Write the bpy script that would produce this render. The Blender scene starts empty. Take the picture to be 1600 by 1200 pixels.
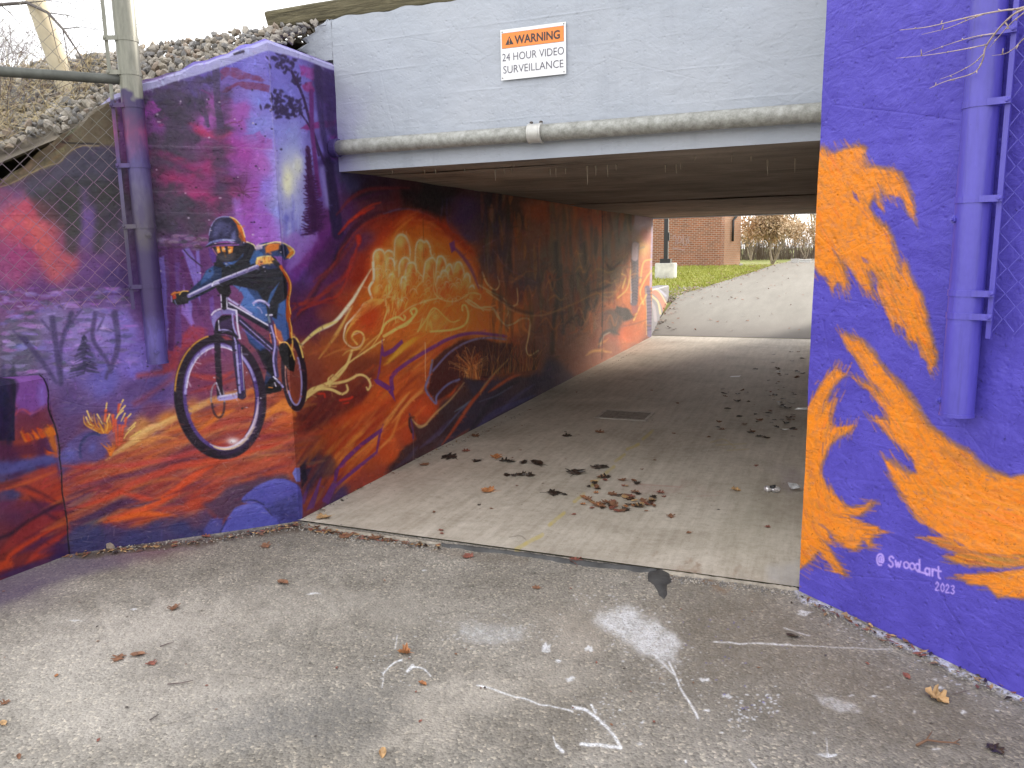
import bpy, bmesh, math, random
import numpy as np
from mathutils import Vector, Matrix

# ------------------------------------------------------------------ camera, sky, sun, exposure
SC = bpy.context.scene
COL = SC.collection
F_PX = 1212.89                      # focal length in pixels of a 1600 px wide picture
EYE = np.array([0.0, 0.0, 1.6])
RX = np.array([0.92825306, 0.04565179, -0.36913706])
RY = np.array([0.3714821, -0.16351241, 0.91392819])
RZ = np.array([-0.01863603, -0.98548445, -0.16873971])
ROT = np.array([RX, RY, RZ])        # rows: world x, y, z written in the lens frame

cam_data = bpy.data.cameras.new('camera')
cam = bpy.data.objects.new('camera', cam_data)
COL.objects.link(cam)
cam_data.sensor_width = 36.0
cam_data.lens = F_PX / 1600 * 36.0
cam_data.clip_start = 0.05
cam_data.clip_end = 600
right = ROT @ np.array([1, 0, 0]); up = ROT @ np.array([0, -1, 0]); back = ROT @ np.array([0, 0, -1])
M4 = Matrix.Identity(4)
for i in range(3):
    M4[i][0] = right[i]; M4[i][1] = up[i]; M4[i][2] = back[i]; M4[i][3] = EYE[i]
cam.matrix_world = M4
SC.camera = cam

SUN_EL, SUN_AZ = math.radians(19.5), math.radians(34)      # azimuth measured from +Y towards +X
world = bpy.data.worlds.new('World'); SC.world = world
world.use_nodes = True
wn = world.node_tree.nodes; wl = world.node_tree.links
wn.clear()
w_out = wn.new('ShaderNodeOutputWorld'); w_bg = wn.new('ShaderNodeBackground')
w_sky = wn.new('ShaderNodeTexSky'); w_sky.sky_type = 'NISHITA'; w_sky.sun_disc = False
w_sky.sun_elevation = SUN_EL; w_sky.sun_rotation = SUN_AZ
w_sky.air_density = 1.0; w_sky.dust_density = 3.0; w_sky.ozone_density = 1.0
w_mix = wn.new('ShaderNodeMix'); w_mix.data_type = 'RGBA'
w_mix.inputs['Factor'].default_value = 0.82          # thin bright overcast over the blue
w_mix.inputs['B'].default_value = (9.6, 9.6, 9.7, 1)
wl.new(w_sky.outputs[0], w_mix.inputs['A'])
wl.new(w_mix.outputs['Result'], w_bg.inputs['Color'])
w_bg.inputs['Strength'].default_value = 0.12
wl.new(w_bg.outputs[0], w_out.inputs['Surface'])

sun_d = bpy.data.lights.new('sun', 'SUN'); sun_d.energy = 2.7; sun_d.angle = math.radians(16)
sun_d.color = (1.0, 0.93, 0.82)
sun = bpy.data.objects.new('sun', sun_d); COL.objects.link(sun)
sd = Vector((math.sin(SUN_AZ) * math.cos(SUN_EL), math.cos(SUN_AZ) * math.cos(SUN_EL), math.sin(SUN_EL)))
sun.rotation_euler = sd.to_track_quat('Z', 'Y').to_euler()
sun.location = (20, 20, 30)

SC.view_settings.view_transform = 'Standard'
SC.view_settings.look = 'None'
SC.view_settings.exposure = 1.25
SC.view_settings.gamma = 1.0
SC.render.engine = 'CYCLES'
SC.cycles.max_bounces = 10
SC.cycles.diffuse_bounces = 7
SC.cycles.glossy_bounces = 3
SC.cycles.transparent_max_bounces = 8

random.seed(7)
RNG = np.random.default_rng(11)

# ------------------------------------------------------------------ small helpers
def s2l(c):
    c = np.asarray(c, float)
    return np.where(c <= 0.04045, c / 12.92, ((c + 0.055) / 1.055) ** 2.4)

def rgb(r, g, b):
    """0-255 display colour to a linear base colour"""
    l = s2l(np.array([r, g, b]) / 255.0)
    return (float(l[0]), float(l[1]), float(l[2]), 1.0)

def tag(o, label=None, cat=None, group=None, kind=None):
    if label: o['label'] = label
    if cat: o['category'] = cat
    if group: o['group'] = group
    if kind: o['kind'] = kind
    return o

def empty(name, loc=(0, 0, 0), label=None, cat=None, group=None, kind=None):
    o = bpy.data.objects.new(name, None); COL.objects.link(o)
    o.location = loc; o.empty_display_size = 0.1
    return tag(o, label, cat, group, kind)

class MB:
    """collects vertices and faces in world coordinates and links them as one mesh object"""
    def __init__(self): self.v = []; self.f = []; self.m = []
    def add(self, vs, fs, mi=0):
        o = len(self.v); self.v.extend([tuple(map(float, p)) for p in vs])
        self.f.extend([tuple(i + o for i in f) for f in fs]); self.m.extend([mi] * len(fs))
    def box(self, lo, hi, mi=0, rot=None, jit=0):
        x0, y0, z0 = lo; x1, y1, z1 = hi
        vs = [(x0, y0, z0), (x1, y0, z0), (x1, y1, z0), (x0, y1, z0), (x0, y0, z1), (x1, y0, z1), (x1, y1, z1), (x0, y1, z1)]
        if jit: vs = [(a + random.uniform(-jit, jit), b + random.uniform(-jit, jit), c + random.uniform(-jit, jit)) for a, b, c in vs]
        if rot is not None: vs = [tuple(rot @ Vector(p)) for p in vs]
        self.add(vs, [(0, 3, 2, 1), (4, 5, 6, 7), (0, 1, 5, 4), (1, 2, 6, 5), (2, 3, 7, 6), (3, 0, 4, 7)], mi)
    def tube(self, pts, r, n=10, cap=True, mi=0):
        pts = [Vector(p) for p in pts]
        rr = r if hasattr(r, '__len__') else [r] * len(pts)
        rings = []; ref = None
        for i, p in enumerate(pts):
            d = (pts[min(i + 1, len(pts) - 1)] - pts[max(i - 1, 0)])
            d = d.normalized() if d.length > 1e-9 else Vector((0, 0, 1))
            if ref is None:
                ref = Vector((0, 0, 1)) if abs(d.z) < 0.9 else Vector((1, 0, 0))
            a = (ref - d * ref.dot(d)).normalized(); b = d.cross(a); ref = a
            rings.append([p + (a * math.cos(2 * math.pi * k / n) + b * math.sin(2 * math.pi * k / n)) * rr[i] for k in range(n)])
        vs = [v for ring in rings for v in ring]
        fs = []
        for i in range(len(pts) - 1):
            for k in range(n):
                k2 = (k + 1) % n
                fs.append((i * n + k, i * n + k2, (i + 1) * n + k2, (i + 1) * n + k))
        if cap:
            fs.append(tuple(range(n - 1, -1, -1))); fs.append(tuple((len(pts) - 1) * n + k for k in range(n)))
        self.add(vs, fs, mi)
    def build(self, name, mat=None, parent=None, smooth=False, loc=None):
        """loc: world origin of the object; vertices are given in world space"""
        if parent is not None and loc is None: loc = tuple(parent_loc(parent))
        if loc is None: loc = (0, 0, 0)
        me = bpy.data.meshes.new(name)
        L = Vector(loc)
        me.from_pydata([tuple(Vector(p) - L) for p in self.v], [], self.f)
        mats = mat if isinstance(mat, (list, tuple)) else [mat]
        for m in mats:
            if m is not None: me.materials.append(m)
        if len(mats) > 1: me.polygons.foreach_set('material_index', self.m)
        if smooth: me.polygons.foreach_set('use_smooth', [True] * len(me.polygons))
        o = bpy.data.objects.new(name, me); COL.objects.link(o)
        if parent is not None:
            o.parent = parent
            o.location = L - Vector(parent_loc(parent))
        else:
            o.location = L
        me.update()
        return o

def parent_loc(o):
    p = Vector(o.location)
    while o.parent is not None:
        o = o.parent; p = p + Vector(o.location)
    return p

def copy_tree(o, parent=None):
    c = o.copy(); COL.objects.link(c); c.parent = parent
    for ch in list(o.children): copy_tree(ch, c)
    return c

def auto_smooth(o, ang=40):
    me = o.data
    me.polygons.foreach_set('use_smooth', [True] * len(me.polygons))
    try: me.set_sharp_from_angle(angle=math.radians(ang))
    except Exception: pass

def smoothnoise(n, m, cell, seed):
    """bilinear-smooth value noise on an n x m grid, about -1..1"""
    r = np.random.default_rng(seed)
    gy, gx = int(n / cell) + 3, int(m / cell) + 3
    g = r.uniform(-1, 1, (gy, gx))
    y = np.arange(n) / cell; x = np.arange(m) / cell
    y0 = y.astype(int); x0 = x.astype(int)
    fy = (y - y0)[:, None]; fx = (x - x0)[None, :]
    fy = fy * fy * (3 - 2 * fy); fx = fx * fx * (3 - 2 * fx)
    a = g[y0][:, x0]; b = g[y0][:, x0 + 1]; c = g[y0 + 1][:, x0]; d = g[y0 + 1][:, x0 + 1]
    return (a * (1 - fx) + b * fx) * (1 - fy) + (c * (1 - fx) + d * fx) * fy

def fbm(n, m, cell, seed, octs=4, gain=0.5):
    out = np.zeros((n, m)); amp = 1.0; tot = 0
    for k in range(octs):
        if cell < 1.0: break
        out += amp * smoothnoise(n, m, cell, seed + 31 * k); tot += amp
        amp *= gain; cell /= 2.0
    return out / tot

def project(P):
    """world points (...,3) to positions on the 1600x1200 layout sheet"""
    q = (np.asarray(P, float) - EYE) @ ROT
    w = np.where(np.abs(q[..., 2]) < 1e-6, 1e-6, q[..., 2])
    return 800 + F_PX * q[..., 0] / w, 600 + F_PX * q[..., 1] / w

# ------------------------------------------------------------------ node material helpers
def mat_new(name):
    m = bpy.data.materials.new(name); m.use_nodes = True
    nt = m.node_tree; b = nt.nodes['Principled BSDF']
    return m, nt, b

def nd(nt, t, **kw):
    n = nt.nodes.new(t)
    for k, v in kw.items(): setattr(n, k, v)
    return n

def ramp(nt, fac, stops):
    r = nd(nt, 'ShaderNodeValToRGB'); nt.links.new(fac, r.inputs[0])
    e = r.color_ramp.elements
    while len(e) < len(stops): e.new(0.5)
    for i, (p, c) in enumerate(stops):
        e[i].position = p; e[i].color = c if len(c) == 4 else (*c, 1)
    return r.outputs[0]

def noise(nt, vec, scale, detail=4, rough=0.55, dist=0.0, out=0):
    n = nd(nt, 'ShaderNodeTexNoise'); n.inputs['Scale'].default_value = scale
    n.inputs['Detail'].default_value = detail; n.inputs['Roughness'].default_value = rough
    n.inputs['Distortion'].default_value = dist
    if vec is not None: nt.links.new(vec, n.inputs['Vector'])
    return n.outputs[out]

def vor(nt, vec, scale, feature='F1', out='Distance', rand=1.0):
    n = nd(nt, 'ShaderNodeTexVoronoi', feature=feature); n.inputs['Scale'].default_value = scale
    n.inputs['Randomness'].default_value = rand
    if vec is not None: nt.links.new(vec, n.inputs['Vector'])
    return n.outputs[out]

def mixc(nt, fac, a, b, mode='MIX'):
    n = nd(nt, 'ShaderNodeMix', data_type='RGBA', blend_type=mode)
    for key, v in (('Factor', fac), ('A', a), ('B', b)):
        if hasattr(v, 'links') or hasattr(v, 'is_linked'): nt.links.new(v, n.inputs[key])
        elif key == 'Factor': n.inputs[key].default_value = v
        else: n.inputs[key].default_value = v
    return n.outputs['Result']

def math_(nt, op, a, b=None, c=None):
    n = nd(nt, 'ShaderNodeMath', operation=op)
    for i, v in enumerate((a, b, c)):
        if v is None: continue
        if hasattr(v, 'is_linked'): nt.links.new(v, n.inputs[i])
        else: n.inputs[i].default_value = v
    return n.outputs[0]

def bump(nt, b, height, strength=0.4, dist=0.02, normal=None):
    n = nd(nt, 'ShaderNodeBump'); n.inputs['Strength'].default_value = strength
    n.inputs['Distance'].default_value = dist
    nt.links.new(height, n.inputs['Height'])
    if normal is not None: nt.links.new(normal, n.inputs['Normal'])
    if b is not None: nt.links.new(n.outputs[0], b.inputs['Normal'])
    return n.outputs[0]

def objco(nt):
    return nd(nt, 'ShaderNodeTexCoord').outputs['Object']

def scaled(nt, vec, s):
    m = nd(nt, 'ShaderNodeMapping'); m.inputs['Scale'].default_value = s
    nt.links.new(vec, m.inputs['Vector']); return m.outputs[0]

def worldco(nt):
    return nd(nt, 'ShaderNodeNewGeometry').outputs['Position']

def plain(name, c, rough=0.6, metal=0.0, nscale=0, namp=0.15, bscale=0, bstr=0.2, bdist=0.005):
    """one colour broken up by two noises, with a fine relief"""
    m, nt, b = mat_new(name)
    co = worldco(nt)
    if nscale:
        lo = tuple(x * (1 - namp) for x in c[:3]); hi = tuple(min(1, x * (1 + namp)) for x in c[:3])
        n1 = noise(nt, co, nscale, 5, 0.65)
        nt.links.new(ramp(nt, n1, [(0.3, lo), (0.7, hi)]), b.inputs['Base Color'])
    else:
        b.inputs['Base Color'].default_value = c
    b.inputs['Roughness'].default_value = rough; b.inputs['Metallic'].default_value = metal
    if bscale: bump(nt, b, noise(nt, co, bscale, 4, 0.6), bstr, bdist)
    return m
# ------------------------------------------------------------------ a small painter for the murals
# The murals are laid out on sheets (positions in a 1600x1200 layout), painted stroke by stroke with
# numpy, and then laid onto the wall planes in wall coordinates (metres along the wall, metres up).
class Sheet:
    def __init__(s, x0, y0, x1, y1, res, seed=1, base=(128, 128, 128), alpha=False):
        s.x0, s.y0, s.S = x0, y0, res
        s.W, s.H = int((x1 - x0) * res), int((y1 - y0) * res)
        s.L = np.zeros((s.H, s.W, 3), np.float32) + np.array(base, np.float32)
        s.A = np.zeros((s.H, s.W), np.float32) if alpha else None
        s.n1 = fbm(s.H, s.W, 26 * res, seed, 5).astype(np.float32)
        s.n2 = fbm(s.H, s.W, 26 * res, seed + 77, 5).astype(np.float32)
        s.n3 = fbm(s.H, s.W, 5 * res, seed + 99, 3).astype(np.float32)
        s.T = (0.0, 0.0, 1.0)
        s.r = np.random.default_rng(seed + 5)
    def at(s, ox=0, oy=0, sc=1.0): s.T = (ox, oy, sc)
    def pt(s, pts):
        p = np.asarray(pts, float).reshape(-1, 2)
        return p / s.T[2] + np.array(s.T[:2])
    def win(s, lo, hi, warp=0):
        a = max(0, int((lo[0] - s.x0) * s.S) - 2); b = min(s.W, int((hi[0] - s.x0) * s.S) + 3)
        c = max(0, int((lo[1] - s.y0) * s.S) - 2); d = min(s.H, int((hi[1] - s.y0) * s.S) + 3)
        if a >= b or c >= d: return None
        sl = (slice(c, d), slice(a, b))
        X = (np.arange(a, b) / s.S + s.x0)[None, :].astype(np.float32)
        Y = (np.arange(c, d) / s.S + s.y0)[:, None].astype(np.float32)
        X = np.broadcast_to(X, (d - c, b - a)); Y = np.broadcast_to(Y, (d - c, b - a))
        if warp: X = X + s.n1[sl] * warp; Y = Y + s.n2[sl] * warp
        return sl, X, Y
    def put(s, sl, m, col, a=1.0, tex=0.0):
        m = m * a
        if tex: m = m * np.clip(1 - tex * (0.5 + 0.9 * s.n3[sl]), 0, 1)
        c = col if isinstance(col, np.ndarray) and col.ndim == 3 else np.array(col, np.float32)
        m3 = m[..., None]
        if s.A is None:
            s.L[sl] = s.L[sl] * (1 - m3) + c * m3
        else:
            ao = s.A[sl]; an = ao + m * (1 - ao)
            k = np.where(an > 1e-5, m / np.maximum(an, 1e-5), 0)[..., None]
            s.L[sl] = s.L[sl] * (1 - k) + c * k; s.A[sl] = an
    def grad(s, X, Y, g):
        """g = (x0,y0,colour0,x1,y1,colour1) in the current frame"""
        p = s.pt([(g[0], g[1]), (g[3], g[4])]); d = p[1] - p[0]
        t = np.clip(((X - p[0][0]) * d[0] + (Y - p[0][1]) * d[1]) / (d @ d), 0, 1)[..., None]
        return np.array(g[2], np.float32) * (1 - t) + np.array(g[5], np.float32) * t
    def poly(s, pts, col, a=1.0, soft=1.2, warp=0, tex=0.0, smooth=False):
        p = s.pt(pts)
        if smooth: p = s.curve(p, closed=True)
        w = s.win(p.min(0) - soft - warp, p.max(0) + soft + warp, warp)
        if w is None: return
        sl, X, Y = w
        ins = np.zeros(X.shape, bool); d2 = np.full(X.shape, 1e9, np.float32)
        q = np.roll(p, -1, 0)
        for (ax, ay), (bx, by) in zip(p, q):
            if ay != by:
                c = ((ay > Y) != (by > Y))
                ins ^= c & (X < (bx - ax) * (Y - ay) / (by - ay) + ax)
            ex, ey = bx - ax, by - ay; L2 = ex * ex + ey * ey + 1e-9
            t = np.clip(((X - ax) * ex + (Y - ay) * ey) / L2, 0, 1)
            d2 = np.minimum(d2, (X - ax - t * ex) ** 2 + (Y - ay - t * ey) ** 2)
        sd = np.sqrt(d2) * np.where(ins, 1, -1)
        m = np.clip(0.5 + sd / (2 * max(soft, 0.5)), 0, 1); m = m * m * (3 - 2 * m)
        if isinstance(col, tuple) and len(col) == 6: col = s.grad(X, Y, col)
        s.put(sl, m, col, a, tex)
    @staticmethod
    def curve(p, n=7, closed=False):
        p = np.asarray(p, float)
        if len(p) < 3 and not closed: return p
        if closed: e = np.vstack([p[-1], p, p[0], p[1]])
        else: e = np.vstack([2 * p[0] - p[1], p, 2 * p[-1] - p[-2]])
        out = []
        for i in range(1, len(e) - 2):
            a, b, c, d = e[i - 1], e[i], e[i + 1], e[i + 2]
            for t in np.linspace(0, 1, n, endpoint=False):
                out.append(0.5 * (2 * b + (c - a) * t + (2 * a - 5 * b + 4 * c - d) * t * t + (3 * b - a - 3 * c + d) * t ** 3))
        if not closed: out.append(p[-1])
        return np.array(out)
    def line(s, pts, w, col, a=1.0, soft=0.8, w1=None, taper=False, warp=0, tex=0.0, smooth=True, mid=None):
        """a brush line: width w to w1 (in sheet units of the current frame), thin at both ends with taper"""
        p = s.pt(pts)
        if smooth: p = s.curve(p)
        w = w / s.T[2]; w1 = w if w1 is None else w1 / s.T[2]
        n = len(p); t = np.linspace(0, 1, n)
        R = (w * (1 - t) + w1 * t) / 2
        if taper: R = R * np.clip(np.sin(np.pi * np.clip(t, 0.02, 0.98)) ** 0.6, 0.12, 1)
        rm = R.max()
        win = s.win(p.min(0) - rm - soft - warp - 1, p.max(0) + rm + soft + warp + 1, warp)
        if win is None: return
        sl, X, Y = win
        M = np.zeros(X.shape, np.float32)
        x00 = X[0, 0]; y00 = Y[0, 0]
        bx0 = sl[1].start; by0 = sl[0].start
        for i in range(n - 1):
            ax, ay = p[i]; bx, by = p[i + 1]
            pad = max(R[i], R[i + 1]) + soft + warp + 1
            a_ = max(0, int((min(ax, bx) - pad - s.x0) * s.S) - bx0); b_ = min(M.shape[1], int((max(ax, bx) + pad - s.x0) * s.S) - bx0 + 2)
            c_ = max(0, int((min(ay, by) - pad - s.y0) * s.S) - by0); d_ = min(M.shape[0], int((max(ay, by) + pad - s.y0) * s.S) - by0 + 2)
            if a_ >= b_ or c_ >= d_: continue
            x = X[c_:d_, a_:b_]; y = Y[c_:d_, a_:b_]
            ex, ey = bx - ax, by - ay; L2 = ex * ex + ey * ey + 1e-9
            tt = np.clip(((x - ax) * ex + (y - ay) * ey) / L2, 0, 1)
            dd = np.sqrt((x - ax - tt * ex) ** 2 + (y - ay - tt * ey) ** 2)
            rr = R[i] * (1 - tt) + R[i + 1] * tt
            v = np.clip(0.5 + (rr - dd) / (2 * max(soft, 0.4)), 0, 1)
            M[c_:d_, a_:b_] = np.maximum(M[c_:d_, a_:b_], v)
        if isinstance(col, tuple) and len(col) == 6: col = s.grad(X, Y, col)
        s.put(sl, M, col, a, tex)
    def blob(s, x, y, rx, ry, col, a=1.0, rot=0, p=1.0, warp=0, tex=0):
        (cx, cy), = s.pt([(x, y)]); rx /= s.T[2]; ry /= s.T[2]
        R = max(rx, ry) * 2.2
        w = s.win(np.array([cx - R - warp, cy - R - warp]), np.array([cx + R + warp, cy + R + warp]), warp)
        if w is None: return
        sl, X, Y = w
        c, sn = math.cos(math.radians(rot)), math.sin(math.radians(rot))
        u = ((X - cx) * c + (Y - cy) * sn) / rx; v = (-(X - cx) * sn + (Y - cy) * c) / ry
        s.put(sl, np.exp(-(u * u + v * v) ** p), col, a, tex)
    def ring(s, x, y, rx, ry, w, col, a=1.0, rot=0, t0=0, t1=360, soft=0.8, n=40, w1=None, taper=False):
        t = np.radians(np.linspace(t0, t1, n)); c, sn = math.cos(math.radians(rot)), math.sin(math.radians(rot))
        px = rx * np.cos(t); py = ry * np.sin(t)
        s.line(np.stack([x + px * c - py * sn, y + px * sn + py * c], 1), w, col, a, soft, w1=w1, smooth=False, taper=taper)
    def field(s, pts, warp=14, power=1.6, eps=60, region=None):
        """a soft colour field through scattered paint samples"""
        st = 4; hh, ww = s.H // st + 1, s.W // st + 1
        X = np.broadcast_to((np.arange(ww) * st / s.S + s.x0)[None, :], (hh, ww)).astype(np.float32)
        Y = np.broadcast_to((np.arange(hh) * st / s.S + s.y0)[:, None], (hh, ww)).astype(np.float32)
        X = X + smoothnoise(hh, ww, 7 * s.S, 3) * warp; Y = Y + smoothnoise(hh, ww, 7 * s.S, 4) * warp
        num = np.zeros((hh, ww, 3), np.float32); den = np.zeros((hh, ww), np.float32)
        for x, y, c in pts:
            d2 = (X - x) ** 2 + (Y - y) ** 2 + eps
            k = 1.0 / d2 ** power
            num += k[..., None] * np.array(c, np.float32); den += k
        f = num / den[..., None]
        yi = np.minimum(np.arange(s.H) / st, hh - 1.001); xi = np.minimum(np.arange(s.W) / st, ww - 1.001)
        y0 = yi.astype(int); x0 = xi.astype(int); fy = (yi - y0)[:, None, None]; fx = (xi - x0)[None, :, None]
        s.L[:] = (f[y0][:, x0] * (1 - fx) + f[y0][:, x0 + 1] * fx) * (1 - fy) + (f[y0 + 1][:, x0] * (1 - fx) + f[y0 + 1][:, x0 + 1] * fx) * fy
    def hatch(s, pts, path, n, ln, w, cols, a=0.5, jit=6, soft=0.6):
        """loose strokes inside a polygon, running along the direction of a guide line"""
        p = s.pt(pts); g = s.curve(s.pt(path)); T = s.T; s.T = (0, 0, 1.0)
        lo, hi = p.min(0), p.max(0); k = 0; tries = 0
        while k < n and tries < n * 12:
            tries += 1
            c = lo + (hi - lo) * s.r.random(2)
            ins = False
            for (ax, ay), (bx, by) in zip(p, np.roll(p, -1, 0)):
                if (ay > c[1]) != (by > c[1]) and c[0] < (bx - ax) * (c[1] - ay) / (by - ay) + ax: ins = not ins
            if not ins: continue
            i = int(np.argmin(((g - c) ** 2).sum(1))); i0 = max(0, i - 2); i1 = min(len(g) - 1, i + 2)
            d = g[i1] - g[i0]; d /= np.linalg.norm(d) + 1e-9
            L = ln * s.r.uniform(0.5, 1.3) / 2; nrm = np.array([-d[1], d[0]])
            q = [c - d * L + nrm * s.r.normal(0, jit * .25), c + nrm * s.r.normal(0, jit * .2), c + d * L + nrm * s.r.normal(0, jit * .25)]
            col = np.array(cols[s.r.integers(len(cols))], float) + s.r.normal(0, 7, 3)
            s.line(q, w * s.r.uniform(0.5, 1.4), tuple(np.clip(col, 0, 255)), a * s.r.uniform(0.5, 1.1), soft, taper=True)
            k += 1
        s.T = T
    def grain(s, amp=5):
        g = s.n3[..., None] * amp + s.n1[..., None] * amp
        s.L = np.clip(s.L + g, 0, 255)
    def sample(s, X, Y):
        x = np.clip((X - s.x0) * s.S - 0.5, 0, s.W - 1.001); y = np.clip((Y - s.y0) * s.S - 0.5, 0, s.H - 1.001)
        x0 = x.astype(int); y0 = y.astype(int); fx = (x - x0)[..., None]; fy = (y - y0)[..., None]
        A = s.L if s.A is None else np.dstack([s.L, s.A * 255])
        return (A[y0, x0] * (1 - fx) + A[y0, x0 + 1] * fx) * (1 - fy) + (A[y0 + 1, x0] * (1 - fx) + A[y0 + 1, x0 + 1] * fx) * fy

def lay(name, sheet, P0, U, V, nu, nv, gain=None, outside=None):
    """texture of nu x nv texels for the wall patch P0 + u*U + v*V, painted from a sheet"""
    u = (np.arange(nu) + 0.5) / nu; v = (np.arange(nv) + 0.5) / nv
    P = np.array(P0, float) + u[None, :, None] * np.array(U, float) + v[:, None, None] * np.array(V, float)
    X, Y = project(P)
    q = sheet.sample(X, Y)
    if outside is not None:
        off = (X < sheet.x0 - 40) | (Y < sheet.y0 - 400) | (P @ ROT[:, 2] - EYE @ ROT[:, 2] < 0.1)
        q[off] = outside
    lin = s2l(np.clip(q[..., :3], 0, 255) / 255.0)
    if gain is not None: lin = lin * gain(P)[..., None]; lin = lin * np.minimum(1.0, 0.80 / np.maximum(lin.max(-1, keepdims=True), 1e-4))
    out = np.ones((nv, nu, 4), np.float32)
    out[..., :3] = lin
    if sheet.A is not None: out[..., 3] = q[..., 3] / 255.0
    img = bpy.data.images.new(name, nu, nv, alpha=sheet.A is not None, float_buffer=True)
    img.colorspace_settings.name = 'Non-Color'
    if sheet.A is not None: img.alpha_mode = 'CHANNEL_PACKED'
    img.pixels.foreach_set(out.ravel()); img.update(); img.pack()
    return img
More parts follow.
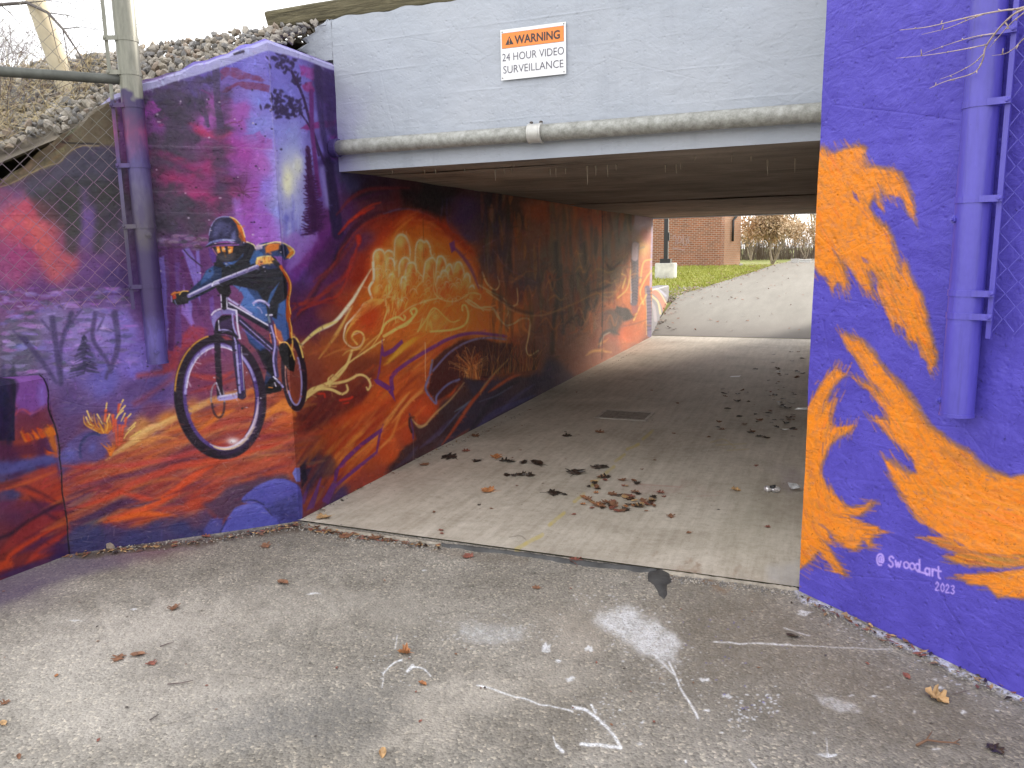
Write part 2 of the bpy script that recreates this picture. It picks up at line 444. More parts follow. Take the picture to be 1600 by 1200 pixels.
# ------------------------------------------------------------------ the left mural: forest, rider, dunes, flames
def paint_left():
    K = Sheet(-60, 40, 1040, 960, 1.3, 21)
    F = [
     # sky and forest on the wing wall
     (300,112,(105,92,175)),(390,92,(128,120,208)),(440,112,(118,108,198)),(500,112,(62,42,92)),(360,105,(108,98,190)),(250,140,(85,65,115)),
     (225,150,(112,70,142)),(262,152,(68,58,86)),(300,160,(76,62,92)),(370,125,(118,95,170)),(405,160,(126,122,206)),(440,160,(118,114,205)),
     (230,190,(150,70,165)),(272,200,(76,60,86)),(330,188,(162,86,168)),(380,185,(150,80,172)),(412,200,(128,126,206)),(440,215,(132,130,215)),(510,180,(62,35,92)),(470,190,(120,112,195)),
     (225,245,(112,60,120)),(270,235,(78,60,86)),(335,240,(150,52,112)),(372,235,(150,60,150)),(402,255,(164,88,176)),(425,250,(150,114,206)),(440,245,(135,135,212)),(505,250,(50,30,80)),(480,240,(120,110,200)),
     (230,290,(92,45,90)),(270,285,(140,40,98)),(312,300,(158,48,108)),(350,290,(80,40,80)),(392,300,(150,75,166)),(415,300,(140,108,208)),(500,290,(90,60,140)),
     (230,335,(76,65,86)),(280,330,(70,62,80)),(300,320,(85,55,80)),(340,315,(152,46,104)),(382,335,(160,80,176)),(412,345,(150,90,190)),(440,340,(142,142,218)),(455,310,(175,178,225)),(500,340,(88,40,100)),(420,370,(155,95,195)),
     (235,400,(88,58,105)),(225,440,(85,52,118)),(290,400,(90,45,105)),(300,450,(85,40,98)),(260,500,(98,52,120)),(480,380,(110,55,130)),(510,380,(45,30,72)),(470,420,(105,60,150)),(490,400,(95,45,115)),
     # left part behind the fence
     (20,330,(196,86,112)),(35,350,(186,78,100)),(55,375,(190,90,100)),(8,300,(110,72,110)),(60,300,(72,66,78)),(110,320,(62,60,64)),(160,260,(74,70,90)),(120,270,(70,66,84)),(180,300,(64,62,66)),
     (140,345,(108,80,142)),(180,350,(88,72,104)),(100,400,(140,72,108)),(82,412,(188,90,100)),(30,400,(160,66,120)),(10,420,(150,70,120)),(150,420,(104,66,126)),(60,450,(108,64,124)),(185,430,(78,54,110)),(10,460,(118,72,128)),(130,460,(98,62,118)),
     (30,520,(98,90,118)),(80,500,(128,110,165)),(140,510,(140,120,190)),(190,520,(130,110,198)),(30,570,(92,86,112)),(100,575,(116,98,165)),(160,590,(100,88,168)),(220,580,(122,102,200)),
     # right wing lower forest
     (255,560,(128,100,198)),(260,600,(112,84,150)),(300,520,(110,52,110)),(290,560,(120,50,85)),(240,610,(85,68,140)),
     (110,640,(90,68,124)),(150,660,(84,58,110)),(200,640,(90,66,130)),(240,640,(105,52,90)),(300,600,(120,52,85)),(130,690,(110,58,80)),(110,670,(92,62,112)),
     (40,640,(96,60,120)),(40,690,(170,70,45)),(20,720,(70,38,75)),(60,715,(72,36,78)),
     (40,745,(72,70,120)),(85,740,(85,72,130)),(20,760,(75,66,110)),(85,770,(165,60,42)),(40,775,(150,62,48)),
     (30,800,(92,45,75)),(80,800,(110,45,75)),(50,840,(105,40,58)),(95,830,(130,42,52)),(20,870,(125,48,40)),(60,870,(140,48,45)),(90,860,(70,42,85)),(10,890,(100,40,60)),
     # orange dune of the wing wall
     (180,700,(170,85,50)),(230,680,(205,135,70)),(280,655,(200,120,55)),(180,745,(150,60,52)),(240,715,(190,100,48)),(260,740,(165,62,48)),(330,700,(165,75,48)),(420,690,(150,62,52)),(450,660,(190,90,40)),
     (140,760,(165,62,60)),(200,770,(110,50,78)),(280,765,(105,52,72)),(130,785,(92,48,82)),(340,770,(150,55,52)),(300,790,(190,66,42)),(220,800,(150,62,58)),(180,815,(110,48,70)),(400,740,(160,70,58)),(440,720,(165,68,52)),
     (340,800,(140,56,58)),(380,780,(110,50,62)),(440,750,(130,62,62)),(150,830,(62,58,100)),(220,835,(66,62,112)),(300,830,(64,62,110)),(360,830,(70,68,125)),(120,850,(60,58,100)),(400,800,(58,52,96)),
     # tunnel side: dark waves, dome of fire
     (545,280,(60,55,95)),(565,300,(42,26,46)),(600,292,(50,28,48)),(680,300,(30,22,30)),(722,330,(62,36,72)),(765,320,(48,34,46)),(800,330,(78,48,42)),(640,300,(48,24,34)),
     (540,340,(80,42,88)),(580,330,(90,40,58)),(620,325,(100,36,40)),(690,328,(56,30,36)),(560,375,(96,45,78)),(530,375,(70,38,90)),
     (600,350,(150,52,32)),(645,355,(172,62,26)),(640,385,(196,100,34)),(605,395,(190,74,30)),(680,395,(198,110,36)),(560,420,(150,46,30)),(720,390,(170,80,32)),(700,352,(150,56,26)),(745,425,(150,72,32)),(760,350,(66,46,66)),(778,400,(74,50,60)),
     (500,425,(84,36,80)),(512,460,(96,36,52)),(482,500,(82,36,74)),(520,400,(92,38,66)),(540,470,(160,58,34)),(480,470,(96,42,82)),(560,470,(176,80,36)),(580,440,(190,80,34)),
     (640,470,(200,112,46)),(620,495,(186,66,32)),(680,470,(192,96,46)),(700,490,(204,124,52)),(760,470,(172,82,40)),(790,450,(120,56,40)),(730,455,(190,104,44)),
     (720,510,(196,116,44)),(780,510,(184,92,42)),(820,500,(140,66,38)),(660,520,(186,94,36)),
     (500,540,(150,72,44)),(530,540,(165,84,44)),(560,545,(150,70,40)),(600,555,(128,58,32)),(565,575,(96,42,38)),(640,540,(166,74,32)),(700,560,(196,82,36)),(745,565,(78,32,30)),(700,600,(186,72,32)),(620,610,(178,76,36)),(660,640,(190,70,32)),
     (560,640,(165,56,30)),(500,640,(96,38,38)),(520,680,(160,66,32)),(482,680,(110,50,42)),(490,730,(52,38,68)),(540,722,(172,86,36)),(600,700,(186,78,36)),(640,680,(172,66,36)),(700,655,(60,40,48)),(745,640,(62,44,50)),
     (765,605,(76,50,62)),(800,590,(116,62,38)),(820,620,(56,50,76)),(860,590,(46,40,56)),(560,762,(146,62,52)),(520,780,(72,52,92)),(640,712,(76,44,48)),(590,745,(150,62,44)),(790,545,(130,60,40)),(700,690,(60,50,60)),
     # far end of the tunnel side
     (860,345,(120,64,42)),(905,345,(126,66,42)),(860,400,(92,70,58)),(905,420,(104,84,68)),(935,345,(130,70,48)),(825,370,(110,66,48)),(820,430,(84,60,52)),(860,470,(98,62,46)),(850,520,(86,52,42)),(900,500,(104,66,46)),(900,560,(98,60,46)),
     (930,450,(100,78,62)),(958,380,(92,84,76)),(960,430,(96,80,66)),(955,480,(140,82,52)),(985,350,(106,96,88)),(1012,350,(192,166,192)),(1004,385,(150,110,110)),(1000,410,(206,130,96)),(978,450,(226,122,60)),(1003,470,(216,134,66)),
     (985,520,(190,92,60)),(1005,545,(118,90,92)),(940,560,(106,68,54)),(948,520,(112,62,48)),(960,505,(60,52,50)),(880,440,(96,70,58)),(840,560,(90,54,44)),
    ]
    F = [(x, y, tuple(min(255, v * 1.28) for v in c)) if 810 < x < 968 else (x, y, c) for x, y, c in F]  # far colours brightened to offset the dim light deep in the tunnel
    K.field(F, warp=16, power=1.75, eps=50)
    R = K.r
    def patch(pts, col, a=0.8, warp=9, soft=2.5, tex=0.3): K.poly(pts, col, a, soft, warp, tex)

    # ---- forest haze and foliage masses
    K.at(200, 50, 6.667)
    for (x, y, rx, ry) in [(330,780,170,130),(500,620,260,120),(250,900,160,200),(560,850,190,130),(420,500,180,60),(750,480,170,60),(200,1120,120,60),(560,1120,260,70),(180,700,90,60)]:
        for k in range(16):
            K.blob(x + R.normal(0, rx * .55), y + R.normal(0, ry * .55), R.uniform(25, 70), R.uniform(18, 45), (72, 60, 84), 0.5, R.uniform(0, 180), 2, 8, 0.4)
    K.poly([(940,400),(1020,350),(1130,370),(1250,420),(1330,460),(1420,515),(1380,525),(1240,480),(1160,500),(1050,450),(960,500)], (118,58,96), 0.85, 1.2, 4, 0.35)
    K.poly([(970,620),(1010,570),(1140,530),(1220,515),(1330,530),(1480,560),(1470,625),(1340,610),(1230,600),(1160,560),(1080,580),(1020,625)], (112,48,84), 0.9, 1.2, 4, 0.3)
    K.poly([(960,650),(1080,680),(1100,740),(1230,730),(1270,800),(1240,900),(1160,880),(1200,980),(1050,1000),(960,900)], (156,84,166), 0.6, 3, 8, 0.3)
    K.poly([(1180,1090),(1280,1060),(1385,1010),(1420,1080),(1500,1090),(1520,1200),(1200,1200)], (160,78,162), 0.65, 2, 8, 0.3)
    K.poly([(165,820),(200,740),(260,720),(270,790),(320,820),(260,870)], (176,70,180), 0.8, 1.5, 7, 0.3)
    K.poly([(620,960),(780,1000),(860,1040),(1000,1020),(1080,1080),(980,1140),(800,1120),(700,1060)], (196,42,80), 0.7, 4, 9, 0.4)
    K.poly([(870,340),(940,330),(950,500),(960,700),(980,850),(1010,1050),(930,1060),(915,900),(895,700),(870,480)], (78,66,96), 0.92, 1.2, 2, 0.25)
    K.poly([(620,590),(680,680),(760,820),(830,900),(850,1000),(820,990),(790,900),(700,790),(640,670),(570,600)], (86,70,108), 0.9, 1.0, 2, 0.2)
    K.poly([(730,590),(755,680),(800,780),(840,880),(855,990),(830,1000),(800,880),(760,760),(715,600)], (82,64,100), 0.9, 1.0, 2, 0.2)
    K.line([(1000,970),(1080,940),(1150,935),(1190,915)], 16, (110,50,90), 0.9, 0.8, w1=5)
    K.line([(960,720),(1010,700),(1070,690)], 14, (120,45,110), 0.8, 0.8, w1=5); K.line([(965,770),(1030,735),(1070,700)], 12, (130,45,110), 0.8, 0.8, w1=4)
    K.line([(760,600),(840,640),(880,690)], 14, (110,52,110), 0.7, 0.8)
    K.at(0, 0, 1)
    for (x, y, rx, ry, n) in [(262,185,48,40,26),(270,225,46,26,22),(250,262,40,22,16),(345,215,16,60,12),(300,345,70,26,26),(245,335,26,40,14),(345,270,14,40,8),(300,300,34,12,8),(225,300,10,30,6),(320,165,30,24,10)]:
        for k in range(n): K.blob(x + R.normal(0, rx * .6), y + R.normal(0, ry * .6), R.uniform(8, 20), R.uniform(4, 10), [(64,56,74),(74,60,82),(58,54,64)][k % 3], 0.42, R.uniform(-25, 25), 1.8, 7, 0.55)
    K.at(0, 0, 2.963)
    for pts in [[(700,860),(800,780),(880,850),(980,900),(1040,930),(980,910),(880,880),(780,830)], [(640,700),(720,690),(860,730),(1000,770),(1080,830),(940,820),(800,760)]]:
        K.poly(pts, (158, 46, 106), 0.5, 5, 10, 0.4)
    for k in range(46):
        K.blob(R.uniform(650, 1040), R.uniform(860, 1080), R.uniform(18, 60), R.uniform(10, 26), (66, 58, 76), 0.45, R.uniform(-20, 20), 1.6, 6, 0.5)
    for k in range(26):
        K.blob(R.uniform(660, 1050), R.uniform(560, 860), R.uniform(14, 46), R.uniform(6, 18), [(150,44,92),(120,52,110),(84,60,90)][k % 3], 0.5, R.uniform(-30, 30), 1.6, 6, 0.4)
    K.line([(1040,430),(1015,620),(1020,800),(1055,1000)], 62, (74,58,88), 0.5, 6, warp=3)
    K.line([(740,640),(700,760),(680,860)], 26, (80,58,84), 0.6, 3)
    # pale gaps between trunks on the right of the wing
    for (x0, y0, x1, y1, w, c) in [(1090,930,1120,1120,36,(168,120,215)),(1140,900,1160,1130,18,(150,72,160)),(1190,960,1210,1140,26,(170,110,210)),(1240,1060,1250,1150,14,(120,60,140))]:
        K.line([(x0, y0), (x1, y1)], w, c, 0.6, 3, warp=3)
    K.poly([(1090,950),(1160,940),(1290,1010),(1310,1050),(1270,1130),(1120,1150),(1080,1050)], (152,78,176), 0.5, 4, 10, 0.2)
    # bare twig bush
    for k in range(14):
        a = R.uniform(0, 360); x, y = 1120, 890
        K.line([(x, y), (x + 45 * math.cos(a) + R.normal(0, 8), y - 20 + 30 * math.sin(a)), (x + 95 * math.cos(a), y - 30 + 65 * math.sin(a))], 5, (92, 42, 78), 0.7, 0.6, w1=1.5)

    # ---- corner face: glow, fir tree, dark pines
    K.poly([(1240,220),(1560,330),(1560,760),(1500,760),(1450,560),(1380,500),(1250,500)], (122,116,204), 0.35, 10, 10)
    K.blob(1345, 850, 95, 260, (152, 152, 226), 0.85, 0, 1.4, 6)
    K.blob(1360, 700, 40, 130, (150,158,222), 0.7, 0, 1.2, 6)
    K.blob(1345, 810, 52, 110, (214, 214, 214), 0.85, 0, 1.1, 5)
    K.blob(1332, 840, 26, 70, (244, 242, 205), 0.95, 0, 1.2, 4)
    K.blob(1380, 760, 22, 50, (226,226,200), 0.7, 0, 1.2, 4)
    for k in range(44):
        x = R.uniform(1295, 1440); y = R.uniform(900, 1060)
        K.line([(x, y), (x + R.normal(0, 4), y + R.uniform(30, 90))], R.uniform(5, 14), [(108,106,200),(150,150,226),(186,186,236)][k % 3], 0.4, 1.5)
    K.poly([(1290,1110),(1330,1085),(1400,1100),(1440,1060),(1470,1130),(1430,1200),(1340,1240),(1370,1140)], (190,160,225), 0.45, 4, 10)
    for (x, y, rx, ry) in [(1290,280,35,26),(1330,300,40,30),(1370,370,30,40),(1300,450,50,30),(1340,480,55,36),(1275,490,40,24),(1370,500,30,30),(1330,520,36,22),(1290,520,26,18)]:
        for k in range(18):
            K.blob(x + R.normal(0, rx * .6), y + R.normal(0, ry * .6), R.uniform(8, 16), R.uniform(5, 9), (54, 42, 80), 0.9, R.uniform(0, 180), 2.5, 2)
    K.poly([(1380,300),(1470,320),(1460,380),(1390,340)], (150,58,140), 0.8, 2, 8, 0.2); K.poly([(1390,390),(1450,380),(1450,420),(1400,420)], (140,48,110), 0.8, 2, 8, 0.2)
    K.poly([(1390,600),(1430,570),(1560,560),(1550,590),(1440,600)], (122,42,112), 0.85, 1.5, 6)
    K.line([(1350,330),(1400,440),(1440,580),(1480,700),(1520,790)], 12, (52,34,72), 0.95, 0.8)
    K.line([(1390,520),(1440,600),(1475,720)], 8, (52,34,72), 0.95, 0.8)
    K.line([(1440,420),(1445,600),(1465,800),(1480,900)], 20, (98,42,108), 0.95, 1)
    K.line([(1470,300),(1480,480),(1500,640),(1530,760)], 34, (58,44,92), 0.95, 2, w1=22)
    K.poly([(1460,300),(1560,340),(1562,650),(1520,640),(1490,480),(1450,400)], (50,34,76), 0.8, 6, 8)
    K.line([(1515,740),(1530,900),(1545,1060),(1555,1200)], 32, (40,28,62), 0.95, 2)
    K.line([(1540,640),(1548,720)], 26, (110,40,120), 0.7, 4)
    K.line([(1490,780),(1500,860),(1515,950)], 26, (150,146,215), 0.6, 4)
    # the fir
    for k in range(34):
        t = k / 33.0; y = 690 + t * 390; hw = 6 + 62 * t ** 0.85
        for sgn in (-1, 1):
            n = 1 + int(t * 3)
            for j in range(n):
                ex = 1425 + t * 35 + sgn * hw * R.uniform(0.5, 1.05)
                K.line([(1422 + t * 35, y - 10), ((1422 + t * 35 + ex) / 2, y + 2), (ex, y + R.uniform(-12, 8))], 13, (68, 32, 78), 0.95, 0.8, w1=3)
    K.line([(1422,690),(1455,1080)], 22, (62, 30, 72), 0.95, 1.2)
    # magenta bank to the right of the glow, waves that lead into the tunnel
    K.at(440, 260, 4)
    K.poly([(200,430),(330,330),(360,420),(180,600),(60,720),(40,640)], (112,46,126), 0.8, 8, 10, 0.2)
    K.poly([(0,440),(80,430),(130,450),(210,420),(200,480),(120,580),(40,660),(20,560)], (150,110,200), 0.75, 5, 10, 0.2)
    K.poly([(190,520),(240,470),(360,430),(340,520),(210,700),(190,690)], (96,36,108), 0.8, 6, 10, 0.3)
    K.line([(300,0),(320,170),(345,420)], 50, (42,30,66), 0.9, 2, w1=70)
    K.poly([(300,430),(380,420),(330,560),(230,690),(60,900),(40,760),(150,680)], (58,34,66), 0.6, 9, 12, 0.2)
    for pts, w, c, a in [
        ([(60,980),(160,870),(260,690),(330,600),(420,420),(560,300),(700,270)], 34, (60,26,46), 0.7),
        ([(80,960),(210,750),(350,590),(480,430),(600,330),(740,300)], 26, (128,44,42), 0.55),
        ([(200,720),(320,610),(380,500),(520,360),(660,300)], 14, (178,52,34), 0.5),
        ([(100,920),(240,810),(420,640),(480,480)], 26, (150,46,40), 0.7),
        ([(110,900),(260,840),(370,780),(440,560)], 12, (186,54,36), 0.8),
        ([(480,500),(478,450),(465,440)], 36, (190,50,36), 0.9),
        ([(470,500),(440,600),(360,730)], 16, (176,50,40), 0.8),
        ([(60,860),(120,860),(240,850),(400,860)], 20, (150,46,40), 0.7),
        ([(20,940),(120,860),(300,780)], 14, (170,56,36), 0.6),
        ([(350,420),(450,320),(580,250)], 18, (200,52,30), 0.9),
        ([(430,345),(480,290),(560,240),(620,222)], 12, (200,60,36), 0.9),
        ([(340,300),(440,190),(560,140),(800,130)], 26, (120,40,44), 0.7),
        ([(400,260),(520,190),(660,160)], 22, (74,30,66), 0.6),
        ([(640,290),(760,262),(880,290),(990,345)], 9, (96,92,140), 0.8),
        ([(990,345),(1005,240),(1000,190)], 8, (96,80,140), 0.6),
        ([(1030,200),(1035,330),(1080,410),(1180,440)], 12, (70,58,110), 0.6)]:
        K.line(pts, w, c, a, 2.0, taper=True, warp=2)
    K.poly([(740,130),(1010,170),(1000,340),(880,280),(760,250)], (26,20,28), 0.75, 6, 6, 0.3)
    K.poly([(1035,180),(1200,200),(1220,480),(1150,470),(1060,400)], (72,48,92), 0.55, 7, 6, 0.3)
    # ---- the dome of fire
    dome = [(420,900),(470,760),(560,600),(600,470),(660,380),(760,310),(900,320),(1020,380),(1120,450),(1200,560),(1260,700),(1340,800),(1480,880),(1560,960),(1500,1040),(1200,1040),(800,1140),(500,1140),(380,1120)]
    K.poly(dome, (700,280,(186,56,24),760,700,(214,118,40)), 0.7, 10, 8)
    K.poly([(610,560),(700,420),(800,380),(920,390),(1040,470),(1130,590),(1200,720),(1260,800),(1100,860),(700,900),(560,800)], (204,118,36), 0.65, 14, 10)
    K.line([(520,700),(600,480),(700,350),(820,300),(960,330),(1080,430),(1180,540)], 44, (176,52,26), 0.6, 6)
    K.line([(700,300),(800,285),(930,330),(1050,420),(1160,520),(1240,660)], 16, (142,44,26), 0.7, 4)
    K.hatch(dome, [(400,1000),(560,700),(760,340),(1000,400),(1250,700)], 130, 40, 5, [(216,128,40),(196,88,30),(226,150,62),(170,58,26)], 0.28, 6, 1.6)
    Yl = (255, 232, 130); Wh = (255, 246, 212)
    # rising cloud columns with pale outlines
    def lobe(x, y, rx, ry, t0=160, t1=400, w=14, c=Wh, fill=(228,150,56), fa=0.7):
        K.blob(x, y + ry * .3, rx * .85, ry * .95, fill, fa, 0, 2.4)
        K.blob(x - rx * .25, y + ry * .1, rx * .4, ry * .6, (240,190,84), 0.55, 0, 1.2)
        K.ring(x, y, rx, ry, w, c, 0.85, 0, t0, t1, 1.0, taper=True)
    cols = [[(575,640),(572,560),(590,525),(620,520),(640,545),(646,600)],[(640,545),(660,525),(690,535),(702,565)],[(700,620),(705,480),(720,440),(745,425),(775,440),(795,490),(802,545),(795,600)],[(838,640),(835,530),(850,470),(870,460),(890,472),(905,465),(925,500),(930,540),(945,575)],[(732,690),(735,610),(760,572),(785,572),(806,605)],[(772,720),(780,620),(810,600),(835,612),(842,660)],[(880,720),(895,610),(920,577),(945,572),(968,605)],[(958,690),(970,580),(990,560),(1010,572),(1025,612),(1032,650)],[(1012,660),(1040,612),(1060,622),(1066,665)],[(1070,660),(1090,602),(1115,602),(1132,645),(1142,700)],[(1130,710),(1150,672),(1170,682),(1176,725)],[(1168,758),(1190,742),(1203,762)],[(650,680),(654,592),(680,572),(700,595),(706,650)],[(668,760),(672,690),(690,670),(705,690)],[(745,760),(750,700),(770,690),(780,720)],[(985,700),(1000,655),(1030,655),(1042,700)],[(960,740),(975,690),(995,690)]]
    for c in cols:
        q = K.curve(np.array(c, float)); x0_, x1_ = q[:, 0].min(), q[:, 0].max(); yb = max(c[0][1], c[-1][1]) + 60
        K.poly(list(map(tuple, q)) + [(x1_ - 6, yb), (x0_ + 6, yb)], (x0_, q[:, 1].min(), (240, 186, 84), x1_, yb, (206, 104, 44)), 0.62, 7, 4)
        K.line([(x + 9, y + 12) for x, y in c], 20, (246, 204, 104), 0.4, 5, taper=True)
        for k in range(7):
            x = R.uniform(x0_ + 8, x1_ - 4); y = R.uniform(q[:, 1].min() + 26, yb - 20)
            K.line([(x, y), (x + R.normal(0, 5), y + 22), (x + R.normal(-4, 6), y + R.uniform(34, 70))], R.uniform(4, 11), [(248,214,116),(196,92,38),(232,160,66)][k % 3], 0.5, 1.5, taper=True)
        K.line(c, 13, Wh, 0.85, 1.0, taper=True); K.line(c, 26, (244, 226, 180), 0.22, 5, taper=True)
    for (x, y, rx, ry) in [(600,560,16,30),(742,470,20,40),(868,500,18,34),(660,580,12,26),(806,640,14,30),(915,620,16,30),(985,600,12,22),(1104,630,14,24),(757,600,12,22),(1045,645,12,20),(600,680,14,40),(590,760,16,30),(530,880,26,20),(700,800,12,44),(730,860,12,40),(760,740,10,34),(670,900,8,30),(960,930,20,26),(930,980,18,22)]:
        K.blob(x, y, rx, ry, (255, 232, 140), 0.75, R.uniform(-15, 15), 1.2, 4)
        K.blob(x + rx * 1.6, y + ry, rx, ry * 1.2, (190, 78, 34), 0.5, 0, 1.2, 5)
    K.poly([(575,620),(650,560),(690,640),(660,800),(560,860),(540,780)], (590,600,(244,200,100),640,840,(226,150,60)), 0.4, 8, 8); K.poly([(960,700),(1060,690),(1080,800),(1000,830),(950,780)], (206,96,44), 0.4, 10, 8)
    for args in [(750,490,48,70)][:0] and [(750,490,48,70),(885,520,52,62),(885,600,45,70),(610,580,40,60),(672,585,36,58),(735,560,38,70),(690,640,36,70),(995,610,36,52),(1100,645,36,55),(765,620,36,60),(805,650,40,55),(590,680,38,70),(920,620,40,60),(570,780,40,70),(1045,660,40,50),(1155,695,26,30),(1185,735,16,20),(690,720,34,60),(1010,680,30,30),(980,700,34,60),(760,720,28,60),(850,740,30,60),(530,860,34,44),(640,780,26,46),(720,790,26,50)]:
        lobe(*args, w=R.uniform(9, 15), fa=0.55)
    K.line([(570,600),(575,700),(545,760),(560,830),(510,860),(480,900),(430,960),(400,1000),(390,1080),(440,1130),(490,1120),(510,1070),(490,1035),(450,1050)], 16, Wh, 0.9, 0.9, w1=8)
    K.poly([(500,850),(560,820),(640,830),(660,800),(620,860),(540,910),(460,960),(430,990),(470,910)], (238,200,96), 0.8, 2, 4)
    K.line([(640,830),(560,890),(480,940),(420,1010),(400,1070),(430,1130)], 11, (232,190,90), 0.85, 0.9, taper=True)
    for k in range(38):
        x = R.uniform(640, 790); y = R.uniform(640, 930)
        K.line([(x, y), (x + R.uniform(-12, 4), y + 24), (x - R.uniform(0, 26), y + R.uniform(44, 80))], R.uniform(4, 9), [Yl, (246,220,130), (226,160,60)][k % 3], 0.6, 0.8, taper=True)
    for pts in [[(655,640),(660,700),(690,760),(650,830),(660,900),(640,960)],[(830,560),(840,640),(880,700),(840,760),(850,800)],[(945,620),(950,700),(970,790)],[(950,690),(950,780),(1000,830),(1090,840),(1180,790),(1240,800),(1235,830),(1220,820)],[(850,860),(930,830),(1010,820)],[(700,960),(800,880),(900,840),(960,830)]]:
        K.line(pts, 8, (234,206,140), 0.75, 0.9, taper=True)
    for k in range(120):
        x = R.uniform(600, 1190); y = R.uniform(max(480, 560 + abs(x - 780) * .3), 860); r_ = R.uniform(8, 22)
        K.ring(x, y, r_, r_ * R.uniform(1.0, 1.8), R.uniform(3, 6), [(250,226,140),(244,236,200),(236,180,84)][k % 3], 0.5, R.uniform(-20, 20), 170, 350, 0.8, n=14, taper=True)
    for k in range(60):
        x = R.uniform(590, 1180); y = R.uniform(700, 1000)
        K.line([(x, y), (x - R.uniform(10, 40), y + R.uniform(20, 60)), (x - R.uniform(40, 90), y + R.uniform(50, 120))], R.uniform(3, 7), [(240,190,90),(200,84,36),(250,216,130)][k % 3], 0.4, 1.2, taper=True)
    # swirl in the lower left of the dome
    K.blob(540, 950, 90, 110, (196,58,26), 0.75, 20, 1.4)
    for pts, w in [([(470,1110),(440,1070),(460,1030),(500,1040),(515,1080),(490,1130),(440,1150)],12),([(620,1040),(650,980),(720,940),(760,960),(770,940),(760,930)],14),([(640,1060),(740,1000),(800,960),(840,910),(830,885),(805,900),(815,925)],18),
                   ([(700,1020),(780,990),(820,940)],10),([(560,1130),(620,1040),(640,960),(660,900)],8),([(930,1030),(1060,1020),(1140,990),(1165,930),(1150,870),(1130,870),(1130,900)],14),
                   ([(850,1030),(900,960),(940,890),(970,890),(1010,930),(1060,970),(1110,960)],8),([(900,1020),(920,940),(960,890)],8),([(940,1030),(930,960)],6),([(860,1010),(880,950)],6)]:
        K.line(pts, w, Yl, 0.9, 0.9, w1=w * .7)
    K.poly([(850,1020),(900,960),(950,890),(990,900),(1060,970),(1000,1010),(900,1040)], (222,160,66), 0.5, 3, 4)
    for pts, w in [([(1150,840),(1220,880),(1310,880),(1350,940),(1400,990),(1450,980),(1500,950),(1550,960),(1545,1050),(1530,1140),(1550,1180),(1600,1150)],12),([(1230,740),(1300,780),(1390,830),(1415,900),(1410,930)],10),([(1250,660),(1280,730),(1330,770),(1360,740),(1350,690)],11),
                   ([(1280,780),(1380,850),(1450,870),(1475,840),(1470,760)],10),([(1200,850),(1260,890),(1330,900),(1370,960),(1420,1010)],7),([(1160,830),(1210,860),(1260,900)],10)]:
        K.line(pts, w, (226,196,132), 0.8, 0.9, w1=w * .7)
    K.line([(1060,500),(1110,540),(1180,640),(1230,760)], 20, (104,52,112), 0.75, 2, taper=True)
    K.poly([(1045,480),(1078,460),(1085,520),(1060,540)], (110,52,120), 0.85, 1.5)
    K.line([(1270,640),(1380,700),(1500,740),(1600,720)], 40, (70,54,80), 0.5, 8)
    K.line([(1260,500),(1330,460)], 8, (120,86,110), 0.6, 1); K.line([(1262,500),(1270,640)], 7, (120,86,110), 0.5, 1); K.line([(1320,520),(1420,640),(1600,730)], 7, (120,86,110), 0.5, 1)
    # ---- ridge lines from rider to the dome, streams of pale paint
    for pts, w, c, a in [([(100,1140),(200,1040),(330,970),(430,850),(480,770),(560,640)],22,Wh,0.95),([(120,1110),(240,1010),(350,965)],20,(238,216,120),0.9),([(230,1200),(310,1090),(370,1000),(440,870)],22,(232,186,100),0.85),
                         ([(160,1180),(300,1120),(430,1140)],30,(190,100,50),0.6),([(110,1200),(210,1130),(330,1060)],40,(150,74,44),0.6),([(380,1180),(420,1150),(500,1140)],10,Yl,0.8),([(470,1180),(540,1110),(620,1040)],10,Yl,0.85),
                         ([(260,1190),(350,1150),(420,1140)],14,(214,140,76),0.7)]:
        K.line(pts, w, c, a, 1.4, taper=True)
    # lower flames of the tunnel side
    K.at(440, 520, 4)
    K.poly([(250,0),(1480,30),(1400,120),(1100,130),(960,220),(880,420),(820,560),(640,760),(380,940),(230,1130),(130,1120),(250,800),(330,520),(250,250)], (700,100,(176,88,36),600,700,(190,66,30)), 0.35, 12, 10)
    K.hatch([(140,420),(620,200),(1000,60),(940,300),(800,560),(620,780),(330,950),(250,1080),(150,1040),(100,760)], [(120,1000),(330,700),(640,380),(1050,40)], 230, 60, 6, [(214,120,46),(186,62,28),(150,44,28),(226,150,70),(120,42,34),(196,84,32)], 0.32, 7, 1.6)
    K.poly([(90,470),(240,420),(420,380),(560,330),(520,420),(330,560),(160,620),(90,600)], (88,30,34), 0.7, 7, 10, 0.2)
    K.poly([(160,390),(330,330),(470,290),(620,240),(520,370),(300,430)], (84,34,40), 0.5, 8, 10)
    K.line([(100,700),(300,590),(520,470),(640,300)], 60, (196,86,30), 0.55, 7)
    K.line([(330,560),(560,460),(700,420)], 40, (190,62,30), 0.5, 6)
    for pts, w, c, a in [([(640,560),(740,440),(800,370)],18,(226,160,84),0.75),([(690,560),(800,430),(880,360)],14,(228,166,90),0.7),([(620,720),(690,640),(760,470),(880,370)],14,(220,140,66),0.7),
                         ([(400,820),(560,680),(660,560),(720,480)],16,(226,150,70),0.7),([(420,880),(560,770),(700,640)],12,(214,150,80),0.6),([(330,1000),(420,900),(600,740)],12,(206,120,50),0.6),([(640,200),(760,90),(860,20)],40,(214,160,46),0.6),([(660,190),(740,110),(830,30)],22,(230,180,60),0.5)]:
        K.line(pts, w, c, a, 2.0, taper=True)
